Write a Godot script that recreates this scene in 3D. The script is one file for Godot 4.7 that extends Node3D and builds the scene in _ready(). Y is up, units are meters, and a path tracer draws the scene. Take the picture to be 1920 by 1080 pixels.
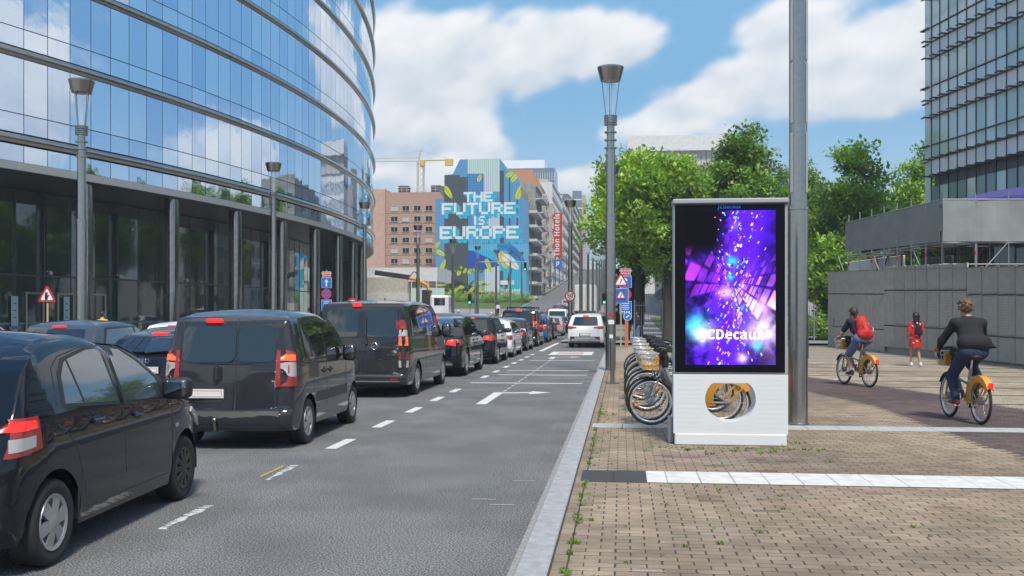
extends Node3D
# A city street: camera at the origin of the plan, the road runs along -Z (D metres ahead is z = -D), X to the right.
var M := {}
var used := {}
var rng := RandomNumberGenerator.new()
const YAW := 0.107476

func rise(d: float) -> float:
	d = minf(d, 420.0)
	return 0.0 if d < 80.0 else 0.07 * (sqrt((d - 80.0) * (d - 80.0) + 3600.0) - 60.0)

func at(x: float, d: float, y := 0.0) -> Vector3:
	return Vector3(x, y, -d)

class MB:
	var v := PackedVector3Array()
	var n := PackedVector3Array()
	var u := PackedVector2Array()
	func tri(a: Vector3, b: Vector3, c: Vector3, na: Vector3, nb: Vector3, nc: Vector3) -> void:
		if (c - a).cross(b - a).dot(na + nb + nc) < 0.0:
			v.append(a); v.append(c); v.append(b); n.append(na); n.append(nc); n.append(nb)
		else:
			v.append(a); v.append(b); v.append(c); n.append(na); n.append(nb); n.append(nc)
	func quad(a: Vector3, b: Vector3, c: Vector3, d: Vector3, hint: Vector3) -> void:
		var k := (b - a).cross(d - a)
		if k.length_squared() < 1e-14: k = (c - b).cross(d - b)
		k = k.normalized()
		if k.dot(hint) < 0.0: k = -k
		tri(a, b, c, k, k, k); tri(a, c, d, k, k, k)
	func uvquad(a: Vector3, b: Vector3, c: Vector3, d: Vector3, hint: Vector3) -> void: # a b c d: bottom left, bottom right, top right, top left
		var k := (b - a).cross(d - a).normalized()
		if k.dot(hint) < 0.0: k = -k
		var p := [a, b, c, a, c, d]
		var q := [Vector2(0, 1), Vector2(1, 1), Vector2(1, 0), Vector2(0, 1), Vector2(1, 0), Vector2(0, 0)]
		var order := [0, 1, 2, 3, 4, 5] if (c - a).cross(b - a).dot(k) >= 0.0 else [0, 2, 1, 3, 5, 4]
		for i in order:
			v.append(p[i]); n.append(k); u.append(q[i])
	func box(c: Vector3, s: Vector3, b := Basis.IDENTITY) -> void:
		var h := s * 0.5
		var X := b.x * h.x; var Y := b.y * h.y; var Z := b.z * h.z
		quad(c + X - Y - Z, c + X + Y - Z, c + X + Y + Z, c + X - Y + Z, X)
		quad(c - X - Y - Z, c - X + Y - Z, c - X + Y + Z, c - X - Y + Z, -X)
		quad(c + Y - X - Z, c + Y + X - Z, c + Y + X + Z, c + Y - X + Z, Y)
		quad(c - Y - X - Z, c - Y + X - Z, c - Y + X + Z, c - Y - X + Z, -Y)
		quad(c + Z - X - Y, c + Z + X - Y, c + Z + X + Y, c + Z - X + Y, Z)
		quad(c - Z - X - Y, c - Z + X - Y, c - Z + X + Y, c - Z - X + Y, -Z)
	func bevel(c: Vector3, s: Vector3, r: float, b := Basis.IDENTITY) -> void: # box with chamfered edges
		var h := s * 0.5
		r = minf(r, minf(h.x, minf(h.y, h.z)) * 0.9)
		var g := h - Vector3(r, r, r)
		for ax in 3:
			for sg: float in [-1.0, 1.0]:
				var e: Array[Vector3] = []
				for k in [[-1, -1], [1, -1], [1, 1], [-1, 1]]:
					var p := Vector3.ZERO
					p[ax] = sg * h[ax]; p[(ax + 1) % 3] = k[0] * g[(ax + 1) % 3]; p[(ax + 2) % 3] = k[1] * g[(ax + 2) % 3]
					e.append(c + b * p)
				var hn := Vector3.ZERO; hn[ax] = sg
				quad(e[0], e[1], e[2], e[3], b * hn)
			var a1 := (ax + 1) % 3; var a2 := (ax + 2) % 3
			for s1: float in [-1.0, 1.0]:
				for s2: float in [-1.0, 1.0]:
					var q: Array[Vector3] = []
					for k in [[-1, 0], [1, 0], [1, 1], [-1, 1]]:
						var p := Vector3.ZERO
						p[ax] = k[0] * g[ax]
						p[a1] = s1 * (h[a1] if k[1] == 0 else g[a1]); p[a2] = s2 * (g[a2] if k[1] == 0 else h[a2])
						q.append(c + b * p)
					var hn := Vector3.ZERO; hn[a1] = s1; hn[a2] = s2
					quad(q[0], q[1], q[2], q[3], b * hn)
		for s0: float in [-1.0, 1.0]:
			for s1: float in [-1.0, 1.0]:
				for s2: float in [-1.0, 1.0]:
					var k := b * Vector3(s0, s1, s2).normalized()
					tri(c + b * Vector3(s0 * h.x, s1 * g.y, s2 * g.z), c + b * Vector3(s0 * g.x, s1 * h.y, s2 * g.z), c + b * Vector3(s0 * g.x, s1 * g.y, s2 * h.z), k, k, k)
	func tube(p: Vector3, q: Vector3, r0: float, r1 := -1.0, seg := 8, caps := true) -> void:
		if r1 < 0.0: r1 = r0
		var w := (q - p).normalized()
		var a := w.cross(Vector3.UP if absf(w.y) < 0.9 else Vector3.RIGHT).normalized()
		var b := w.cross(a)
		var sl := (r0 - r1) / maxf((q - p).length(), 1e-6)
		for i in seg:
			var t0 := TAU * i / seg; var t1 := TAU * (i + 1) / seg
			var d0 := a * cos(t0) + b * sin(t0); var d1 := a * cos(t1) + b * sin(t1)
			var n0 := (d0 + w * sl).normalized(); var n1 := (d1 + w * sl).normalized()
			tri(p + d0 * r0, p + d1 * r0, q + d1 * r1, n0, n1, n1)
			tri(p + d0 * r0, q + d1 * r1, q + d0 * r1, n0, n1, n0)
			if caps:
				if r0 > 0.001: tri(p, p + d0 * r0, p + d1 * r0, -w, -w, -w)
				if r1 > 0.001: tri(q, q + d0 * r1, q + d1 * r1, w, w, w)
	func path(pts: Array, r: float, seg := 6, closed := false) -> void: # round bar along points, smooth
		var m := pts.size()
		var rings := []
		for i in m:
			var p: Vector3 = pts[i]
			var a: Vector3 = pts[(i + m - 1) % m] if closed or i > 0 else p
			var b: Vector3 = pts[(i + 1) % m] if closed or i < m - 1 else p
			var w := (b - a).normalized()
			var x := w.cross(Vector3.UP if absf(w.y) < 0.95 else Vector3.RIGHT).normalized()
			rings.append([p, x, w.cross(x)])
		for i in (m if closed else m - 1):
			var A: Array = rings[i]; var B: Array = rings[(i + 1) % m]
			for j in seg:
				var t0 := TAU * j / seg; var t1 := TAU * (j + 1) / seg
				var a0: Vector3 = A[1] * cos(t0) + A[2] * sin(t0); var a1: Vector3 = A[1] * cos(t1) + A[2] * sin(t1)
				var b0: Vector3 = B[1] * cos(t0) + B[2] * sin(t0); var b1: Vector3 = B[1] * cos(t1) + B[2] * sin(t1)
				tri(A[0] + a0 * r, A[0] + a1 * r, B[0] + b1 * r, a0, a1, b1)
				tri(A[0] + a0 * r, B[0] + b1 * r, B[0] + b0 * r, a0, b1, b0)
	func lathe(prof: Array, seg: int, xf := Transform3D.IDENTITY, smooth := false) -> void: # profile of Vector2(radius, height) about y
		var nn: Array[Vector2] = []
		for i in prof.size() - 1:
			var e: Vector2 = prof[i + 1] - prof[i]
			nn.append(Vector2(e.y, -e.x).normalized())
		for i in prof.size() - 1:
			var p: Vector2 = prof[i]; var q: Vector2 = prof[i + 1]
			var m0 := nn[i]; var m1 := nn[i]
			if smooth:
				if i > 0: m0 = (nn[i] + nn[i - 1]).normalized()
				if i < nn.size() - 1: m1 = (nn[i] + nn[i + 1]).normalized()
			for j in seg:
				var t0 := TAU * j / seg; var t1 := TAU * (j + 1) / seg
				var c0 := Vector3(cos(t0), 0, sin(t0)); var c1 := Vector3(cos(t1), 0, sin(t1))
				var Y := Vector3.UP
				var a := xf * (c0 * p.x + Y * p.y); var b := xf * (c1 * p.x + Y * p.y)
				var c := xf * (c1 * q.x + Y * q.y); var d := xf * (c0 * q.x + Y * q.y)
				var na := xf.basis * (c0 * m0.x + Y * m0.y); var nb := xf.basis * (c1 * m0.x + Y * m0.y)
				var nc := xf.basis * (c1 * m1.x + Y * m1.y); var nd := xf.basis * (c0 * m1.x + Y * m1.y)
				if p.x > 1e-5: tri(a, b, c, na, nb, nc)
				if q.x > 1e-5: tri(a, c, d, na, nc, nd)
	func ball(c: Vector3, r: Vector3, rings := 8, seg := 10, b := Basis.IDENTITY) -> void:
		for i in rings:
			var f0 := PI * i / rings; var f1 := PI * (i + 1) / rings
			for j in seg:
				var t0 := TAU * j / seg; var t1 := TAU * (j + 1) / seg
				var q: Array[Vector3] = []
				var m: Array[Vector3] = []
				for k in [[f0, t0], [f0, t1], [f1, t1], [f1, t0]]:
					var d := Vector3(sin(k[0]) * cos(k[1]), cos(k[0]), sin(k[0]) * sin(k[1]))
					q.append(c + b * (d * r)); m.append(b * ((d / r).normalized()))
				tri(q[0], q[1], q[2], m[0], m[1], m[2]); tri(q[0], q[2], q[3], m[0], m[2], m[3])
	func pillow(c: Vector3, r: Vector3, e := .6, rings := 10, seg := 16) -> void: # box with fully rounded edges
		var f := func(v: float) -> float: return signf(v) * pow(absf(v), e)
		var g := func(v: float) -> float: return signf(v) * pow(absf(v), 2.0 - e)
		for i in rings:
			for j in seg:
				var q: Array[Vector3] = []
				var m: Array[Vector3] = []
				for k in [[i, j], [i, j + 1], [i + 1, j + 1], [i + 1, j]]:
					var a: float = PI * k[0] / rings; var t: float = TAU * k[1] / seg
					q.append(c + Vector3(f.call(sin(a)) * f.call(cos(t)), f.call(cos(a)), f.call(sin(a)) * f.call(sin(t))) * r)
					m.append((Vector3(g.call(sin(a)) * g.call(cos(t)), g.call(cos(a)), g.call(sin(a)) * g.call(sin(t))) / r + Vector3(sin(a) * cos(t), cos(a), sin(a) * sin(t)) * .01).normalized())
				tri(q[0], q[1], q[2], m[0], m[1], m[2]); tri(q[0], q[2], q[3], m[0], m[2], m[3])
	func prism(poly: PackedVector2Array, z0: float, z1: float, xf := Transform3D.IDENTITY) -> void: # polygon in x, y pushed along z
		var ix := Geometry2D.triangulate_polygon(poly)
		var Z := xf.basis.z.normalized()
		for i in range(0, ix.size(), 3):
			var a := poly[ix[i]]; var b := poly[ix[i + 1]]; var c := poly[ix[i + 2]]
			tri(xf * Vector3(a.x, a.y, z0), xf * Vector3(b.x, b.y, z0), xf * Vector3(c.x, c.y, z0), -Z, -Z, -Z)
			tri(xf * Vector3(a.x, a.y, z1), xf * Vector3(b.x, b.y, z1), xf * Vector3(c.x, c.y, z1), Z, Z, Z)
		var cw := Geometry2D.is_polygon_clockwise(poly)
		for i in poly.size():
			var a := poly[i]; var b := poly[(i + 1) % poly.size()]
			var e := Vector2(b.y - a.y, a.x - b.x).normalized() * (-1.0 if cw else 1.0)
			quad(xf * Vector3(a.x, a.y, z0), xf * Vector3(b.x, b.y, z0), xf * Vector3(b.x, b.y, z1), xf * Vector3(a.x, a.y, z1), xf.basis * Vector3(e.x, e.y, 0))
	func mesh() -> ArrayMesh:
		var a := []
		a.resize(Mesh.ARRAY_MAX)
		a[Mesh.ARRAY_VERTEX] = v; a[Mesh.ARRAY_NORMAL] = n
		if u.size() == v.size(): a[Mesh.ARRAY_TEX_UV] = u
		var m := ArrayMesh.new()
		if v.size(): m.add_surface_from_arrays(Mesh.PRIMITIVE_TRIANGLES, a)
		return m

func numbered(called: String) -> String:
	var k: int = used.get(called, 0)
	used[called] = k + 1
	return called if k == 0 else "%s_%03d" % [called, k]

func obj(called: String, shape, m: Material, parent: Node = null, xf := Transform3D.IDENTITY) -> MeshInstance3D:
	var o := MeshInstance3D.new()
	o.mesh = shape.mesh() if shape is MB else shape
	o.material_override = m
	o.transform = xf
	if parent == null:
		o.name = numbered(called)
		add_child(o)
	else:
		o.name = called
		parent.add_child(o, true)
	return o

func tag(o: Node, label := "", category := "", group := "", kind := "") -> void:
	if label: o.set_meta("label", label)
	if category: o.set_meta("category", category)
	if group: o.set_meta("group", group)
	if kind: o.set_meta("kind", kind)

func thing(called: String, label: String, category: String, pos := Vector3.ZERO, turn := 0.0, group := "") -> Node3D:
	var o := Node3D.new()
	o.name = numbered(called)
	add_child(o)
	o.position = pos; o.rotation.y = turn
	tag(o, label, category, group)
	return o

func dup(src: Node3D, label: String, pos: Vector3, turn: float, group := "") -> Node3D:
	var base := String(src.name).split("_0")[0]
	var c: Node3D = src.duplicate()
	c.name = numbered(base)
	add_child(c)
	c.position = pos; c.rotation.y = turn
	tag(c, label, "", group)
	return c

func struct(called: String, shape, m: Material) -> MeshInstance3D:
	var o := obj(called, shape, m)
	tag(o, "", "", "", "structure")
	return o

# ---------- materials ----------
func lin(c: Color) -> Color:
	return c.linear_to_srgb()

func noise_tex(freq: float, c0: Color, c1: Color, octaves := 4, size := 256, nseed := 1, cell := false, edge := 0.0) -> NoiseTexture2D:
	var f := FastNoiseLite.new()
	f.seed = nseed; f.frequency = freq; f.fractal_octaves = octaves
	f.noise_type = FastNoiseLite.TYPE_CELLULAR if cell else FastNoiseLite.TYPE_SIMPLEX_SMOOTH
	var t := NoiseTexture2D.new()
	t.width = size; t.height = size; t.seamless = true; t.noise = f
	var g := Gradient.new()
	g.set_color(0, lin(c0)); g.set_color(1, lin(c1))
	g.set_offset(0, edge); g.set_offset(1, 1.0 - edge)
	t.color_ramp = g
	return t

func bump_tex(freq: float, strength := 4.0, size := 256, nseed := 3) -> NoiseTexture2D:
	var f := FastNoiseLite.new()
	f.seed = nseed; f.frequency = freq; f.fractal_octaves = 4
	var t := NoiseTexture2D.new()
	t.width = size; t.height = size; t.seamless = true; t.noise = f
	t.as_normal_map = true; t.bump_strength = strength
	return t

func mat(key: String, c: Color, rough := 0.6, metal := 0.0) -> StandardMaterial3D:
	var m := StandardMaterial3D.new()
	m.resource_name = key
	m.albedo_color = lin(c); m.roughness = rough; m.metallic = metal
	M[key] = m
	return m

func tex(key: String, t: Texture2D, scale: float, rough := 0.8, metal := 0.0, normal: Texture2D = null, ns := 0.5) -> StandardMaterial3D:
	var m := mat(key, Color.WHITE, rough, metal)
	m.albedo_texture = t
	m.uv1_triplanar = true; m.uv1_world_triplanar = true
	m.uv1_scale = Vector3.ONE * scale
	if normal:
		m.normal_enabled = true; m.normal_texture = normal; m.normal_scale = ns
	return m

func patches(m: StandardMaterial3D, t: Texture2D, scale: float) -> void: # broad uneven wear laid over the fine grain
	m.detail_enabled = true
	m.detail_blend_mode = BaseMaterial3D.BLEND_MODE_MUL
	m.detail_albedo = t
	m.detail_uv_layer = BaseMaterial3D.DETAIL_UV_2
	m.uv2_triplanar = true; m.uv2_world_triplanar = true
	m.uv2_scale = Vector3.ONE * scale

func glow(key: String, c: Color, e: Color, power: float) -> StandardMaterial3D:
	var m := mat(key, c, 0.2)
	m.emission_enabled = true; m.emission = lin(e); m.emission_energy_multiplier = power
	return m

func make_materials() -> void:
	# ground
	var a := tex("asphalt", noise_tex(0.11, Color(.085, .086, .088), Color(.40, .40, .402), 3, 1024, 5, false, .3), 0.45, 0.88, 0.0, bump_tex(0.2, 7.0, 1024), 0.9)
	patches(a, noise_tex(0.012, Color(.62, .62, .64), Color(1, 1, 1), 5, 512, 21), 0.10)
	tex("paint_white", noise_tex(0.05, Color(.50, .50, .49), Color(.78, .78, .77), 5, 256, 7), 1.3, 0.7)
	tex("paint_yellow", noise_tex(0.09, Color(.30, .22, .05), Color(.60, .47, .10), 4, 256, 8), 3.0, 0.8)
	tex("paint_worn", noise_tex(0.09, Color(.20, .20, .20), Color(.62, .61, .58), 4, 256, 8), 2.0, 0.8)
	tex("paint_pink", noise_tex(0.05, Color(.42, .26, .25), Color(.62, .50, .47), 4, 256, 8), 1.5, 0.8)
	tex("kerbstone", noise_tex(0.03, Color(.26, .27, .28), Color(.40, .41, .42), 5, 256, 9), 0.8, 0.85, 0.0, bump_tex(0.15, 3.0), 0.4)
	tex("gutter", noise_tex(0.05, Color(.20, .20, .195), Color(.36, .36, .35), 5, 256, 10), 1.2, 0.9)
	tex("joint_sand", noise_tex(0.06, Color(.03, .026, .02), Color(.075, .066, .05), 5, 256, 11), 1.1, 0.95)
	tex("paving_far", noise_tex(0.05, Color(.25, .21, .16), Color(.36, .31, .25), 5, 256, 12), 0.35, 0.9)
	tex("paving_grey", noise_tex(0.05, Color(.20, .195, .185), Color(.31, .30, .285), 5, 256, 13), 0.3, 0.9)
	tex("white_slab", noise_tex(0.03, Color(.52, .52, .50), Color(.70, .70, .68), 6, 256, 14, false, .1), 0.6, 0.8)
	tex("grey_slab", noise_tex(0.03, Color(.34, .36, .37), Color(.46, .48, .49), 5, 256, 15), 1.0, 0.8)
	tex("black_slab", noise_tex(0.08, Color(.03, .03, .03), Color(.075, .075, .075), 4, 256, 16), 3.0, 0.8)
	var b := tex("brick_paver", noise_tex(0.045, Color(.80, .80, .80), Color(1.0, 1.0, 1.0), 5, 512, 17), 2.3, 0.9, 0.0, bump_tex(0.2, 4.0), 0.4)
	b.vertex_color_use_as_albedo = true
	patches(b, noise_tex(0.02, Color(.62, .60, .58), Color(1, 1, 1), 5, 512, 27), 0.16)
	tex("lawn", noise_tex(0.06, Color(.045, .085, .018), Color(.10, .16, .035), 5, 256, 18), 0.5, 0.95)
	tex("earth", noise_tex(0.04, Color(.16, .15, .13), Color(.28, .27, .25), 5, 256, 19), 0.05, 0.95)
	# metals
	mat("steel", Color(.42, .41, .40), 0.28, 1.0)
	tex("steel_brushed", noise_tex(0.03, Color(.37, .345, .315), Color(.47, .44, .405), 4, 256, 22), 1.4, 0.27, 1.0)
	tex("steel_band", noise_tex(0.02, Color(.30, .285, .27), Color(.40, .385, .37), 3, 256, 25), .3, 0.13, 1.0)
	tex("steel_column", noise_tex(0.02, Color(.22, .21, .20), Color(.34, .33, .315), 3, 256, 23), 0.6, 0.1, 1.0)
	mat("steel_dark", Color(.12, .12, .12), 0.4, 0.8)
	mat("alu_grey", Color(.40, .41, .42), 0.45, 0.3)
	tex("galvanised", noise_tex(0.08, Color(.28, .29, .30), Color(.42, .43, .44), 3, 256, 24, true), 3.0, 0.45, 0.7)
	mat("black_plastic", Color(.015, .015, .016), 0.45)
	mat("dark_trim", Color(.03, .031, .033), 0.55)
	mat("rubber", Color(.02, .02, .021), 0.8)
	mat("rim_silver", Color(.42, .42, .42), 0.35, 0.6)
	mat("rim_dark", Color(.07, .065, .06), 0.5, 0.5)
	mat("mirror_dark", Color(.22, .23, .24), 0.05, 1.0)
	mat("chrome", Color(.65, .65, .66), 0.12, 1.0)
	# glass
	var g := mat("car_glass", Color(.012, .015, .016), 0.03)
	g.metallic_specular = 1.0; g.clearcoat_enabled = true; g.clearcoat = 1.0; g.clearcoat_roughness = 0.02
	var pg := mat("pale_glass", Color(.05, .066, .078), 0.03)
	pg.metallic_specular = 1.0; pg.clearcoat_enabled = true; pg.clearcoat = 1.0; pg.clearcoat_roughness = 0.02
	mat("mirror_blue", Color(.62, .70, .82), 0.025, 1.0)
	mat("mirror_blue_pale", Color(.72, .78, .86), 0.03, 1.0)
	mat("mirror_blue_deep", Color(.55, .65, .80), 0.025, 1.0)
	var lg := mat("lobby_glass", Color(.03, .06, .05), 0.03)
	lg.transparency = BaseMaterial3D.TRANSPARENCY_ALPHA; lg.albedo_color.a = .55
	lg.metallic_specular = 1.0; lg.clearcoat_enabled = true; lg.clearcoat = 1.0; lg.clearcoat_roughness = 0.02
	var sg := mat("green_glass", Color(.52, .67, .63), 0.05)
	sg.metallic_specular = 1.0; sg.clearcoat_enabled = true; sg.clearcoat_roughness = 0.03
	var sg2 := mat("green_glass_pale", Color(.70, .80, .77), 0.06)
	sg2.metallic_specular = 1.0; sg2.clearcoat_enabled = true; sg2.clearcoat_roughness = 0.03
	mat("frosted_band", Color(.80, .82, .86), 0.4)
	mat("teal_glass", Color(.20, .30, .30), 0.08).metallic_specular = 1.0
	var w := mat("window_dark", Color(.025, .03, .034), 0.05)
	w.metallic_specular = 1.0
	mat("window_blue", Color(.10, .16, .22), 0.06).metallic_specular = 1.0
	mat("curtain", Color(.48, .47, .44), 0.8)
	var lgl := mat("lamp_glass", Color(.8, .85, .88), 0.05)
	lgl.transparency = BaseMaterial3D.TRANSPARENCY_ALPHA
	lgl.albedo_color.a = 0.12
	for k in ["mirror_blue", "mirror_blue_pale", "mirror_blue_deep", "lobby_glass"]: # rolled glass is never quite flat
		var gm: StandardMaterial3D = M[k]
		gm.uv1_triplanar = true; gm.uv1_world_triplanar = true; gm.uv1_scale = Vector3.ONE * .22
		gm.normal_enabled = true; gm.normal_texture = bump_tex(0.008, 3.0, 256, 66); gm.normal_scale = .05
	# lights
	glow("brake_red", Color(.45, .01, .01), Color(1.0, .03, .02), 0.75)
	glow("brake_bright", Color(.6, .04, .01), Color(1.0, .13, .035), 0.95)
	mat("tail_red", Color(.30, .012, .012), 0.12).clearcoat_enabled = true
	mat("lamp_clear", Color(.42, .41, .41), 0.12).clearcoat_enabled = true
	glow("signal_green", Color(.05, .5, .3), Color(.15, 1.0, .62), 1.0)
	glow("indicator_amber", Color(.6, .3, .05), Color(1.0, .55, .12), 0.8)
	# paints
	for p in [["paint_black", Color(.006, .0075, .012)], ["paint_charcoal", Color(.026, .028, .032)], ["paint_vangrey", Color(.028, .030, .036)], ["paint_white_car", Color(.74, .75, .76)], ["paint_silver", Color(.32, .34, .36)], ["paint_bluegrey", Color(.055, .07, .10)], ["paint_blue", Color(.015, .10, .26)], ["paint_red", Color(.32, .015, .015)], ["paint_darkred", Color(.16, .012, .014)]]:
		var m := mat(p[0], p[1], 0.2, 0.0)
		m.clearcoat_enabled = true; m.clearcoat = 1.0; m.clearcoat_roughness = 0.03; m.metallic_specular = 0.15
	mat("bumper_grey", Color(.045, .047, .05), 0.6)
	mat("plate_white", Color(.72, .70, .69), 0.45)
	mat("plate_blue", Color(.02, .10, .52), 0.45)
	mat("plate_red", Color(.45, .22, .22), 0.5)
	# things
	mat("kiosk_white", Color(.66, .68, .70), 0.5)
	mat("kiosk_dimple", Color(.56, .58, .60), 0.5)
	mat("kiosk_black", Color(.005, .005, .008), 0.25).metallic_specular = 0.25
	mat("sign_red", Color(.52, .02, .015), 0.4)
	mat("sign_blue", Color(.01, .14, .56), 0.4)
	mat("sign_white", Color(.74, .75, .75), 0.4)
	mat("sign_black", Color(.01, .01, .01), 0.5)
	mat("post_yellow", Color(.46, .36, .16), 0.6)
	mat("post_orange", Color(.62, .20, .05), 0.6)
	mat("bike_yellow", Color(.70, .30, .012), 0.35).clearcoat_enabled = true
	mat("bike_grey", Color(.26, .28, .29), 0.4, 0.3)
	mat("bike_silver", Color(.62, .62, .62), 0.3, 0.5)
	mat("bike_black", Color(.014, .014, .014), 0.5)
	mat("reflector", Color(.85, .28, .01), 0.3)
	mat("skin", Color(.46, .25, .17), 0.55).subsurf_scatter_enabled = true
	mat("hair_brown", Color(.045, .024, .014), 0.6)
	mat("hair_dark", Color(.012, .008, .007), 0.5)
	mat("hair_light", Color(.12, .065, .032), 0.6)
	tex("cloth_black", noise_tex(0.1, Color(.008, .008, .009), Color(.018, .018, .019), 3, 128, 30), 6.0, 0.85, 0.0, bump_tex(0.02, 9.0, 256, 60), 1.0)
	tex("cloth_navy", noise_tex(0.1, Color(.012, .014, .028), Color(.022, .025, .045), 3, 128, 31), 6.0, 0.85, 0.0, bump_tex(0.02, 9.0, 256, 60), 1.0)
	tex("denim_dark", noise_tex(0.06, Color(.012, .022, .055), Color(.03, .05, .10), 4, 128, 32), 5.0, 0.85, 0.0, bump_tex(0.02, 9.0, 256, 60), 1.0)
	tex("denim_light", noise_tex(0.06, Color(.08, .13, .24), Color(.16, .23, .36), 4, 128, 33), 5.0, 0.85, 0.0, bump_tex(0.02, 9.0, 256, 60), 1.0)
	tex("cloth_red_print", noise_tex(0.055, Color(.56, .012, .012), Color(.60, .018, .016), 2, 128, 34), 3.0, 0.8, 0.0, bump_tex(0.02, 9.0, 256, 60), 1.0)
	tex("pack_red", noise_tex(0.05, Color(.46, .012, .012), Color(.62, .022, .018), 4, 128, 35), 4.0, 0.65, 0.0, bump_tex(0.02, 9.0, 256, 60), 1.0)
	mat("cloth_white", Color(.68, .68, .68), 0.8)
	mat("shoe_red", Color(.20, .012, .02), 0.7)
	mat("shoe_dark", Color(.03, .032, .04), 0.7)
	mat("hi_vis", Color(.35, .62, .03), 0.7)
	mat("vest_orange", Color(.75, .20, .02), 0.7)
	# buildings
	tex("pink_brick", noise_tex(0.05, Color(.36, .22, .17), Color(.50, .33, .265), 5, 256, 40), 0.2, 0.9)
	tex("pink_render", noise_tex(0.03, Color(.46, .29, .23), Color(.56, .38, .31), 5, 256, 41), 0.12, 0.9)
	tex("concrete_grey", noise_tex(0.03, Color(.22, .22, .21), Color(.36, .355, .34), 5, 256, 42), 0.15, 0.9)
	tex("concrete_pale", noise_tex(0.03, Color(.42, .42, .40), Color(.58, .575, .56), 5, 256, 43), 0.15, 0.9)
	tex("stone_cream", noise_tex(0.04, Color(.38, .34, .28), Color(.52, .475, .41), 5, 256, 44), 0.15, 0.9)
	tex("stone_white", noise_tex(0.04, Color(.56, .57, .57), Color(.70, .70, .70), 5, 256, 45), 0.1, 0.9)
	tex("orange_brick", noise_tex(0.04, Color(.42, .19, .10), Color(.54, .27, .15), 5, 256, 46), 0.2, 0.9)
	tex("slate", noise_tex(0.04, Color(.10, .105, .115), Color(.17, .175, .185), 4, 256, 47), 0.3, 0.8)
	tex("louvre_metal", noise_tex(0.02, Color(.34, .32, .282), Color(.46, .437, .392), 5, 256, 48), 0.4, 0.55, 0.1)
	tex("sheeting", noise_tex(0.015, Color(.19, .195, .20), Color(.25, .255, .26), 5, 256, 50), 0.25, 0.75)
	tex("sheeting_pale", noise_tex(0.015, Color(.20, .215, .215), Color(.28, .295, .295), 5, 256, 51), 0.25, 0.7)
	tex("tarp_blue", noise_tex(0.03, Color(.05, .045, .20), Color(.09, .08, .30), 5, 256, 52), 0.4, 0.6)
	tex("bark", noise_tex(0.05, Color(.035, .03, .022), Color(.09, .075, .055), 5, 256, 53), 0.8, 0.95)
	for k in 4:
		var lf := mat("leaf_%d" % k, [Color(.075, .145, .014), Color(.055, .115, .016), Color(.040, .088, .016), Color(.028, .062, .014)][k], 0.55)
		lf.backlight_enabled = true
		lf.backlight = lin([Color(.17, .28, .02), Color(.13, .22, .02), Color(.09, .16, .02), Color(.06, .11, .015)][k])
		lf.cull_mode = BaseMaterial3D.CULL_DISABLED
	mat("crane_paint", Color(.55, .52, .44), 0.6)
	mat("crane_yellow", Color(.62, .40, .06), 0.6)
	mat("crane_orange", Color(.70, .26, .02), 0.5)
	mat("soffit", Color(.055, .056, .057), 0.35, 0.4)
	mat("fascia", Color(.40, .40, .40), 0.4, 0.5)
	mat("pane_gap_shade", Color(.03, .03, .031), 0.8)  # near-black colour stands in for the unlit depth behind the panes
	mat("poster_pale", Color(.45, .58, .62), 0.5)
	mat("teal_stripe", Color(.10, .26, .25), 0.5)
	tex("tooth_gravel", noise_tex(0.05, Color(.30, .295, .28), Color(.44, .435, .42), 5, 256, 55), 0.2, 0.95)

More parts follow.
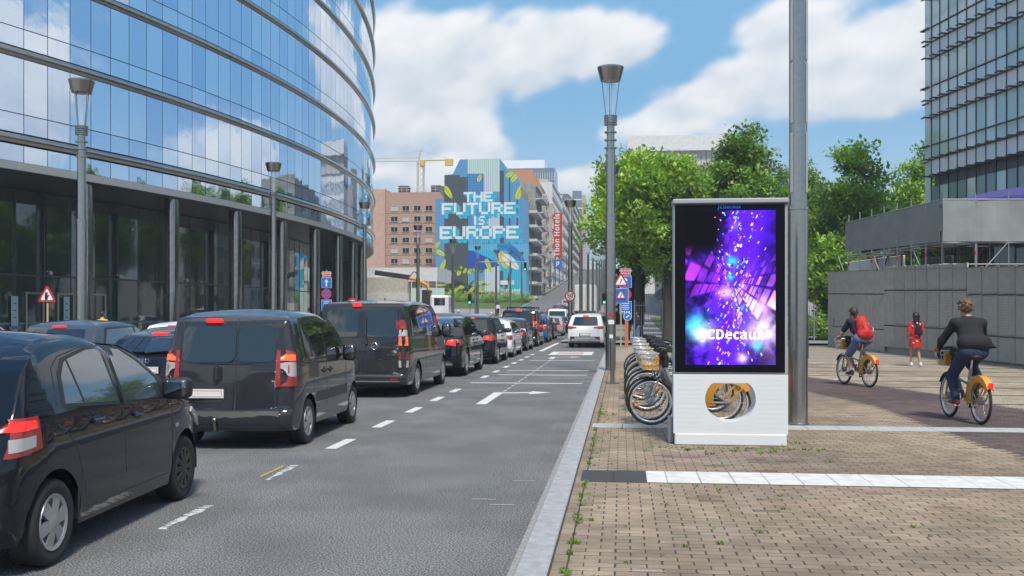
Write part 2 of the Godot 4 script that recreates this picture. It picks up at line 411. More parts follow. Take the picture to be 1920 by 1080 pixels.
# ---------- camera, sky, sun ----------
func make_sky() -> ImageTexture:
	var w := 2048; var h := 1024; var hh := h / 2
	var dens := PackedFloat32Array(); dens.resize(w * hh)
	var vert := PackedFloat32Array(); vert.resize(w * hh)
	var blobs := []
	# heaps of cloud as azimuth, elevation (degrees), half width, half height; those over the street as they stand
	for b in [[-6.3, 14.7, 2.60, 2.08], [-3.9, 14.7, 2.94, 1.91], [-0.9, 15.2, 3.29, 1.66], [2.7, 15.6, 2.08, 1.32], [4.8, 14.9, 2.42, 1.73], [6.8, 15.1, 1.80, 1.56], [-3.3, 13.0, 4.50, 1.45], [0.9, 13.7, 3.46, 1.18], [-6.2, 11.9, 2.60, 2.15], [-7.8, 13.8, 2.08, 2.42], [-5.6, 9.9, 2.94, 1.45], [-2.4, 10.8, 1.66, 1.45], [-1.1, 9.2, 1.32, 0.83], [-6.8, 7.3, 3.29, 1.25], [-3.6, 7.7, 2.42, 1.04], [14.5, 15.5, 2.01, 1.45], [17.5, 14.5, 3.64, 2.29], [20.1, 13.0, 3.81, 2.08], [15.3, 13.0, 3.98, 1.45], [12.6, 12.7, 2.60, 0.97], [10.1, 11.8, 2.42, 0.83], [17.5, 11.3, 5.20, 1.11], [9.3, 11.1, 2.08, 0.69], [7.1, 10.2, 2.15, 0.83], [9.9, 9.9, 2.60, 0.76], [22.8, 14.1, 2.77, 2.42], [3.0, 7.3, 2.60, 0.90], [24.9, 15.5, 3.12, 2.08], [-11.9, 13.8, 4.16, 2.42], [-15.9, 15.5, 3.81, 2.08], [-19.2, 11.5, 3.81, 1.73], [5.7, 8.0, 2.08, 0.76]]:
		blobs.append([b[0] - 6.16, b[1], b[2], b[3]])
	rng.seed = 77
	for k in 80:
		var az := rng.randf_range(-180.0, 180.0)
		var el := 90.0 * pow(rng.randf(), 1.5) * 0.9 + 3.0
		if absf(az + 6.0) < 30.0 and el < 19.0: continue
		var sz := rng.randf_range(3.0, 7.5) * (1.0 + el / 60.0)
		for j in 3:
			blobs.append([az + rng.randf_range(-6, 6), el + rng.randf_range(-1.6, 1.6), sz * rng.randf_range(0.5, 1.0) / maxf(0.3, cos(deg_to_rad(el))), sz * rng.randf_range(0.3, 0.5)])
	for b in blobs:
		var cx: float = b[0] / 360.0 * w
		var cy: float = (90.0 - b[1]) / 180.0 * h
		var rx: float = b[2] / 360.0 * w; var ry: float = b[3] / 180.0 * h
		for y in range(maxi(0, int(cy - ry * 1.8)), mini(hh - 1, int(cy + ry * 1.8)) + 1):
			var dy := (y - cy) / ry
			for x in range(int(cx - rx * 1.8), int(cx + rx * 1.8) + 1):
				var dx := (x - cx) / rx
				var q := dx * dx + dy * dy
				if q > 3.0: continue
				var g := exp(-q * q * 0.7)
				var ix := y * w + posmod(x, w)
				dens[ix] += g * 0.8
				vert[ix] += g * dy
	var f := FastNoiseLite.new(); f.seed = 4; f.frequency = 0.045; f.fractal_octaves = 6; f.fractal_gain = 0.55
	var im := Image.create(w, h, false, Image.FORMAT_RGBF)
	var top := Color(.08, .235, .51); var mid := Color(.15, .335, .54); var low := Color(.44, .57, .655)
	for y in hh:
		var el := 90.0 - (y + 0.5) / h * 180.0
		var base := low.lerp(mid, smoothstep(0.0, 13.0, el)).lerp(top, smoothstep(14.0, 70.0, el))
		var k := cos(deg_to_rad(el))
		for x in w:
			var ix := y * w + x
			var d := dens[ix]
			var nv := f.get_noise_2d(posmod(x + hh * 2, w) * maxf(k, 0.2), y * 1.5)
			var a := smoothstep(0.22, 0.98, d + nv * 0.60) if d > 0.02 else 0.0
			var c := base
			if a > 0.0:
				var s: float = clampf(0.5 - vert[ix] / (d + 0.2) * 0.55 + nv * 0.7, 0.0, 1.0)
				c = base.lerp(Color(.46, .515, .575).lerp(Color(.675, .685, .70), s), a)
			im.set_pixel(x, y, c)
	im.fill_rect(Rect2i(0, hh, w, hh), Color(.24, .25, .25))
	return ImageTexture.create_from_image(im)

func make_view() -> void:
	var cam := Camera3D.new()
	cam.name = "camera"
	add_child(cam)
	cam.position = Vector3(0, 1.72, 0)
	cam.rotation = Vector3(0, YAW, 0)
	cam.near = 0.1; cam.far = 4000.0
	cam.projection = Camera3D.PROJECTION_FRUSTUM   # level camera with the lens shifted up a little
	cam.size = 0.1 * 1080.0 / 1900.0
	cam.frustum_offset = Vector2(0, 0.1 * 47.0 / 1900.0)
	cam.current = true
	var sky_m := PanoramaSkyMaterial.new()
	sky_m.panorama = make_sky()
	var sky := Sky.new(); sky.sky_material = sky_m
	var e := Environment.new()
	e.background_mode = Environment.BG_SKY
	e.sky = sky
	e.tonemap_mode = Environment.TONE_MAPPER_LINEAR
	e.tonemap_exposure = 1.45
	e.sdfgi_enabled = true; e.ssao_enabled = true; e.ssil_enabled = true
	e.fog_enabled = true; e.fog_density = 0.0006; e.fog_light_color = Color(.86, .92, .98)
	var we := WorldEnvironment.new(); we.name = "environment"; we.environment = e
	add_child(we)
	var sun := DirectionalLight3D.new()   # veiled by cloud: high, over the right shoulder, soft
	sun.name = "sun"
	add_child(sun)
	sun.light_energy = 0.95; sun.light_angular_distance = 11.0
	sun.light_color = Color(1.0, .965, .91)
	sun.shadow_enabled = true
	sun.look_at_from_position(Vector3(18, 85, 55), Vector3.ZERO)

# ---------- ground ----------
func strip(x0: float, x1: float, d0: float, d1: float, y: float, step := 12.0) -> MB: # level sheet that follows the rise of the street
	var b := MB.new()
	var d := d0
	while d < d1 - 0.01:
		var e := minf(d1, d + (step if d >= 60.0 else 1000.0 if d1 <= 80.0 else maxf(step, 80.0 - d)))
		b.quad(at(x0, d, y + rise(d)), at(x1, d, y + rise(d)), at(x1, e, y + rise(e)), at(x0, e, y + rise(e)), Vector3.UP)
		d = e
	return b

func brick_mesh(sx: float, sz: float, hgt := 0.05, c := 0.007) -> ArrayMesh:
	var b := MB.new()
	var X := sx * 0.5; var Z := sz * 0.5
	var t := [Vector3(-X + c, 0, -Z + c), Vector3(X - c, 0, -Z + c), Vector3(X - c, 0, Z - c), Vector3(-X + c, 0, Z - c)]
	var m := [Vector3(-X, -c, -Z), Vector3(X, -c, -Z), Vector3(X, -c, Z), Vector3(-X, -c, Z)]
	b.quad(t[0], t[1], t[2], t[3], Vector3.UP)
	for i in 4:
		var j := (i + 1) % 4
		var o: Vector3 = ((m[i] + m[j]) * 0.5) * Vector3(1, 0, 1)
		b.quad(t[i], t[j], m[j], m[i], o + Vector3.UP * o.length())
		b.quad(m[i], m[j], m[j] - Vector3.UP * hgt, m[i] - Vector3.UP * hgt, o)
	return b.mesh()

func slab_part(called: String, parent: Node, cx: float, d: float, sx: float, sz: float, y: float, m: Material, cache: Dictionary) -> void:
	var key := "%.2f_%.2f" % [sx, sz]
	if not cache.has(key): cache[key] = brick_mesh(sx, sz, 0.06, 0.005)
	obj(called, cache[key], m, parent, Transform3D(Basis(Vector3.UP, rng.randf_range(-.004, .004)), at(cx, d, y + rng.randf_range(-.001, .0015))))

func on_path(x: float, d: float) -> int: # 0 pale paving, 1 on the purple cycle path, 2 beyond it
	var lo := 0.0; var hi := 0.0
	var L := [[8.0, 4.38], [11.6, 4.38], [13.6, 4.36], [15.2, 4.33], [16.7, 4.36], [18.5, 4.25], [20.3, 3.9], [21.2, 3.75], [24.0, 3.2], [30.0, 1.6], [36.0, 0.4]]
	var U := [[8.0, 6.9], [17.6, 6.64], [18.6, 6.45], [20.7, 6.23], [23.1, 5.6], [25.4, 4.9], [26.2, 4.65], [30.0, 3.7], [36.0, 2.4]]
	for t in [[L, 0], [U, 1]]:
		var a: Array = t[0]
		var r: float = a[0][1] if d < a[0][0] else a[-1][1]
		for i in a.size() - 1:
			if d >= a[i][0] and d <= a[i + 1][0]:
				r = lerpf(a[i][1], a[i + 1][1], (d - a[i][0]) / (a[i + 1][0] - a[i][0]))
		if t[1] == 0: lo = r
		else: hi = r
	return 0 if x < lo else (1 if x < hi else 2)

func make_ground() -> void:
	var g := MB.new()
	var ds := [-80.0, 80.0]
	var dd := 80.0
	while dd < 900.0:
		dd += 20.0; ds.append(dd)
	ds.append(2500.0)
	for i in ds.size() - 1:
		var y0 := -0.15 + rise(ds[i]); var y1 := -0.15 + rise(ds[i + 1])
		g.quad(at(-1500, ds[i], y0), at(1500, ds[i], y0), at(1500, ds[i + 1], y1), at(-1500, ds[i + 1], y1), Vector3.UP)
	struct("ground", g, M.earth)
	struct("road", strip(-15.2, -0.5, -30, 1200, 0.0), M.asphalt)
	struct("side_street", strip(-0.5, 30, 49.0, 55.0, 0.0), M.asphalt)
	struct("pavement_opposite", strip(-60, -15.45, -30, 900, 0.12), M.paving_grey)
	var ok := thing("kerb_opposite", "", "")
	tag(ok, "", "", "", "structure")
	for k in 120:
		var d := 6.0 + k * 1.6 + 0.8
		var b := MB.new(); b.bevel(Vector3.ZERO, Vector3(.25, .2, 1.588), .015)
		obj("kerbstone", b, M.kerbstone, ok, Transform3D(Basis.IDENTITY, at(-15.325, d, .025 + rise(d))))
	# near footway: bedding sheet, bricks, slabs, kerb
	var pv := thing("pavement", "", "")
	tag(pv, "", "", "", "structure")
	rng.seed = 5
	obj("bedding", strip(-0.452, 40, -12, 49.0, 0.1192), M.joint_sand, pv)
	var cache := {}
	var bm := [brick_mesh(.190, .0895, .03, .002), brick_mesh(.189, .0885, .03, .0025), brick_mesh(.191, .0905, .03, .002)]
	var big := []   # [score, transform, colour, mesh]
	var d0 := 5.0
	var row := 0
	var f := FastNoiseLite.new(); f.seed = 9; f.frequency = 0.35; f.fractal_octaves = 3
	var spots: Array[Transform3D] = []
	var cols: Array[Color] = []
	while d0 < 34.0:
		row += 1
		var d := d0 + 0.05
		d0 += 0.1005
		if (d > 9.64 and d < 10.36) or (d > 14.23 and d < 14.77): continue
		var xmax := 0.40 * d + 1.6
		var xmin := 0.02 if row % 2 == 0 else -0.08
		var x := -0.36 + (0.1 if row % 2 == 0 else 0.2) + 0.0
		x = -0.24 if row % 2 == 0 else -0.14
		if row % 2:
			var hc := Color(.365, .285, .212) * rng.randf_range(.84, 1.1); hc.a = 1.0
			spots.append(Transform3D(Basis.from_scale(Vector3(.49, 1, 1)), at(-.289, d, .1202 + rng.randf_range(.0, .0015)))); cols.append(hc)
		while x < xmax:
			var z := on_path(x, d)
			var c := Color(.365, .285, .212)
			if z == 1: c = Color(.135, .094, .092)
			elif z == 2:
				c = Color(.44, .37, .285)
				if fposmod(d - 0.35, 2.01) < 0.2: c = Color(.12, .09, .085)
			var q := rng.randf()
			c = c * (0.84 + 0.28 * q)
			c.r *= 1.0 + 0.08 * f.get_noise_2d(x * 3.0, d * 3.0); c.b *= 1.0 - 0.06 * rng.randf()
			c = c * (1.0 + 0.42 * f.get_noise_2d(x * 0.7 + 50.0, d * 0.7))
			if rng.randf() < .035: c = c * rng.randf_range(.6, .82)
			c.a = 1.0
			var t := Transform3D(Basis.from_euler(Vector3(rng.randf_range(-.006, .006), rng.randf_range(-.014, .014), rng.randf_range(-.003, .003))), at(x + rng.randf_range(-.002, .002), d, .1202 + rng.randf_range(.0, .0016)))
			if d > 6.05 and x > -0.4 and x < 0.395 * d - 0.1 and big.size() < 300:
				big.append([t, c, bm[row % 3]])
			else:
				spots.append(t); cols.append(c)
			x += 0.2005
	# soldier course along the kerb
	var xx := 5.0
	while xx < 40.0:
		var c := Color(.36, .282, .21) * rng.randf_range(0.82, 1.1); c.a = 1.0
		spots.append(Transform3D(Basis(Vector3.UP, PI / 2 + rng.randf_range(-.02, .02)), at(-0.392, xx, .1202 + rng.randf_range(.0, .0015)))); cols.append(c)
		xx += 0.2015
	# a few shades shared between the bricks picked apart singly
	var shades := []
	for k in 9:
		var m: StandardMaterial3D = M.brick_paver.duplicate()
		m.vertex_color_use_as_albedo = false
		m.albedo_color = lin(Color(.365, .285, .212) * (0.80 + 0.05 * k))
		shades.append(m)
	for e in big:
		var k := clampi(int((e[1].g / 0.285 - 0.80) / 0.05 + 0.5), 0, 8)
		obj("brick", e[2], shades[k], pv, e[0])
	var mm := MultiMesh.new()
	mm.transform_format = MultiMesh.TRANSFORM_3D; mm.use_colors = true
	mm.mesh = bm[0]; mm.instance_count = spots.size()
	for i in spots.size():
		mm.set_instance_transform(i, spots[i]); mm.set_instance_color(i, cols[i])
	var mi := MultiMeshInstance3D.new(); mi.name = "brick_field"; mi.multimesh = mm; mi.material_override = M.brick_paver
	pv.add_child(mi); tag(mi, "", "", "", "stuff")
	obj("far_paving", strip(-0.452, 16, 34.0, 49.0, 0.1205), M.paving_far, pv)
	for k in 8:
		obj("dark_band", strip(3.5, 11, 34.6 + k * 1.9, 34.75 + k * 1.9, 0.1245), M.slate, pv)
	for k in 2: slab_part("tactile_slab", pv, -.235 + k * .315, 10.0, .31, .66, .126, M.black_slab, cache)
	for k in 18:
		slab_part("white_slab", pv, .338 if k == 0 else .277 + k * .315, 10.0, .19 if k == 0 else .309, .66, .126, M.white_slab, cache)
	for k in 4: slab_part("white_slab", pv, 4.45 + k * .315, 10.55, .309, .4, .128, M.white_slab, cache)
	for k in 34: slab_part("grey_slab", pv, -.2 + k * .425, 14.5, .42, .50, .123, M.grey_slab, cache)
	for k in 56:
		var d := 4.5 + k * 0.81
		var b := MB.new(); b.bevel(Vector3.ZERO, Vector3(.21, .24, .803), .012)
		obj("kerbstone", b, M.kerbstone, pv, Transform3D(Basis(Vector3.UP, rng.randf_range(-.002, .002)), at(-0.555, d, .003 + rng.randf_range(-.002, .002))))
	obj("gutter", strip(-0.745, -0.655, 3, 49, 0.006), M.gutter, pv)
	struct("footway_beyond", strip(-2.9, 30, 55.0, 400, 0.12), M.paving_grey)
	struct("traffic_island", strip(-3.5, -2.6, 58.0, 68.0, 0.1), M.kerbstone)
	struct("lawn", strip(3.5, 60, 61.0, 125.0, 0.16), M.lawn)
	# stuff: weeds in the joints
	var blade := MB.new()
	rng.seed = 6
	for k in 9:
		var a := rng.randf() * TAU; var l := rng.randf_range(.018, .045)
		var p := Vector3(rng.randf_range(-.03, .03), 0, rng.randf_range(-.02, .02))
		var dir := Vector3(cos(a), 0, sin(a))
		var s := Vector3(-sin(a), 0, cos(a)) * .006
		blade.quad(p - s, p + s, p + dir * l * .7 + Vector3.UP * l * .8 + s * .5, p + dir * l * .7 + Vector3.UP * l * .8 - s * .5, Vector3.UP)
	var wt: Array[Transform3D] = []
	for k in 340:
		var d: float = 6.0 + 12.0 * rng.randf()
		var x: float = -0.338 + rng.randf_range(-.012, .012) if k % 3 == 0 else -0.3 + 2.6 * pow(rng.randf(), 1.6)
		if (d > 9.6 and d < 10.4) or (d > 14.2 and d < 14.8): continue
		if k % 3 == 1:
			d = 11.7 + 1.3 * rng.randf(); x = 0.3 + 2.1 * rng.randf()
			if d > 12.3 and d < 12.75: d = 12.25
		d = floorf(d / .1005) * .1005 + .0
		wt.append(Transform3D(Basis(Vector3.UP, rng.randf() * TAU).scaled(Vector3.ONE * rng.randf_range(.4, 1.1)), at(x, d, .119)))
	var wm := MultiMesh.new(); wm.transform_format = MultiMesh.TRANSFORM_3D; wm.mesh = blade.mesh(); wm.instance_count = wt.size()
	for i in wt.size(): wm.set_instance_transform(i, wt[i])
	var wi := MultiMeshInstance3D.new(); wi.name = "weeds"; wi.multimesh = wm; wi.material_override = M.leaf_0
	add_child(wi)
	tag(wi, "small green weeds growing in the joints of the brick pavement", "weeds", "", "stuff")
	# markings: each a sheet 4 mm above the road
	var mk := thing("road_marking", "", "")
	tag(mk, "", "", "", "structure")
	var k2 := 0
	for d: float in [5.75, 8.2, 10.6, 13.0, 15.4, 17.7, 20.0, 22.2, 27.1, 29.6, 32.2, 34.6, 37.0, 39.4, 41.8]:
		if k2 < 3: # worn through: only scraps of the paint are left
			var wb := MB.new()
			var gone: float = [.08, .05, .07][k2]
			for q in 64: # thin slices across, ragged on the side the tyres run over
				var e := q / 64.0
				var z0 := d - .5 + e
				var xa := -3.735 + gone * (1.2 - e) + .035 * absf(rng.randfn()) * (1.0 if q % 3 else .3)
				var xb := -3.59 + rng.randf_range(-.012, .004) - .03 * absf(sin(e * 9.0))
				if rng.randf() < .10 or xb - xa < .015: continue
				wb.quad(at(xa, z0, .004), at(xb, z0, .004), at(xb, z0 + .0135, .004), at(xa, z0 + .0135, .004), Vector3.UP)
			obj("lane_dash", wb, M.paint_white, mk)
			if k2 == 2: obj("yellow_dash", strip(-3.79, -3.755, d - .3, d + .45, .004), M.paint_yellow, mk)
		else: obj("lane_dash", strip(-3.735, -3.585, d - .5, d + .5, .004), M.paint_white, mk)
		k2 += 1
	obj("lane_line", strip(-3.72, -3.5, 45.5, 58, .004), M.paint_white, mk)
	for e in [[24.6, -3.7], [27.9, -3.4], [30.1, -3.4], [36.5, -3.3]]:
		obj("cross_line", strip(e[1], -.95, e[0], e[0] + .2, .005), M.paint_white, mk)
	for a in [[18.9, 2.6], [38.0, 1.2]]:
		var b := strip(-2.73, -2.53, a[0], a[0] + a[1] + .24, .006)
		var z: float = a[0] + a[1]
		b.quad(at(-2.53, z, .006), at(-1.95, z + .12, .006), at(-1.95, z + .36, .006), at(-2.53, z + .24, .006), Vector3.UP)
		b.tri(at(-1.95, z - .2, .006), at(-1.5, z + .3, .006), at(-1.95, z + .66, .006), Vector3.UP, Vector3.UP, Vector3.UP)
		obj("turn_arrow", b, M.paint_white, mk)
	for k in 22:
		obj("faded_dash", strip(-2.58, -2.52, 22.0 + k * .78, 22.5 + k * .78, .0045), M.paint_worn, mk)
	obj("bus_panel", strip(-3.0, -1.2, 41.5, 45.0, .004), M.paint_white, mk)
	obj("bus_panel_centre", strip(-2.7, -1.6, 42.0, 44.4, .008), M.paint_pink, mk)
	for e in [[-1.25, 9.25], [-1.05, 9.0], [-.98, 10.3]]:
		obj("paint_scuff", strip(e[0] - .12, e[0] + .1, e[1], e[1] + .03, .0045), M.paint_worn, mk)
	for x: float in [-6.95, -10.4]:
		for k in 40:
			obj("lane_dash", strip(x - .07, x + .07, 4.0 + k * 5.0, 6.5 + k * 5.0, .004), M.paint_white, mk)
	obj("chalk_mark", strip(.05, .27, 6.32, 6.34, .123), M.paint_worn, mk)

# ---------- the curved glass office on the left ----------
const CX := -136.63
const CD := 72.23
const CR := 115.17
func ring(deg: float, r: float, y: float) -> Vector3:
	var t := deg_to_rad(deg)
	return at(CX + r * cos(t), CD + r * sin(t), y)
func ring_basis(deg: float) -> Basis: # x along the wall, z outwards
	var t := deg_to_rad(deg)
	return Basis(Vector3.UP, atan2(cos(t), -sin(t)))
func arc_sheet(b: MB, r0: float, y0: float, r1: float, y1: float, a0: float, a1: float, step := 0.65) -> void:
	var a := a0
	while a < a1 - 0.001:
		var e := minf(a + step, a1)
		var hint := ring_basis(a).z
		if absf(y0 - y1) < 0.01: hint = Vector3.UP
		b.quad(ring(a, r0, y0), ring(e, r0, y0), ring(e, r1, y1), ring(a, r1, y1), hint)
		a = e

func make_curved_office() -> void:
	var o := thing("office_building", "curved office building with blue mirror glass and steel tube bands over a colonnade", "building")
	var A0 := -24.0; var A1 := 24.0
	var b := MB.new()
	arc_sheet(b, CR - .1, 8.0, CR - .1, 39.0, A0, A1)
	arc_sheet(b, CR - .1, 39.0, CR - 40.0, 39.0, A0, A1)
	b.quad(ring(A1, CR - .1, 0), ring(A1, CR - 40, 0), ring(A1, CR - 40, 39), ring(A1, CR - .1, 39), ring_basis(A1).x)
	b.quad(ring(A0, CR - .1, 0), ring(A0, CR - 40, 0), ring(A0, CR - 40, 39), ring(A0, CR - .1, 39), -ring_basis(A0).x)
	obj("wall", b, M.pane_gap_shade, o)  # backing sheet, painted dark to give shaded lines between the panes
	b = MB.new()
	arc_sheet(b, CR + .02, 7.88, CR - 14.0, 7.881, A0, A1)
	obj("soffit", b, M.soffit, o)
	b = MB.new()
	arc_sheet(b, CR + .06, 7.86, CR + .06, 8.2, A0, A1)
	arc_sheet(b, CR + .06, 8.2, CR - .1, 8.2, A0, A1)
	arc_sheet(b, CR + .06, 7.86, CR - .1, 7.86, A0, A1)
	obj("fascia", b, M.fascia, o)
	var storeys := 8
	for k in storeys:
		var y := 9.2 + 3.69 * k
		b = MB.new()
		var prev := []
		var a := A0
		while a <= A1 + 0.01:
			var row := []
			var rb := ring_basis(a)
			for j in 13:
				var t := -PI * 0.62 + PI * 1.24 * j / 12.0
				row.append([ring(a, CR - .02, y) + rb.z * (.27 * cos(t)) + Vector3.UP * (.21 * sin(t)), (rb.z * cos(t) + Vector3.UP * sin(t)).normalized()])
			if prev.size():
				for j in 12:
					b.tri(prev[j][0], prev[j + 1][0], row[j + 1][0], prev[j][1], prev[j + 1][1], row[j + 1][1])
					b.tri(prev[j][0], row[j + 1][0], row[j][0], prev[j][1], row[j + 1][1], row[j][1])
			prev = row
			a += 0.5
		obj("band", b, M.steel_band, o)
	# panes: those that show largest singly, the others joined
	rng.seed = 31
	var bay := 0.6475
	var pw := deg_to_rad(bay) * CR - .035
	var sizes := [.71, .80, 2.36]
	var pm := []
	for hgt in sizes:
		var q := MB.new(); q.box(Vector3.ZERO, Vector3(pw, hgt, .02)); pm.append(q.mesh())
	var rest := MB.new()
	var list := []
	var i0 := 0
	var ang := A0 + bay * .5
	while ang < A1:
		list.append([ang, 8.575, 0, 0])
		for k in storeys:
			var y := 9.2 + 3.69 * k
			list.append([ang, y + .26 + .41, 1, k]); list.append([ang, y + 1.1 + 1.19, 2, k])
		ang += bay
	var n := 0
	var mats := [M.mirror_blue, M.mirror_blue_pale, M.mirror_blue_deep]
	var wob := FastNoiseLite.new(); wob.seed = 3; wob.frequency = .9
	for e in list:
		var rb := ring_basis(e[0]) * Basis.from_euler(Vector3(rng.randf_range(-.0016, .0016), rng.randf_range(-.0016, .0016), 0))
		var p := ring(e[0], CR, e[1])
		var mm: Material = mats[[0, 0, 1, 2, 0, 1][rng.randi() % 6]]
		var seen: bool = e[0] > -16.8 and e[0] < 6.5 and (e[3] < 4 if e[0] < -8.0 else e[3] < 6)
		if seen and n < 296:
			obj("pane", pm[e[2]], mm, o, Transform3D(rb, p))
			n += 1
		else:
			rest.box(p, Vector3(pw, sizes[e[2]], .02), rb)
	tag(obj("glazing", rest, M.mirror_blue, o), "", "", "", "stuff")
	# colonnade
	for k in 10:
		var a := -20.05 + 3.31 * k
		var c := MB.new()
		c.lathe([Vector2(.38, 0.1), Vector2(.38, 3.98), Vector2(.372, 3.985), Vector2(.372, 4.0), Vector2(.38, 4.005), Vector2(.38, 7.9)], 28)
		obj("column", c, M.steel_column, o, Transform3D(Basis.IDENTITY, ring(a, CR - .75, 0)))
	# lobby glazing behind the columns
	var lr := CR - 5.2
	var lw := deg_to_rad(bay * 1.5) * lr - .06
	b = MB.new()
	arc_sheet(b, lr - 7.0, 0.1, lr - 7.0, 7.9, A0, A1)
	obj("lobby_wall", b, M.concrete_grey, o)
	var hi := MB.new(); hi.box(Vector3.ZERO, Vector3(lw, 4.15, .03))
	var lo := MB.new(); lo.box(Vector3.ZERO, Vector3(lw, 3.4, .03))
	var him := hi.mesh(); var lom := lo.mesh()
	var mu := MB.new(); mu.box(Vector3(lw * .5 + .03, 3.9, -.04), Vector3(.055, 7.6, .14)); var mum := mu.mesh()
	ang = A0 + bay * .75
	while ang < A1:
		var rb := ring_basis(ang) * Basis.from_euler(Vector3(rng.randf_range(-.004, .004), rng.randf_range(-.006, .006), 0))
		obj("mullion", mum, M.steel_dark, o, Transform3D(ring_basis(ang), ring(ang, lr, .1)))
		obj("lobby_pane", him, M.lobby_glass, o, Transform3D(rb, ring(ang, lr, 5.72)))
		obj("lobby_pane", lom, M.lobby_glass, o, Transform3D(rb, ring(ang, lr, 1.85)))
		ang += bay * 1.5
	b = MB.new()
	arc_sheet(b, lr + .03, 3.56, lr + .03, 3.64, A0, A1)
	obj("transom", b, M.steel_dark, o)
	b = MB.new()
	arc_sheet(b, lr + .025, 1.15, lr + .025, 1.27, A0, A1)
	obj("stripe", b, M.teal_stripe, o)
	for a in [-13.0, -11.9, -10.6]:
		var d := MB.new()
		d.bevel(Vector3(0, 1.3, 0), Vector3(.1, 2.6, .1), .01); d.bevel(Vector3(1.1, 1.3, 0), Vector3(.1, 2.6, .1), .01); d.bevel(Vector3(.55, 2.62, 0), Vector3(1.2, .12, .1), .01)
		obj("door_frame", d, M.steel, o, Transform3D(ring_basis(a), ring(a, lr + .08, .1)))
	for a in [-13.4, -11.6]:
		var p := MB.new(); p.bevel(Vector3.ZERO, Vector3(.42, 2.0, .02), .004)
		var po := obj("door_poster", p, M.poster_pale, o, Transform3D(ring_basis(a), ring(a, lr + .12, 1.55)))
		for k in 3:
			var q := MB.new(); q.box(Vector3(0, .65 - k * .35, .012), Vector3(.16, .05, .004)); obj("print", q, M.denim_dark, po)
		var s := MB.new(); s.box(Vector3(0, -.55, .014), Vector3(.7, .16, .006)); obj("stripe", s, M.teal_stripe, po)
	for a in [-9.5, -12.3, -6.0]:
		var c := MB.new(); c.ball(Vector3.ZERO, Vector3(.09, .1, .09), 6, 8); c.box(Vector3(0, .1, -.12), Vector3(.05, .05, .3))
		obj("camera_dome", c, M.cloth_white, o, Transform3D(ring_basis(a), ring(a, lr + .35, 3.75)))

# ---------- right: green glass tower, louvred wall, scaffold ----------
func make_glass_tower() -> void:
	var o := thing("glass_tower", "green glass office tower with dark fins and frosted floor bands", "building")
	var org := at(16.78, 57.13); var u := Vector3(.2211, 0, .9752); var nrm := Vector3(-.9752, 0, .2211)
	var rb := Basis(u, Vector3.UP, nrm)
	var P := func(s: float, y: float, q: float) -> Vector3: return org + u * s + Vector3.UP * y + nrm * q
	var F := 3.2   # storey height
	var b := MB.new()
	b.box(P.call(11.0, 16.0, -6.15), Vector3(22, 32, 12), rb)
	obj("wall", b, M.slate, o)
	rng.seed = 41
	var bayw := .85
	var clear := MB.new(); clear.box(Vector3.ZERO, Vector3(bayw - .05, 1.48, .03))
	var low := MB.new(); low.box(Vector3.ZERO, Vector3(bayw - .05, .68, .03))
	var fro := MB.new(); fro.box(Vector3.ZERO, Vector3(bayw - .05, .88, .04))
	var base := MB.new(); base.box(Vector3.ZERO, Vector3(bayw - .05, 2.5, .03))
	var cm := clear.mesh(); var lm := low.mesh(); var fm := fro.mesh(); var bm := base.mesh()
	var br := MB.new()
	br.bevel(Vector3(0, 0, .22), Vector3(.07, .09, .62), .01); br.bevel(Vector3(0, -.02, .5), Vector3(.42, .05, .12), .01)
	var brm := br.mesh()
	for i in 22:
		var s := (i + .5) * bayw
		for k in 6:
			var y := 9.55 + F * k
			obj("frosted_pane", fm, M.frosted_band, o, Transform3D(rb, P.call(s, y + .08, .02)))
			var m: Material = M.green_glass_pale if rng.randf() < .62 else M.green_glass
			obj("pane", lm, m, o, Transform3D(rb, P.call(s, y + .90, .02)))
			obj("pane", cm, m, o, Transform3D(rb, P.call(s, y + 2.02, .02)))
		for y in [1.6, 4.4, 7.3]:
			obj("base_pane", bm, M.teal_glass if (i % 3 != 1) else M.green_glass, o, Transform3D(rb, P.call(s, y, .02)))
		var f := MB.new(); f.box(P.call(s - bayw * .5, 18.5, .05), Vector3(.035, 27.0, .06), rb)
		obj("fin", f, M.steel_dark, o)
		for k in 6:
			obj("bracket", brm, M.steel_dark, o, Transform3D(rb, P.call(s - bayw * .5, 9.12 + F * k, 0)))
			obj("bracket", brm, M.steel_dark, o, Transform3D(rb, P.call(s - bayw * .5, 10.03 + F * k, 0)))
	for k in 6:
		for y in [9.12, 10.03, 10.83]:
			var r := MB.new(); r.bevel(P.call(9.35, y + F * k, .06), Vector3(18.7, .055, .1), .01, rb)
			obj("rail", r, M.steel_dark, o)
	var e := MB.new(); e.box(P.call(-.28, 17.5, .1), Vector3(.55, 26.0, .04), rb)
	obj("edge_screen", e, M.green_glass_pale, o)
	var e2 := MB.new()
	for k in 7: e2.bevel(P.call(-.45, 7.6 + F * k, .1), Vector3(.8, .08, .3), .01, rb); e2.bevel(P.call(-.45, 6.75 + F * k, .1), Vector3(.65, .06, .2), .01, rb)
	obj("edge_rail", e2, M.steel_dark, o)

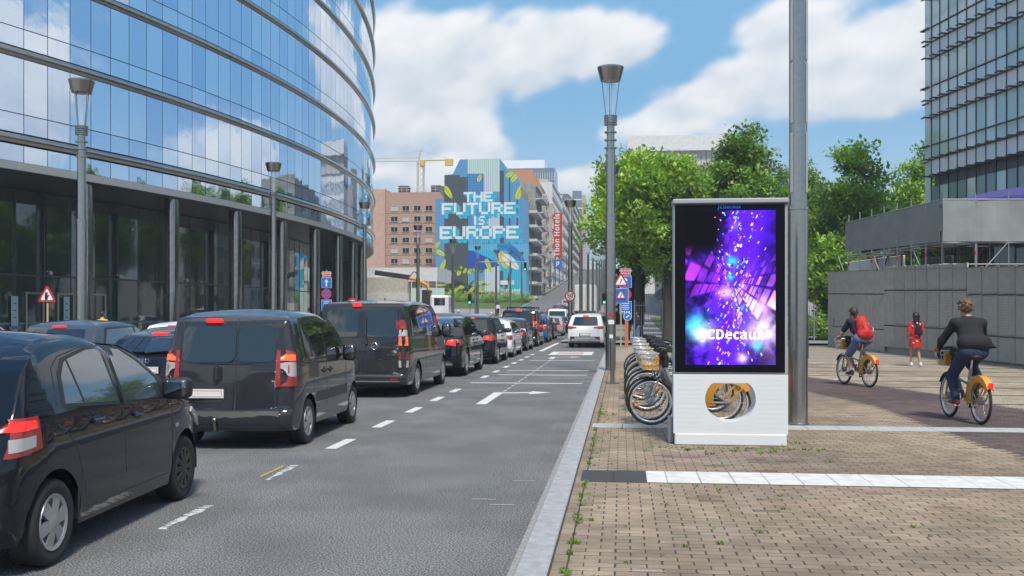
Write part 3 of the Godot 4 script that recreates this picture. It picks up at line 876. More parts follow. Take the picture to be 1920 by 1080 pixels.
func make_louvre_wall() -> void:
	var o := thing("louvre_wall", "long brown metal wall of louvred panels beside the plaza", "wall")
	var p0 := at(9.95, 50.36); var u := Vector3(1.70, 0, 19.43).normalized()
	var nrm := Vector3(-u.z, 0, u.x)
	var rb := Basis(u, Vector3.UP, nrm)
	var w := 1.12
	var sl := MB.new()   # one panel, one metre high: frame and slats
	sl.box(Vector3(0, .5, -.03), Vector3(w - .012, .995, .02))
	for sx: float in [-1.0, 1.0]: sl.bevel(Vector3(sx * (w * .5 - .022), .5, -.008), Vector3(.028, .995, .04), .004)
	sl.bevel(Vector3(0, .985, 0), Vector3(w - .02, .02, .05), .004); sl.bevel(Vector3(0, .012, 0), Vector3(w - .02, .02, .05), .004)
	for k in 24:
		var y := .04 + k * .0392
		sl.quad(Vector3(-w * .5 + .05, y, .022), Vector3(w * .5 - .05, y, .022), Vector3(w * .5 - .05, y + .034, .010), Vector3(-w * .5 + .05, y + .034, .010), Vector3(0, 1, 1))
		sl.quad(Vector3(-w * .5 + .05, y, .022), Vector3(w * .5 - .05, y, .022), Vector3(w * .5 - .05, y - .005, .010), Vector3(-w * .5 + .05, y - .005, .010), Vector3(0, -1, .3))
	var sm := sl.mesh()
	var fl := MB.new()
	fl.bevel(Vector3(0, .5, 0), Vector3(w - .012, .995, .04), .004)
	var fm := fl.mesh()
	rng.seed = 51
	var back := MB.new()
	for i in 30:
		var s := (i + .5) * w
		var h := 3.60 - s * .0315 - (.0 if i < 7 else .06)
		var y := .16 if i < 7 else .36
		if i >= 14: y = .22
		var rows: Array = [.27 * h, .43 * h, .30 * h]
		back.box(p0 + u * s + Vector3.UP * (h * .5 + .1) - nrm * .16, Vector3(w + .002, h, .12), rb)
		for k in 3:
			var m: Material = M.louvre_metal
			obj("panel", fm if i < 8 else sm, m, o, Transform3D(rb * Basis.from_scale(Vector3(1, rows[k] - .045, 1)), p0 + u * s + Vector3.UP * y))
			y += rows[k]
	obj("backing", back, M.louvre_metal, o)
	var cap := MB.new()
	cap.box(p0 + u * 16.8 + Vector3.UP * .1 + nrm * .0, Vector3(33.6, .12, .1), rb)
	obj("plinth", cap, M.concrete_grey, o)
	var top := MB.new()
	top.quad(p0 + Vector3.UP * 3.735 + nrm * .05, p0 + u * 33.6 + Vector3.UP * 2.64 + nrm * .05, p0 + u * 33.6 + Vector3.UP * 2.64 - nrm * .35, p0 + Vector3.UP * 3.735 - nrm * .35, Vector3.UP)
	obj("coping", top, M.louvre_metal, o)
	var st := MB.new(); st.box(p0 + u * 1.0 + Vector3.UP * 1.35 + nrm * .04, Vector3(.05, .3, .01), rb)
	obj("sticker", st, M.sign_blue, o)

func make_scaffold() -> void:
	var c := at(11.95, 39.5); var l := at(10.38, 48.39)
	var u := (l - c).normalized(); var r := Vector3(.9942, 0, -.1073)
	var o := thing("scaffold", "tube scaffold wrapped in grey sheeting above the louvred wall", "scaffold")
	var sheets := [[u, 9.03, M.sheeting, [5.94, 5.84], [4.40, 4.52]], [r, 12.0, M.sheeting_pale, [5.94, 5.94], [4.40, 4.40]]]
	for e in sheets:
		var b := MB.new()
		var d: Vector3 = e[0]
		var q := d.cross(Vector3.UP)
		if q.dot(-c) < 0.0: q = -q
		var N := 24
		for i in N:
			for j in 4:
				var pt := []
				for k in [[0, 0], [1, 0], [1, 1], [0, 1]]:
					var s: float = float(i + k[0]) / N; var t: float = float(j + k[1]) / 4.0
					var y := lerpf(lerpf(e[4][0], e[4][1], s), lerpf(e[3][0], e[3][1], s), t)
					pt.append(c + d * (s * e[1]) + Vector3.UP * y + q * (.05 + .035 * sin(s * 37.0) * (t * 2 - 1) + .03 * sin(s * 11.0 + t * 3.0)))
				b.quad(pt[0], pt[1], pt[2], pt[3], q)
		obj("sheeting", b, e[2], o)
		for k in int(e[1] / 1.25) + 1:
			var p: Vector3 = c + d * (k * 1.25)
			var t := MB.new(); t.tube(p + Vector3.UP * .3, p + Vector3.UP * 6.25, .028, -1.0, 8); obj("upright", t, M.galvanised, o)
			var p2: Vector3 = p + (r if d == u else u) * 1.3
			t = MB.new(); t.tube(p2 + Vector3.UP * .3, p2 + Vector3.UP * 5.9, .028, -1.0, 8); obj("upright", t, M.galvanised if k % 2 == 0 else M.steel_dark, o)
			t = MB.new(); t.tube(p + Vector3.UP * 4.3, p2 + Vector3.UP * 4.3, .026, -1.0, 6); obj("transom", t, M.steel_dark, o)
			if k % 3 == 1:
				t = MB.new(); t.tube(p + Vector3.UP * 3.0, p + d * 1.25 + Vector3.UP * 4.4, .026, -1.0, 6); obj("brace", t, M.galvanised if k % 2 else M.post_yellow, o)
			if k % 3 == 0:
				t = MB.new(); t.tube(p2 + Vector3.UP * 4.4, p2 + d * 1.25 + Vector3.UP * 3.0, .026, -1.0, 6); obj("brace", t, M.steel_dark, o)
			if k % 2 == 1:
				t = MB.new(); t.tube(p + Vector3.UP * 3.9, p + Vector3.UP * 4.05, .04, -1.0, 8); obj("coupler", t, M.sign_red, o)
		for y: float in [3.55, 4.36, 5.98]:
			var t := MB.new(); t.tube(c + Vector3.UP * y, c + d * e[1] + Vector3.UP * (y - (.08 if y > 5 and d == u else 0.0)), .028, -1.0, 8); obj("ledger", t, M.galvanised, o)
		for y: float in [3.4, 4.3]:
			var s2: Vector3 = (r if d == u else u) * 1.3
			var t := MB.new(); t.tube(c + s2 + Vector3.UP * y, c + s2 + d * e[1] + Vector3.UP * y, .028, -1.0, 8); obj("ledger", t, M.steel_dark, o)
	var pod := MB.new()
	pod.box(c + r * 9.5 + u * 4.0 + Vector3.UP * 2.6, Vector3(14.0, 5.2, 6.0), Basis(r, Vector3.UP, -u))
	var po := obj("podium", pod, M.window_dark); tag(po, "dark glazed podium block behind the scaffold", "building")
	var st := MB.new(); st.bevel(c + u * 9.2 + r * 1.4 + Vector3.UP * 3.6, Vector3(.1, 1.3, 6.0), .02, Basis(r, Vector3.UP, u))
	tag(obj("site_screen", st, M.stone_white), "white site screen standing behind the scaffold tubes", "screen")
	# blue sheet lying in a hump over the corner
	var tb := MB.new()
	var prof := [[1.0, 6.02], [2.0, 6.28], [3.2, 6.62], [4.6, 6.84], [6.5, 6.95], [10.0, 7.05]]
	for i in prof.size() - 1:
		for j in 3:
			var q := []
			for k in [[0, 0], [1, 0], [1, 1], [0, 1]]:
				var e: Array = prof[i + k[0]]
				q.append(c + r * e[0] + u * (1.2 + (j + k[1]) * 1.2) + Vector3.UP * (5.98 + (e[1] - 5.98) * sin(PI * (.15 + .35 * (j + k[1]) / 3.0 * 2.0))))
			tb.quad(q[0], q[1], q[2], q[3], Vector3(0, 1, 1))
	for i in prof.size() - 1:
		tb.quad(c + r * prof[i][0] + u * 1.2 + Vector3.UP * 5.5, c + r * prof[i + 1][0] + u * 1.2 + Vector3.UP * 5.5, c + r * prof[i + 1][0] + u * 1.2 + Vector3.UP * (5.98 + (prof[i + 1][1] - 5.98) * .454), c + r * prof[i][0] + u * 1.2 + Vector3.UP * (5.98 + (prof[i][1] - 5.98) * .454), Vector3(0, 0, 1))
	tag(obj("blue_tarpaulin", tb, M.tarp_blue), "violet blue tarpaulin humped over the scaffold top", "tarpaulin")

# ---------- far buildings ----------
func block(o: Node3D, x0: float, x1: float, d0: float, d1: float, h: float, m: Material, g: float, called := "wall") -> void:
	var b := MB.new()
	b.box(at((x0 + x1) * .5, (d0 + d1) * .5, g + h * .5 - .5), Vector3(absf(x1 - x0), h + 1.0, absf(d1 - d0)))
	obj(called, b, m, o)

func win(o: Node3D, c: Vector3, w: float, h: float, face: Vector3, glass: Material, frame: Material, split := true) -> void: # a window set into a wall: frame ring proud, pane behind it
	var rb := Basis(Vector3.UP.cross(face), Vector3.UP, face)
	var f := MB.new()
	var t := .09
	f.box(c + Vector3.UP * (h * .5) + face * .03, Vector3(w + t, t, .12), rb); f.box(c - Vector3.UP * (h * .5) + face * .06, Vector3(w + t * 2.5, t, .2), rb)
	f.box(c + rb.x * (w * .5) + face * .03, Vector3(t, h - t, .12), rb); f.box(c - rb.x * (w * .5) + face * .03, Vector3(t, h - t, .12), rb)
	if split: f.box(c + face * .03, Vector3(t * .7, h - t, .08), rb)
	var fo := obj("window", f, frame, o)
	var p := MB.new(); p.box(c + face * .012, Vector3(w - t, h - t, .02), rb)
	obj("pane", p, glass, fo)

func side_facade(called: String, label: String, x: float, d0: float, d1: float, h: float, m: Material, storeys: int, bays: int, style: String, roof: Material, roof_h := 2.5) -> Node3D:
	var o := thing(called, label, "building")
	var g := rise(d0)
	block(o, x - 14.0, x, d0, d1, h, m, g)
	var sh := h / storeys; var bw := (d1 - d0) / bays
	for k in storeys:
		for i in bays:
			var c := at(x, d0 + (i + .5) * bw, g + (k + .55) * sh)
			win(o, c, bw * .55, sh * .55, Vector3.RIGHT, M.window_dark, M.stone_white if style != "grey" else M.concrete_grey)
		if style == "grey" and k > 0:
			var b := MB.new(); b.bevel(at(x + .7, (d0 + d1) * .5, g + k * sh + .1), Vector3(1.4, .2, (d1 - d0) * .96), .03); b.bevel(at(x + 1.35, (d0 + d1) * .5, g + k * sh + .55), Vector3(.12, .8, (d1 - d0) * .96), .03)
			obj("balcony", b, M.concrete_pale, o)
		elif style == "bay" and k > 0:
			var b := MB.new(); b.bevel(at(x + .45, d0 + bw * 1.5, g + (k + .5) * sh), Vector3(.9, sh * .98, bw * 1.1), .05)
			var bo := obj("bay", b, m, o)
			win(bo, at(x + .9, d0 + bw * 1.5, g + (k + .55) * sh), bw * .6, sh * .55, Vector3.RIGHT, M.window_dark, M.stone_white)
		var l := MB.new(); l.bevel(at(x + .12, (d0 + d1) * .5, g + (k + 1) * sh - .15), Vector3(.24, .3, d1 - d0 - .02), .03)
		obj("ledge", l, m, o)
	var rf := MB.new()
	var X0 := x - 14.0; var y := g + h + .01
	var ap := [Vector2(X0 + .2, y), Vector2(x - .1, y), Vector2(x - 1.6, y + roof_h), Vector2(X0 + 1.6, y + roof_h)]
	rf.prism(PackedVector2Array(ap), -d1 + .02, -d0 - .02)
	obj("roof", rf, roof, o)
	return o

func poly_fill(im: Image, pts: Array, c: Color) -> void: # scan-line fill in pixels
	var y0 := 1e9; var y1 := -1e9
	for p: Vector2 in pts: y0 = minf(y0, p.y); y1 = maxf(y1, p.y)
	for y in range(maxi(0, int(y0)), mini(im.get_height() - 1, int(y1)) + 1):
		var xs: Array[float] = []
		for i in pts.size():
			var a: Vector2 = pts[i]; var b: Vector2 = pts[(i + 1) % pts.size()]
			if (a.y <= y) != (b.y <= y): xs.append(a.x + (y - a.y) / (b.y - a.y) * (b.x - a.x))
		xs.sort()
		for i in range(0, xs.size() - 1, 2):
			var q0 := clampi(int(xs[i]), 0, im.get_width()); var q1 := clampi(int(xs[i + 1]) + 1, 0, im.get_width())
			if q1 > q0: im.fill_rect(Rect2i(q0, y, q1 - q0, 1), c)

func leaf_fill(im: Image, c: Vector2, l: float, w: float, a: float, col: Color) -> void:
	var p := []
	for i in 16:
		var t := TAU * i / 16.0
		p.append(c + Vector2(cos(t) * l, sin(t) * w * (1.0 - .35 * cos(t))).rotated(a))
	poly_fill(im, p, col)
	poly_fill(im, [c + Vector2(-l, -.8).rotated(a), c + Vector2(l, -.8).rotated(a), c + Vector2(l, .8).rotated(a), c + Vector2(-l, .8).rotated(a)], Color(col.r * .55, col.g * .55, .05))

func mural_image() -> ImageTexture: # paint on a gable, 3 texels for 0.29 m
	var S := 3.0
	var im := Image.create(175 * 3, 278 * 3, false, Image.FORMAT_RGB8)
	var R := func(x0: float, y0: float, x1: float, y1: float, c: Color) -> void:
		im.fill_rect(Rect2i(int(x0 * S), int(y0 * S), int((x1 - x0) * S), int((y1 - y0) * S)), c)
	var blue := Color(.36, .62, .83); var dark := Color(.30, .32, .33); var pale := Color(.78, .88, .86); var cyan := Color(.15, .76, .93); var lil := Color(.80, .84, .90); var deep := Color(.08, .30, .78); var white := Color(.93, .93, .93)
	im.fill(blue)
	R.call(17, 30, 62, 278, dark); R.call(46, 0, 60, 34, blue); R.call(61, 0, 121, 62, pale); R.call(61, 28, 91, 70, Color(.28, .58, .84)); R.call(91, 28, 107, 72, lil)
	R.call(121, 23, 129, 200, Color(.27, .30, .36)); R.call(138, 30, 141, 278, Color(.20, .33, .45)); R.call(152, 60, 155, 278, Color(.20, .33, .45))
	for k in 8: R.call(61 + k * 4, 28, 61.4 + k * 4, 70, Color(.12, .30, .48)); R.call(61, 30 + k * 5, 91, 30.5 + k * 5, Color(.12, .30, .48))
	R.call(62, 70, 121, 140, Color(.28, .58, .84)); R.call(95, 100, 121, 140, lil)
	R.call(62, 160, 175, 278, Color(.36, .74, .92)); R.call(62, 172, 124, 190, deep); R.call(93, 190, 124, 262, Color(.82, .87, .92)); R.call(62, 200, 93, 250, Color(.42, .68, .86))
	poly_fill(im, [Vector2(62, 186) * S, Vector2(80, 166) * S, Vector2(122, 200) * S, Vector2(62, 214) * S], deep)
	poly_fill(im, [Vector2(66, 170) * S, Vector2(110, 172) * S, Vector2(122, 196) * S], cyan)
	poly_fill(im, [Vector2(121, 160) * S, Vector2(160, 190) * S, Vector2(160, 278) * S, Vector2(121, 278) * S], cyan)
	R.call(121, 210, 127, 240, Color(.22, .28, .40))
	for k in 44: R.call(k * 4, 0, k * 4 + .35, 278, Color(.22, .40, .55))
	# lettering: strokes in white over a cyan slanted depth
	var words := [["THE", 53.0, 62.0, 56.0, 18.0], ["FUTURE", 12.0, 82.0, 140.0, 22.0], ["IS", 69.0, 107.0, 25.0, 17.0], ["EUROPE", 8.0, 126.0, 150.0, 24.0]]
	var G := {"T": ["11111", "00100", "00100", "00100", "00100"], "H": ["10001", "10001", "11111", "10001", "10001"], "E": ["11111", "10000", "11110", "10000", "11111"], "F": ["11111", "10000", "11110", "10000", "10000"], "U": ["10001", "10001", "10001", "10001", "01110"], "R": ["11110", "10001", "11110", "10010", "10001"], "I": ["010", "010", "010", "010", "010"], "S": ["01111", "10000", "01110", "00001", "11110"], "O": ["01110", "10001", "10001", "10001", "01110"], "P": ["11110", "10001", "11110", "10000", "10000"]}
	for lay in 2:
		for wd in words:
			var txt: String = wd[0]
			var lw: float = wd[3] / txt.length()
			for i in txt.length():
				var rows: Array = G[txt[i]]
				var nx: int = rows[0].length()
				var cw := lw * .9 / nx; var ch: float = wd[4] / 5.0
				for ry in 5:
					for rx in nx:
						if rows[ry][rx] == "1":
							var x: float = wd[1] + i * lw + rx * cw; var y: float = wd[2] + ry * ch
							if lay == 0:
								for s in 10: R.call(x + s * .75, y + s * .75, x + cw + 1.2 + s * .75, y + ch + 1.2 + s * .75, cyan if (s + rx) % 4 != 3 else Color(.08, .55, .72))
							else: R.call(x, y, x + cw + .7, y + ch + .5, white)
	# leaves, branch and a bird
	rng.seed = 61
	for e in [[24, 62, 14, 5, 1.0], [150, 34, 13, 4, -.9], [158, 62, 16, 5, -1.2], [140, 30, 9, 4, -.5], [4, 160, 9, 3, -.9], [10, 176, 10, 4, .5], [14, 200, 14, 4, -1.2], [100, 200, 14, 4, 1.2]]:
		leaf_fill(im, Vector2(e[0], e[1]) * S, e[2] * S, e[3] * S, e[4], Color(.84, .87, .16))
	poly_fill(im, [Vector2(0, 214) * S, Vector2(30, 224) * S, Vector2(100, 250) * S, Vector2(100, 262) * S, Vector2(20, 250) * S, Vector2(0, 240) * S], Color(.16, .17, .16))
	for k in 46:
		var p := Vector2(rng.randf_range(4, 100), rng.randf_range(205, 262))
		leaf_fill(im, p * S, rng.randf_range(4, 11) * S, rng.randf_range(1.6, 3.4) * S, rng.randf_range(-1.4, .4), [Color(.84, .87, .16), Color(.84, .87, .16), Color(.22, .46, .20)][k % 3])
	poly_fill(im, [Vector2(122, 262) * S, Vector2(136, 222) * S, Vector2(140, 206) * S, Vector2(144, 208) * S, Vector2(138, 230) * S, Vector2(128, 264) * S], Color(.42, .18, .14))
	leaf_fill(im, Vector2(128, 190) * S, 17 * S, 7 * S, 1.25, Color(.95, .80, .25))
	leaf_fill(im, Vector2(142, 194) * S, 20 * S, 8 * S, .75, Color(.92, .92, .90))
	leaf_fill(im, Vector2(150, 178) * S, 24 * S, 8 * S, .75, Color(.10, .45, .80))
	leaf_fill(im, Vector2(128, 165) * S, 12 * S, 7 * S, .1, Color(.12, .55, .82))
	leaf_fill(im, Vector2(83, 36) * S, 8 * S, 3 * S, -1.2, Color(.95, .83, .30))
	R.call(122, 228, 136, 236, white); R.call(140, 228, 148, 236, Color(.75, .9, .97)); R.call(64, 255, 118, 278, Color(.86, .87, .88)); R.call(102, 250, 122, 256, Color(.78, .22, .52))
	for k in 9: R.call(124 + k * 4, 244 + (k % 2), 126.5 + k * 4, 258, white)
	im.adjust_bcs(.92, 1.0, .95)
	return ImageTexture.create_from_image(im)

func make_far_buildings() -> void:
	# gable with a painted mural
	var o := thing("mural_building", "tall building whose gable carries a blue mural reading THE FUTURE IS EUROPE", "building")
	var k := 182.0 / 1900.0
	var X0 := -33.3; var g := rise(180)
	var pts := [[0, 278], [0, 75], [17, 73], [17, 30], [33, 28], [46, 1], [121, 0], [136, 23], [150, 26], [160, 51], [161, 73], [174, 81], [175, 278]]
	var poly := PackedVector2Array()
	for p in pts: poly.append(Vector2(X0 + p[0] * .0965, 29.4 - p[1] * .0958))
	var m := mat("mural_paint", Color.WHITE, .85)
	m.albedo_texture = mural_image()
	var b := MB.new()
	var ix := Geometry2D.triangulate_polygon(poly)
	for i in range(0, ix.size(), 3):
		for j in [0, 1, 2] :
			var q := poly[ix[i + j]]
			b.v.append(Vector3(q.x, q.y, -180.0)); b.n.append(Vector3.BACK); b.u.append(Vector2((q.x - X0) / 16.89, (29.4 - q.y) / 26.63))
		var s := b.v.size()
		if (b.v[s - 1] - b.v[s - 3]).cross(b.v[s - 2] - b.v[s - 3]).z < 0.0:
			var t := b.v[s - 1]; b.v[s - 1] = b.v[s - 2]; b.v[s - 2] = t
			var tu := b.u[s - 1]; b.u[s - 1] = b.u[s - 2]; b.u[s - 2] = tu
	obj("mural", b, m, o)
	b = MB.new()
	b.prism(poly, -194.0, -180.05)
	obj("wall", b, M.concrete_grey, o)
	for s in 7:
		for i in 3: win(o, at(-16.42, 183.0 + i * 4.2, g + 2.0 + s * 2.55), 1.6, 1.4, Vector3.RIGHT, M.window_dark, M.concrete_grey)
		b = MB.new(); b.bevel(at(-15.7, 187.0, g + .6 + s * 2.55), Vector3(1.5, .5, 12.5), .04); obj("balcony", b, M.concrete_pale, o)
	b = MB.new(); b.prism(PackedVector2Array([Vector2(-33.4, 24.6), Vector2(-31.8, 24.6), Vector2(-31.8, 22.6)]), -184.0, -180.3); obj("canopy", b, M.slate, o)
	# pink brick block
	o = thing("brick_building", "pink brick office block with seven rows of windows left of the mural", "building")
	g = rise(192)
	block(o, -45.2, -33.35, 192, 206, 25.0 - g, M.pink_brick, g)
	block(o, -62.0, -45.2, 191.2, 206, 25.6 - g, M.pink_render, g, "wing")
	for r in 8:
		for c in 5:
			var gl: Material = M.window_dark if (r * 7 + c * 5) % 4 else M.curtain
			win(o, at(-43.55 + c * 2.26, 192.0, 21.9 - r * 2.03), 1.35, 1.02, Vector3.BACK, gl, M.stone_cream)
		b = MB.new(); b.box(at(-39.3, 191.97, 21.1 - r * 2.03), Vector3(11.7, .09, .09)); obj("string_course", b, M.stone_cream, o)
	b = MB.new()
	for c in 13: b.tube(at(-45 + c * .95, 192.3, 25), at(-45 + c * .95, 192.3, 26), .04, -1.0, 4)
	b.box(at(-39.3, 192.3, 26.0), Vector3(12, .08, .08)); b.box(at(-39.3, 192.3, 25.5), Vector3(12, .06, .06))
	obj("roof_rail", b, M.stone_white, o)
	for x in [-42.0, -35.6]:
		b = MB.new(); b.bevel(at(x, 194.0, 25.7), Vector3(2.0, 1.4, 2.0), .05); obj("roof_unit", b, M.rim_dark, o)
	# street front beyond the mural
	side_facade("apartment_building", "grey concrete block with deep balconies beyond the mural gable", -16.4, 194.2, 207, 21.5, M.concrete_grey, 8, 3, "grey", M.concrete_grey, .6)
	side_facade("apartment_building", "cream stone house with orange brick attic on the street beyond the mural", -16.6, 207.2, 224, 21.0, M.stone_cream, 7, 4, "bay", M.orange_brick, 4.5)
	side_facade("apartment_building", "narrow stone house with slate mansard in the far street row", -16.5, 224.2, 240, 20.0, M.stone_cream, 6, 3, "bay", M.slate, 4.0)
	side_facade("hotel_building", "white hotel front with a red vertical sign in the far street row", -16.3, 240.2, 282, 25.0, M.stone_white, 8, 9, "flat", M.concrete_pale, .8)
	side_facade("office_building", "pale office front far up the rising street", -16.4, 282.2, 345, 24.0, M.concrete_pale, 7, 10, "flat", M.slate, 1.5)
	side_facade("office_building", "last grey office front at the top of the street", -16.4, 345.2, 430, 26.0, M.concrete_grey, 8, 12, "flat", M.slate, 1.5)
	var s := thing("hotel_sign", "red vertical hotel sign hanging on the white street front", "sign", at(-15.2, 240.5, rise(240)))
	b = MB.new(); b.bevel(Vector3(0, 12.5, 0), Vector3(2.4, 10.5, .3), .05); obj("board", b, M.sign_red, s)
	var tm := TextMesh.new(); tm.text = "Thon Hotels"; tm.font = font(true); tm.font_size = 32; tm.pixel_size = .055; tm.depth = .04
	obj("lettering", tm, M.sign_white, s, Transform3D(Basis(Vector3.BACK, PI / 2), Vector3(0, 12.5, .17)))
	b = MB.new(); b.bevel(Vector3(0.2, 5.6, 0), Vector3(2.0, 2.2, .3), .05); var pb := obj("parking_board", b, M.sign_blue, s)
	tm = TextMesh.new(); tm.text = "P"; tm.font = font(true); tm.font_size = 48; tm.pixel_size = .035; tm.depth = .04
	obj("lettering", tm, M.sign_white, pb, Transform3D(Basis.IDENTITY, Vector3(.2, 5.6, .17)))
	# towers
	o = thing("office_tower", "dark blue gridded office tower above the far street fronts", "building")
	block(o, -52.0, -27.5, 420, 440, 62, M.window_blue, 0)
	for i in 26:
		b = MB.new(); b.box(at(-51.9 + i * .97, 419.8, 34), Vector3(.18, 52, .4)); obj("mullion", b, M.stone_white, o)
	for i in 8:
		b = MB.new(); b.box(at(-39.75, 419.7, 20 + i * 5.2), Vector3(24.6, .5, .5)); obj("floor_band", b, M.slate, o)
	block(o, -50.0, -32.0, 424, 436, 66, M.frosted_band, 0, "roof_storey")
	o = thing("slim_tower", "slim blue tower far behind the street", "building")
	block(o, -24.0, -19.5, 500, 510, 62, M.window_blue, 0); block(o, -19.4, -17.8, 500, 508, 60, M.pink_render, 0, "core")
	for i in 9:
		b = MB.new(); b.box(at(-21.75, 499.9, 24 + i * 4.2), Vector3(4.6, .5, .3)); obj("floor_band", b, M.frosted_band, o)
	# right side
	o = thing("louvred_building", "large pale building with a louvred roof storey behind the park trees", "building")
	g = rise(205)
	block(o, 2.4, 21.0, 205, 225, 30.0 - g, M.stone_white, g)
	block(o, 1.2, 21.6, 203.5, 226, 2.0, M.stone_white, 35.0, "roof_slab")
	for i in 18:
		b = MB.new(); b.bevel(at(2.9 + i * 1.03, 204.8, 32.4), Vector3(.92, 4.0, .3), .03); obj("louvre_panel", b, M.concrete_pale, o)
		for r in 3: win(o, at(2.9 + i * 1.03, 205.0, 27.5 - r * 3.6), .6, 2.4, Vector3.BACK, M.window_blue, M.stone_white, false)
	block(o, 2.4, 21.0, 205.1, 224, 6.5, M.concrete_pale, 29.8, "roof_storey")
	o = thing("concrete_office", "grey concrete office block hidden behind the park trees", "building")
	g = rise(124)
	block(o, 6.0, 18.0, 124, 152, 18.6, M.concrete_grey, g)
	for r in 5:
		for i in 7: win(o, at(6.0, 126.0 + i * 3.9, g + 2.2 + r * 3.3), 2.3, 1.7, Vector3.LEFT, M.window_dark, M.concrete_pale)
		for i in 4: win(o, at(7.5 + i * 3.0, 124.0, g + 2.2 + r * 3.3), 1.9, 1.7, Vector3.BACK, M.window_dark, M.concrete_pale)
	o = thing("grey_terrace", "lower grey block next to the concrete office", "building")
	block(o, 6.4, 18.0, 152.2, 196, 15.5, M.concrete_pale, rise(152))
	for r in 4:
		for i in 10: win(o, at(6.4, 154.5 + i * 4.2, rise(152) + 2.4 + r * 3.5), 2.3, 1.7, Vector3.LEFT, M.window_dark, M.concrete_grey)
	o = thing("far_terrace", "distant grey buildings on the right at the top of the street", "building")
	block(o, 3.5, 20.0, 300, 360, 28, M.concrete_grey, rise(300)); block(o, 2.0, 20.0, 372, 420, 38, M.slate, rise(372), "rear_wall")
	# low site buildings
	o = thing("site_building", "low concrete building with pale upper band and glazed stair on the left", "building")
	block(o, -40.0, -27.6, 130, 140, 4.3, M.concrete_pale, 0); block(o, -40.0, -27.8, 130.3, 140, 1.5, M.stone_cream, 4.9, "upper_band"); block(o, -42.0, -24.0, 131, 142, .8, M.stone_white, 6.9, "roof")
	for i in 4:
		b = MB.new(); b.box(at(-26.6 + i * 1.1, 129.8, 3.4), Vector3(1.0, 3.2, .08)); obj("stair_pane", b, M.green_glass, o)
		b = MB.new(); b.box(at(-27.15 + i * 1.1, 129.7, 3.0), Vector3(.1, 6.0, .1)); obj("stair_post", b, M.stone_white, o)
	b = MB.new(); b.bevel(at(-31.0, 129.0, 2.2), Vector3(8.0, .5, .4), .03)
	obj("rail", b, M.steel_dark, o)
	# tower crane
	o = thing("tower_crane", "pale tower crane standing far behind the brick block", "crane", at(-66, 330))
	b = MB.new()
	for sx: float in [-1.0, 1.0]:
		for sz: float in [-1.0, 1.0]: b.tube(Vector3(sx, 0, sz), Vector3(sx, 52, sz), .16, -1.0, 4)
	for i in 26:
		var y := i * 2.0
		b.tube(Vector3(-1, y, 1), Vector3(1, y + 2, 1), .09, -1.0, 4); b.tube(Vector3(1, y, -1), Vector3(1, y + 2, 1), .09, -1.0, 4); b.tube(Vector3(-1, y + 2, 1), Vector3(1, y + 2, 1), .09, -1.0, 4)
	obj("mast", b, M.crane_paint, o)
	b = MB.new()
	for i in 14: b.tube(Vector3(-1.0 - i * 1.6, 52, .5), Vector3(-2.6 - i * 1.6, 52, .5), .16, -1.0, 4); b.tube(Vector3(-1.0 - i * 1.6, 52, .5), Vector3(-1.8 - i * 1.6, 53.2, 0), .08, -1.0, 4); b.tube(Vector3(-1.8 - i * 1.6, 53.2, 0), Vector3(-2.6 - i * 1.6, 52, .5), .08, -1.0, 4)
	b.tube(Vector3(0, 53.2, 0), Vector3(-22, 53.2, 0), .13, -1.0, 4); b.tube(Vector3(0, 55.5, 0), Vector3(-14, 53.2, 0), .05, -1.0, 4)
	obj("jib", b, M.crane_paint, o)
	b = MB.new(); b.tube(Vector3(0, 52.2, 0), Vector3(11, 52.2, 0), .22, -1.0, 4); b.box(Vector3(9.5, 51.4, 0), Vector3(2.6, 2.2, 1.2)); b.tube(Vector3(0, 55.5, 0), Vector3(10, 52.4, 0), .05, -1.0, 4)
	obj("counter_jib", b, M.crane_yellow, o)
	b = MB.new(); b.tube(Vector3(-.6, 52, 0), Vector3(0, 56, 0), .3, .1, 4); b.bevel(Vector3(.8, 51.2, .9), Vector3(1.6, 2.0, 1.4), .1)
	obj("cab", b, M.crane_yellow, o)

func font(bold := false) -> SystemFont:
	var f := SystemFont.new()
	f.font_names = PackedStringArray(["Droid Sans"])
	if bold: f.font_weight = 700
	return f

# ---------- trees ----------
func leaf_clump() -> ArrayMesh:
	var b := MB.new()
	rng.seed = 91
	for k in 11:
		var p := Vector3(rng.randf_range(-.34, .34), rng.randf_range(-.26, .26), rng.randf_range(-.34, .34))
		var e := Basis.from_euler(Vector3(rng.randf_range(-1.0, .9), rng.randf() * TAU, rng.randf_range(-.7, .7)))
		var l := rng.randf_range(.10, .17); var w := l * .62
		var n := e.y
		var tip := p + e.z * l; var tail := p - e.z * l
		var s0 := p + e.x * w - n * .02; var s1 := p - e.x * w - n * .02
		b.tri(tail, s0, tip, n, n, n); b.tri(tail, tip, s1, n, n, n)
	return b.mesh()

func baked(part: ArrayMesh, places: Array[Transform3D], tints: Array[Color]) -> ArrayMesh: # many leaves joined into one mesh
	var a := part.surface_get_arrays(0)
	var v: PackedVector3Array = a[Mesh.ARRAY_VERTEX]; var n: PackedVector3Array = a[Mesh.ARRAY_NORMAL]
	var V := PackedVector3Array(); var N := PackedVector3Array(); var C := PackedColorArray()
	var one := PackedColorArray(); one.resize(v.size())
	for i in places.size():
		V.append_array(places[i] * v)
		N.append_array(Transform3D(places[i].basis.orthonormalized(), Vector3.ZERO) * n)
		one.fill(tints[i]); C.append_array(one)
	var out := []; out.resize(Mesh.ARRAY_MAX)
	out[Mesh.ARRAY_VERTEX] = V; out[Mesh.ARRAY_NORMAL] = N; out[Mesh.ARRAY_COLOR] = C
	var m := ArrayMesh.new(); m.add_surface_from_arrays(Mesh.PRIMITIVE_TRIANGLES, out)
	return m

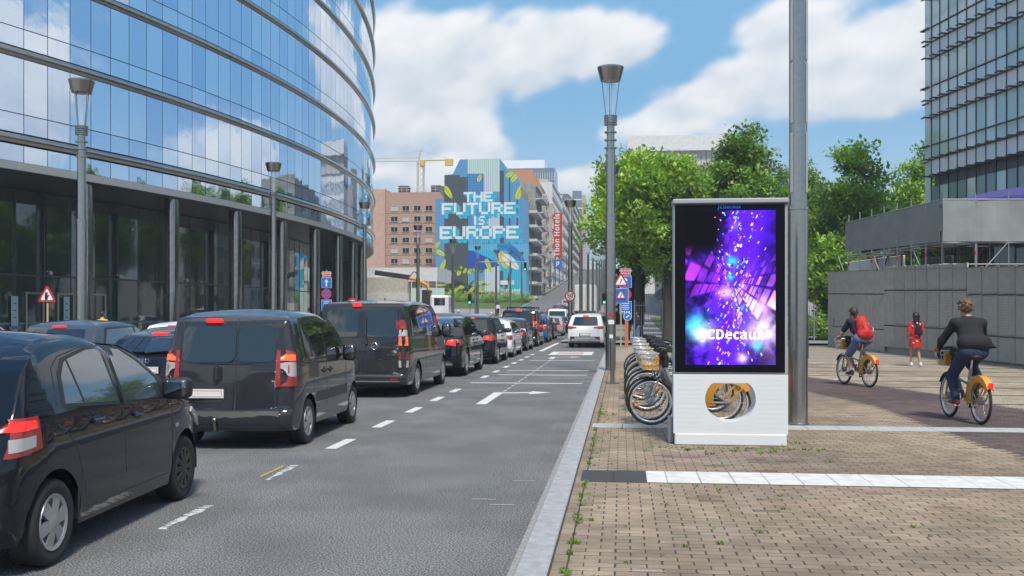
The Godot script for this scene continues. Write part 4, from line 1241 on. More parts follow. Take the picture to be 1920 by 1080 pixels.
func make_tree(label: String, pos: Vector3, h: float, bole: float, rx: float, count: int, tone: Color, sd: int, clump: ArrayMesh, group := "park trees beyond the plaza") -> Node3D:
	var o := thing("plane_tree", label, "tree", pos, 0.0, group)
	rng.seed = sd
	var b := MB.new()
	var tr := h * .018 + .04
	b.lathe([Vector2(tr * 1.5, -.1), Vector2(tr * 1.15, .35), Vector2(tr, 1.2), Vector2(tr * .85, bole), Vector2(tr * .5, h * .62), Vector2(tr * .12, h * .93)], 12, Transform3D.IDENTITY, true)
	var cy := (h + bole) * .5; var ry := (h - bole) * .5
	var subs := []
	for k in 78:
		var d := Vector3(rng.randfn(), rng.randfn() * .9, rng.randfn()).normalized()
		var f := pow(rng.randf(), .45) * .86
		var taper := 1.0 - .28 * clampf(d.y, 0.0, 1.0)
		var hk := .4 if k % 4 == 0 else 1.0
		var q := Vector3(d.x * rx * f * taper * hk, cy + d.y * ry * f, d.z * rx * f * taper * hk)
		q += Vector3(rng.randf_range(-.35, .35), rng.randf_range(-.35, .35), rng.randf_range(-.35, .35))
		subs.append([q, rng.randf_range(.55, 1.1) * rx * .235, rng.randf_range(.74, 1.28)])
		if k < 36:
			var y0 := clampf(q.y - rng.randf_range(.6, 2.2), bole * .8, h * .85)
			var a := Vector3(0, y0, 0); var m := a.lerp(q, .5) + Vector3.UP * rng.randf_range(-.1, .35)
			b.tube(a, m, tr * .36, tr * .2, 6, false); b.tube(m, q, tr * .2, tr * .05, 6, false)
			for j in 2:
				var e := q + Vector3(rng.randfn(), rng.randfn() * .6, rng.randfn()) * .55
				b.tube(m.lerp(q, .6), e, tr * .09, .01, 5, false)
	obj("trunk", b, M.bark, o)
	var pl: Array[Transform3D] = []; var cl: Array[Color] = []
	for i in count:
		var s: Array = subs[rng.randi() % subs.size()]
		var d := Vector3(rng.randfn(), rng.randfn() * .8, rng.randfn())
		if d.length() > 1.9: d = d.normalized() * 1.9 * rng.randf()
		var p: Vector3 = s[0] + d * s[1]
		var k: float = rng.randf_range(.75, 1.22) * s[2]
		pl.append(Transform3D(Basis.from_euler(Vector3(rng.randf_range(-.5, .5), rng.randf() * TAU, rng.randf_range(-.5, .5))).scaled(Vector3.ONE * rng.randf_range(.75, 1.25)), p))
		cl.append(Color(tone.r * k * rng.randf_range(.85, 1.2), tone.g * k, tone.b * k))
	obj("crown", baked(clump, pl, cl), M.leaf_tint, o)
	return o

func make_trees() -> void:
	var m := mat("leaf_tint", Color.WHITE, .5)
	m.vertex_color_use_as_albedo = true
	m.backlight_enabled = true; m.backlight = lin(Color(.62, .70, .30)); m.cull_mode = BaseMaterial3D.CULL_DISABLED
	var c := leaf_clump()
	var bright := Color(.38, .56, .07); var mid := Color(.30, .47, .075); var deep := Color(.21, .36, .065)
	make_tree("bright green tree above the cycle racks, touching the tall lamp post", at(1.0, 61.0, .12), 12.2, 3.6, 3.1, 3000, bright, 11, c)
	make_tree("second bright tree with dark trunk just behind the park gate", at(2.6, 57.9, .12), 11.0, 3.8, 2.6, 2400, mid, 12, c)
	make_tree("dark full tree rising behind the advertising screen", at(7.9, 67.2, .16), 14.4, 3.2, 3.0, 3200, deep, 13, c)
	make_tree("tall loose tree between the steel mast and the scaffold", at(15.0, 68.0, .16), 13.4, 2.6, 2.9, 2600, mid, 14, c)
	make_tree("narrow tree against the corner of the green glass tower", at(21.6, 77.8, .16), 14.2, 2.2, 2.4, 2200, mid, 15, c)
	make_tree("low tree filling the gap behind the screen's left edge", at(5.2, 72.0, .16), 11.0, 2.4, 2.8, 2400, deep, 16, c)
	make_tree("tree just right of the steel mast, above the railing", at(11.6, 74.0, .16), 10.4, 1.6, 2.9, 2600, mid, 17, c)
	make_tree("small tree at the end of the louvred wall", at(12.6, 62.5, .16), 6.6, 1.0, 1.9, 1500, mid, 18, c)
	for e in [[4.5, 84.0, 15.0, "first"], [5.0, 97.0, 16.0, "second"], [4.6, 110.0, 17.0, "third"], [16.5, 94.0, 15.5, "fourth"], [26.0, 90.0, 16.0, "fifth"], [10.5, 90.0, 15.5, "sixth"], [17.0, 106.0, 17.0, "seventh"]]:
		make_tree("dark %s tree of the row further back in the park" % e[3], at(e[0], e[1], .16 + rise(e[1])), e[2], 3.0, 3.3, 2000, deep, int(e[1]), c)
	make_tree("thin street tree far up the right pavement", at(3.0, 140.0, rise(140) + .1), 11.0, 3.0, 2.6, 1400, mid, 44, c)
	make_tree("small tree beside the pink brick block", at(-40.5, 120.0, rise(120)), 8.0, 2.0, 2.2, 1200, mid, 45, c, "trees by the building site")
	# bushes under the mural and at the park edge
	rng.seed = 71
	var spots := []
	for k in 10: spots.append([-32.0 + k * 1.75, 172.0 + rng.randf_range(-3, 3), 1.2 + rng.randf(), rise(172), "bush under the mural gable, number %s from the mast side" % ["one", "two", "three", "four", "five", "six", "seven", "eight", "nine", "ten"][k]])
	for k in 7: spots.append([7.6 + k * 1.25, 61.6 + rng.randf_range(-.3, .3), .8 + .3 * rng.randf(), .16, "low shrub behind the park railing, %s along from the gate" % ["first", "second", "third", "fourth", "fifth", "sixth", "seventh"][k]])
	for s in spots:
		var o := thing("shrub", s[4], "shrub", at(s[0], s[1], s[3]), 0.0, "shrubs")
		var st := MB.new()
		for j in 5: st.tube(Vector3.ZERO, Vector3(rng.randf_range(-.5, .5), s[2], rng.randf_range(-.4, .4)), .03, .008, 5)
		obj("stem", st, M.bark, o)
		var pl: Array[Transform3D] = []; var cl: Array[Color] = []
		for i in 130:
			var d: Vector3 = Vector3(rng.randfn(), absf(rng.randfn()), rng.randfn()) * Vector3(.5, .45, .45) * float(s[2])
			pl.append(Transform3D(Basis(Vector3.UP, rng.randf() * TAU).scaled(Vector3.ONE * rng.randf_range(.6, 1.0)), d + Vector3.UP * .25))
			cl.append(mid * rng.randf_range(.8, 1.3))
		obj("foliage", baked(c, pl, cl), m, o)
	struct("verge", strip(-36, -15.6, 150, 179, .16), M.lawn)

# ---------- street lamps, signs, posts ----------
func make_lamp() -> Node3D: # 8.5 m
	var o := thing("street_lamp", "", "street lamp")
	var b := MB.new()
	b.lathe([Vector2(.145, 0), Vector2(.145, 2.15), Vector2(.155, 2.16), Vector2(.155, 2.24), Vector2(.145, 2.25), Vector2(.145, 4.3), Vector2(.155, 4.31), Vector2(.155, 4.37), Vector2(.125, 4.38), Vector2(.125, 6.2)], 20)
	obj("pole", b, M.steel_brushed, o)
	b = MB.new()
	for y in [6.2, 6.42, 6.64]: b.lathe([Vector2(.105, y), Vector2(.175, y), Vector2(.175, y + .035), Vector2(.105, y + .035)], 20)
	b.lathe([Vector2(.11, 6.2), Vector2(.11, 6.95)], 20)
	for k in 5: b.lathe([Vector2(.1, 6.86 + k * .06), Vector2(.185, 6.86 + k * .06), Vector2(.185, 6.885 + k * .06), Vector2(.1, 6.885 + k * .06)], 20)
	obj("collar", b, M.steel_brushed, o)
	b = MB.new(); b.lathe([Vector2(.09, 7.1), Vector2(.13, 8.08)], 16); obj("glass", b, M.lamp_glass, o)
	for k in 4:
		var a := TAU * k / 4.0 + .4
		b = MB.new(); b.tube(Vector3(cos(a) * .13, 7.1, sin(a) * .13), Vector3(cos(a) * .25, 8.15, sin(a) * .25), .014, -1.0, 6); obj("strut", b, M.steel, o)
	b = MB.new()
	b.lathe([Vector2(.0, 8.12), Vector2(.26, 8.12), Vector2(.28, 8.1), Vector2(.37, 8.44), Vector2(.37, 8.48), Vector2(.34, 8.49), Vector2(.0, 8.46)], 24)
	obj("hood", b, M.steel_brushed, o)
	return o

func make_lamps() -> void:
	var src := make_lamp()
	var first := true
	var names := ["nearest", "second", "third", "fourth", "fifth", "sixth", "seventh", "eighth", "ninth", "tenth", "eleventh", "twelfth", "thirteenth", "fourteenth", "fifteenth", "sixteenth", "seventeenth", "eighteenth"]
	var place := []
	for k in 18: place.append([-15.85, 28.4 + 16.6 * k, "steel street lamp in the row along the curved office kerb, %s in line" % names[k]])
	place.append([-.3, 28.5, "tall steel street lamp with stickers standing beside the bollard"])
	place.append([-.42, 47.5, "steel street lamp hidden behind the nearer lamp on the right kerb"])
	for k in 16: place.append([-3.1, 62.0 + 16.5 * k, "steel street lamp on the lane divider, %s beyond the white car" % names[k]])
	for p in place:
		var y: float = rise(p[1]) + .12
		if first:
			src.position = at(p[0], p[1], y); tag(src, p[2], "", "steel street lamps"); first = false
		else: dup(src, p[2], at(p[0], p[1], y), rng.randf() * 1.5, "steel street lamps")
	var st := thing("sticker", "small stickers on the lamp post beside the bollard", "sticker", at(-.3, 28.5, .12))
	for e in [[1.55, .12, .1, M.sign_red], [1.35, .16, .12, M.sign_white], [.95, .1, .1, M.sign_white]]:
		var q := MB.new(); q.box(Vector3(.02, e[0], .148), Vector3(e[1], e[2], .006)); obj("label", q, e[3], st)
	# big mast near the screen
	var o := thing("steel_mast", "thick brushed steel mast rising out of the picture beside the screen", "mast", at(2.53, 14.95, .12))
	var b := MB.new()
	b.lathe([Vector2(.15, 0), Vector2(.15, .02), Vector2(.138, .03), Vector2(.138, 3.08)], 32); obj("lower_tube", b, M.steel_brushed, o)
	b = MB.new(); b.lathe([Vector2(.13, 3.08), Vector2(.148, 3.085), Vector2(.148, 3.13), Vector2(.13, 3.135)], 32); b.lathe([Vector2(.12, 6.15), Vector2(.15, 6.155), Vector2(.15, 6.25), Vector2(.12, 6.255)], 32); obj("ring", b, M.steel_brushed, o)
	b = MB.new(); b.lathe([Vector2(.128, 3.13), Vector2(.128, 12.0), Vector2(0, 12.0)], 32); obj("upper_tube", b, M.steel_brushed, o)
	for sx: float in [-1.0, 1.0]:
		for y: float in [3.75, 4.75, 5.65]:
			b = MB.new(); b.bevel(Vector3(sx * .098, y, .075), Vector3(.035, .86, .05), .006, Basis(Vector3.UP, sx * .75)); obj("cover", b, M.alu_grey, o)
	b = MB.new(); b.box(Vector3(.13, 1.2, .03), Vector3(.02, .5, .05)); b.box(Vector3(-.06, 1.0, .13), Vector3(.05, .12, .01)); obj("hatch", b, M.steel_dark, o)
	# bollard
	o = thing("bollard", "slim polished steel bollard in front of the sticker covered lamp", "bollard", at(-.2, 23.05, .12))
	b = MB.new(); b.lathe([Vector2(.05, 0), Vector2(.05, .98), Vector2(.045, 1.02), Vector2(0, 1.03)], 16); obj("tube", b, M.steel, o)
	b = MB.new(); b.lathe([Vector2(.0, .02), Vector2(.16, .02), Vector2(.16, 0)], 16); obj("base_plate", b, M.steel_brushed, o)
	# speed sign on the divider lamp
	o = thing("speed_sign", "round red and white speed limit sign reading 50 on the divider lamp", "sign", at(-3.1, 61.8, 0))
	disc(o, 2.75, .33, [["sign_red", .33], ["sign_white", .24]])
	text(o, "50", Vector3(0, 2.78, .062), .0072, M.sign_black); text(o, "km", Vector3(0, 2.60, .062), .0022, M.sign_black)
	o = thing("round_sign", "round red edged sign showing just above the dark van roof", "sign", at(-15.9, 59.0, .12))
	post(o, 2.4, M.galvanised); disc(o, 2.1, .4, [["sign_red", .4], ["sign_white", .29]])
	# warning triangle by the lobby
	o = thing("warning_sign", "red and white triangle with a black hand on a yellow post", "sign", at(-20.25, 34.0, .12))
	post(o, 1.95, M.post_yellow)
	tri_sign(o, 2.2, .36, M.sign_black, true)
	# stacked signs, left kerb and right kerb
	for e in [["left", -15.6, 52.6, 1.0], ["right", .2, 47.3, 1.0]]:
		var lb: String = "red plate, blue arrow and blue plates stacked on the post before the colonnade" if e[0] == "left" else "red plate, blue arrow and blue plates stacked on the orange right kerb post"
		o = thing("sign_post", lb, "sign", at(e[1], e[2], .28 if e[0] == "left" else .12), 0.0 if e[0] == "left" else -.05)
		var up: float = 1.0
		post(o, 3.75, M.galvanised)
		b = MB.new(); b.tube(Vector3(0, 0, 0), Vector3(0, 1.25, 0), .045); obj("sleeve", b, M.post_orange, o)
		plate(o, 3.5, .42, .28, M.sign_red, .0)
		text(o, "AXE ROUGE", Vector3(0, 3.56, .05), .0022, M.sign_white); text(o, "RODE AS", Vector3(0, 3.44, .05), .0022, M.sign_white)
		plate(o, 3.05, .52, .52, M.sign_blue, .0)
		arrow_up(o, 3.05)
		disc(o, 2.46, .28, [["sign_red", .28], ["sign_blue", .21]])
		for q in [.785, -.785]:
			b = MB.new(); b.box(Vector3(0, 2.46, .052), Vector3(.42, .05, .008), Basis(Vector3.BACK, q)); obj("cross_bar", b, M.sign_red, o)
		plate(o, 1.85, .52, .56, M.sign_blue, .0)
		for r in 4:
			b = MB.new(); b.box(Vector3(0, 2.04 - r * .085, .048), Vector3(.34 - .05 * (r % 2), .028, .006)); obj("text_line", b, M.sign_white, o)
		for r in 4:
			b = MB.new(); b.box(Vector3(-.17 + r * .11, 1.66, .048), Vector3(.06, .06, .006)); obj("pictogram", b, M.sign_white, o)
	o = thing("direction_disc", "small blue round arrow sign below the right sign stack", "sign", at(.28, 46.2, .12))
	post(o, 1.65, M.post_orange); disc(o, 1.45, .19, [["sign_white", .19], ["sign_blue", .165]])
	b = MB.new(); b.box(Vector3(0, 1.45, .05), Vector3(.2, .05, .008), Basis(Vector3.BACK, .6)); obj("arrow", b, M.sign_white, o)
	o = thing("works_sign", "blue square sign with a red triangle overlapping the lamp post", "sign", at(-.02, 44.5, .12))
	post(o, 3.1, M.post_yellow)
	plate(o, 2.35, .62, .62, M.sign_blue, .0)
	tri_sign(o, 2.36, .24, M.sign_black, false, .03)
	tri_sign(o, 2.98, .36, M.sign_black, false, .0)
	# traffic lights
	for e in [[-13.2, 88.0, 3.0, "slim traffic light showing green before the building site"], [-1.4, 84.0, 3.0, "traffic light showing green beside the lane divider lamps"], [-10.6, 112.0, 6.4, "traffic light showing green hung at the end of the long arm"]]:
		o = thing("traffic_light", e[3], "traffic light", at(e[0], e[1], rise(e[1])), 0.0, "green traffic lights")
		if e[2] < 5.0: post(o, e[2] - .2, M.galvanised)
		else:
			b = MB.new(); b.tube(Vector3(-5.6, 0, 0), Vector3(-5.6, 6.9, 0), .1, .08, 10); b.tube(Vector3(-5.6, 6.85, 0), Vector3(.2, 6.85, 0), .06, .05, 8); obj("arm", b, M.galvanised, o)
		b = MB.new(); b.bevel(Vector3(0, e[2] - .1, .1), Vector3(.32, .95, .22), .05); obj("housing", b, M.black_plastic, o)
		for k in 3:
			b = MB.new(); b.lathe([Vector2(0, .0), Vector2(.11, .0)], 14, Transform3D(Basis(Vector3.RIGHT, PI / 2), Vector3(0, e[2] + .2 - k * .3, .215)))
			obj("lamp", b, M.signal_green if k == 2 else M.dark_trim, o)
			b = MB.new(); b.lathe([Vector2(.12, .0), Vector2(.12, .16)], 12, Transform3D(Basis(Vector3.RIGHT, PI / 2), Vector3(0, e[2] + .2 - k * .3, .21))); obj("visor", b, M.black_plastic, o)
	# dark advertising mast far right and park railing
	o = thing("banner_mast", "tall dark banner standing behind the right sign stack", "banner", at(-.1, 62.0, .12))
	b = MB.new(); b.bevel(Vector3(.55, 2.6, 0), Vector3(1.9, 3.4, .12), .02); obj("panel", b, M.cloth_navy, o)
	for k in 7:
		b = MB.new(); b.box(Vector3(-.2, 3.9 - k * .35, .065), Vector3(.14, .16, .01)); obj("letter", b, M.sign_white, o)
	b = MB.new(); b.tube(Vector3(.55, 0, 0), Vector3(.55, 1.0, 0), .08); obj("foot", b, M.steel_dark, o)
	railing("park gate of grey bars standing open by the cycle racks", at(.75, 58.4, .12), at(2.6, 58.6, .12), 2.25)
	railing("grey bar railing between the steel mast and the louvred wall", at(6.4, 60.2, .12), at(11.3, 60.6, .12), 2.0)
	railing("grey bar railing behind the advertising screen", at(2.7, 59.4, .12), at(6.3, 60.1, .12), 2.0)

func post(o: Node3D, h: float, m: Material) -> void:
	var b := MB.new(); b.tube(Vector3.ZERO, Vector3(0, h, 0), .035, -1.0, 10); obj("post", b, m, o)
func disc(o: Node3D, y: float, _r: float, layers: Array) -> void:
	var z := .045
	for l in layers:
		var b := MB.new()
		b.lathe([Vector2(l[1], 0), Vector2(l[1], .004), Vector2(0, .004)], 28, Transform3D(Basis(Vector3.RIGHT, PI / 2), Vector3(0, y, z)))
		obj("disc", b, M[l[0]], o); z += .0045
	var k := MB.new(); k.lathe([Vector2(0, 0), Vector2(layers[0][1], 0)], 28, Transform3D(Basis(Vector3.RIGHT, -PI / 2), Vector3(0, y, .042))); obj("disc_back", k, M.alu_grey, o)
func plate(o: Node3D, y: float, w: float, h: float, m: Material, x: float) -> void:
	var b := MB.new(); b.bevel(Vector3(x, y, .038), Vector3(w + .03, h + .03, .012), .004); obj("plate_edge", b, M.sign_white, o)
	b = MB.new(); b.box(Vector3(x, y, .0455), Vector3(w, h, .006)); obj("plate", b, m, o)
func text(o: Node3D, s: String, p: Vector3, px: float, m: Material) -> void:
	var t := TextMesh.new(); t.text = s; t.font = font(true); t.font_size = 48; t.pixel_size = px; t.depth = .006
	obj("lettering", t, m, o, Transform3D(Basis.IDENTITY, p))
func arrow_up(o: Node3D, y: float) -> void:
	var b := MB.new()
	b.prism(PackedVector2Array([Vector2(-.035, y - .2), Vector2(.035, y - .2), Vector2(.035, y + .04), Vector2(.11, y + .04), Vector2(0, y + .2), Vector2(-.11, y + .04), Vector2(-.035, y + .04)]), .049, .056)
	obj("arrow", b, M.sign_white, o)
func tri_sign(o: Node3D, y: float, r: float, m: Material, hand: bool, z := 0.0) -> void:
	var k := 0
	for e in [[1.0, M.sign_red], [.68, M.sign_white]]:
		var p := PackedVector2Array()
		for i in 3:
			for j in [-1, 1]:
				var a: float = PI / 2 + TAU * i / 3.0 + j * .09
				p.append(Vector2(cos(a), sin(a)) * r * e[0] + Vector2(0, y))
		var b := MB.new(); b.prism(p, .038 + z + k * .008, .046 + z + k * .008); obj("triangle", b, e[1], o)
		k += 1
	var b2 := MB.new()
	if hand:
		b2.bevel(Vector3(-.02, y - .03, .058 + z), Vector3(.11, .2, .006), .002)
		for i in 4: b2.bevel(Vector3(-.06 + i * .027, y + .09, .058 + z), Vector3(.022, .1, .006), .002)
		b2.bevel(Vector3(.06, y + .0, .058 + z), Vector3(.03, .12, .006), .002, Basis(Vector3.BACK, -.6))
	else:
		b2.bevel(Vector3(0, y - .02, .058 + z), Vector3(.03, .14, .006), .002, Basis(Vector3.BACK, -.4)); b2.bevel(Vector3(.02, y + .07, .058 + z), Vector3(.04, .04, .006), .002)
	obj("symbol", b2, m, o)
func railing(label: String, a: Vector3, c: Vector3, h: float) -> void:
	var o := thing("railing", label, "railing", Vector3.ZERO, 0.0, "park railings")
	var n := int(a.distance_to(c) / .13)
	for i in n + 1:
		var p := a.lerp(c, float(i) / n)
		var b := MB.new()
		if i % 12 == 0: b.bevel(p + Vector3.UP * (h * .5 + .05), Vector3(.09, h + .1, .09), .01)
		else: b.tube(p + Vector3.UP * .12, p + Vector3.UP * h, .014, -1.0, 6)
		obj("post" if i % 12 == 0 else "bar", b, M.galvanised, o)
	for y: float in [.2, h - .2]:
		var b := MB.new(); b.tube(a + Vector3.UP * y, c + Vector3.UP * y, .022, -1.0, 6); obj("rail", b, M.galvanised, o)

# ---------- the advertising screen ----------
func screen_image() -> ImageTexture: # an abstract burst of light streaks and tiles
	var w := 320; var h := 570
	var im := Image.create(w, h, false, Image.FORMAT_RGB8)
	var f := FastNoiseLite.new(); f.seed = 8; f.frequency = .018; f.fractal_octaves = 4
	var f2 := FastNoiseLite.new(); f2.seed = 18; f2.frequency = .05; f2.fractal_octaves = 3
	var c0 := Vector2(.55, .47)
	for y in h:
		for x in w:
			var p := Vector2(float(x) / w, float(y) / h)
			var d := p - c0
			d.y *= 1.78
			var r := d.length(); var a := d.angle()
			var n := f.get_noise_2d(x, y)
			# a dim blue violet field, brighter along a slanted seam
			var seam := exp(-pow((d.x + d.y * .18 + n * .12) * 4.2, 2.0))
			var c := Color(.05, .015, .20).lerp(Color(.34, .10, .98), clampf(seam * 1.15 + n * .6 + .22, 0, 1))
			# perspective tiles on both sides
			d = d.rotated(-.42)
			var side := -d.x if d.x < 0 else d.x
			if side > .05:
				var depth := 1.0 / (side + .06)
				var u := depth * 1.9; var v := d.y / (side + .04) * 2.1 + (.2 if d.x < 0 else .55)
				var tile := smoothstep(.06, .2, fposmod(u, 1.0)) * smoothstep(.98, .84, fposmod(u, 1.0)) * smoothstep(.05, .16, fposmod(v, 1.0)) * smoothstep(.98, .86, fposmod(v, 1.0))
				var hot := clampf(.55 + f2.get_noise_2d(floorf(u) * 31.0, floorf(v) * 23.0) * 1.5, 0.0, 1.0)
				var lum := tile * hot * smoothstep(1.15, .1, absf(d.y) / (side + .28))
				c = c.lerp(Color(.74, .22, .95) if d.x < 0 else Color(.80, .40, .98), clampf(lum, 0, 1))
				if d.x > 0: c = c.lerp(Color(1, .93, 1), clampf(lum * 1.4 * smoothstep(-.1, .4, d.y + .1), 0, 1))
			if p.y < .34 and p.x < .5: c = c.lerp(Color(.01, .005, .03), smoothstep(.5, .3, p.x) * smoothstep(.34, .2, p.y))
			# glows
			for g in [[.12, .75, .17, Color(.25, .92, 1.0)], [.20, .80, .13, Color(1, 1, 1)], [.52, .33, .07, Color(.1, .85, .95)], [.50, .43, .05, Color(.1, .8, .95)], [.86, .78, .22, Color(1, .93, 1.0)], [.84, .62, .12, Color(1, .75, 1.0)], [.12, .38, .1, Color(.62, .2, .9)], [.62, .63, .03, Color(.1, .75, 1.0)], [.63, .96, .07, Color(1, .9, .95)], [.45, .53, .09, Color(.98, .8, 1.0)], [.56, .1, .06, Color(.55, .35, 1.0)], [.8, .88, .06, Color(.3, .95, .95)]]:
				var q: float = Vector2(p.x - g[0], (p.y - g[1]) * 1.78).length() / g[2]
				if q < 2.2: c = c.lerp(g[3], exp(-q * q * 1.3) * (.85 + n * .4))
			im.set_pixel(x, y, c)
	# streaks fanning out of the seam
	rng.seed = 14
	for k in 330:
		var y := rng.randf() * h
		var x := w * (.55 - .16 * (y / h - .47) + rng.randfn() * (.10 + .12 * absf(y / h - .5)))
		var l := rng.randf_range(2, 13); var wd := rng.randf_range(.8, 2.2)
		var dir := Vector2(-.35 if x < w * .5 else .45, -1).normalized() if y < h * .5 else Vector2(-.45 if x < w * .5 else .3, 1).normalized()
		var s := Vector2(-dir.y, dir.x) * wd
		poly_fill(im, [Vector2(x, y) - s, Vector2(x, y) + s, Vector2(x, y) + dir * l + s, Vector2(x, y) + dir * l - s], [Color(.95, .9, 1), Color(.9, .6, 1), Color(.3, .85, 1), Color(.45, .3, 1), Color(.16, .08, .8)][rng.randi() % 5])
	return ImageTexture.create_from_image(im)

func make_kiosk() -> void:
	var o := thing("advertising_screen", "tall advertising screen with a violet light picture on a white base with an oval opening", "screen", at(1.31, 12.62, .12))
	var W := 1.36
	var b := MB.new(); b.bevel(Vector3(0, .07, 0), Vector3(W - .03, .14, .36), .01); obj("foot", b, M.kiosk_white, o)
	# base with the opening: a plate cut by a flat-topped circle, given depth
	var hole := PackedVector2Array()
	var hx := .0; var hy := .56
	for i in 41:
		var a := 0.95 - (TAU - .75) * i / 40.0 * .985
		hole.append(Vector2(hx + cos(a) * .302, minf(hy + sin(a) * .275, .755)))
	var base := MB.new()
	var outer := [Vector2(-W * .5, .14), Vector2(W * .5, .14), Vector2(W * .5, .86), Vector2(-W * .5, .86)]
	# split left and right halves so that each is a simple outline
	for sgn in [-1.0, 1.0]:
		var rect := PackedVector2Array([Vector2(0, .14), Vector2(sgn * W * .5, .14), Vector2(sgn * W * .5, .86), Vector2(0, .86)])
		var cut := Geometry2D.clip_polygons(rect, hole)
		for p in cut:
			if not Geometry2D.is_polygon_clockwise(p): base.prism(p, -.17, .17)
	obj("base", base, M.kiosk_white, o)
	b = MB.new()
	for side in [-1, 1]:
		for r in 11:
			for c in 12:
				var x: float = side * (.34 + c * .026); var y := .22 + r * .057
				b.bevel(Vector3(x, y, .171), Vector3(.012, .006, .004), .0015)
	for r in 3:
		for c in 20: b.bevel(Vector3(-.28 + c * .029, .19 + r * .028, .171), Vector3(.012, .006, .004), .0015)
	obj("dimple", b, M.kiosk_dimple, o)
	b = MB.new(); b.bevel(Vector3(0, 1.895, 0), Vector3(W, 2.05, .30), .012); obj("case", b, M.alu_grey, o)
	b = MB.new(); b.bevel(Vector3(-.008, 1.895, .152), Vector3(W - .05, 2.03, .012), .004); obj("front_glass", b, M.kiosk_black, o)
	b = MB.new(); b.bevel(Vector3(0, 2.955, .0), Vector3(W + .02, .06, .38), .012); obj("cap", b, M.alu_grey, o)
	b = MB.new(); b.uvquad(Vector3(-.535, .975, .1605), Vector3(.535, .975, .1605), Vector3(.535, 2.84, .1605), Vector3(-.535, 2.84, .1605), Vector3.BACK)
	var m := mat("screen_picture", Color(.006, .006, .008), .3)
	m.metallic_specular = .15
	m.emission_enabled = true; m.emission = Color.BLACK; m.emission_operator = BaseMaterial3D.EMISSION_OP_ADD
	m.emission_texture = screen_image(); m.emission_energy_multiplier = 1.15
	obj("screen", b, m, o)
	var wm := glow("screen_text", Color(.4, .4, .4), Color(.95, .93, 1.0), .9)
	var t := TextMesh.new(); t.text = "JCDecaux"; t.font = font(true); t.font_size = 48; t.pixel_size = .0034; t.depth = .002
	obj("screen_text", t, wm, o, Transform3D(Basis.IDENTITY, Vector3(.03, 1.34, .164)))
	t = TextMesh.new(); t.text = "JCDecaux"; t.font = font(true); t.font_size = 48; t.pixel_size = .00128; t.depth = .002
	obj("name_plate", t, M.plate_blue, o, Transform3D(Basis.IDENTITY, Vector3(-.01, 2.885, .1595)))
	b = MB.new(); b.bevel(Vector3(-W * .5 - .03, .16, -.1), Vector3(.05, .32, .2), .01); obj("side_post", b, M.alu_grey, o)

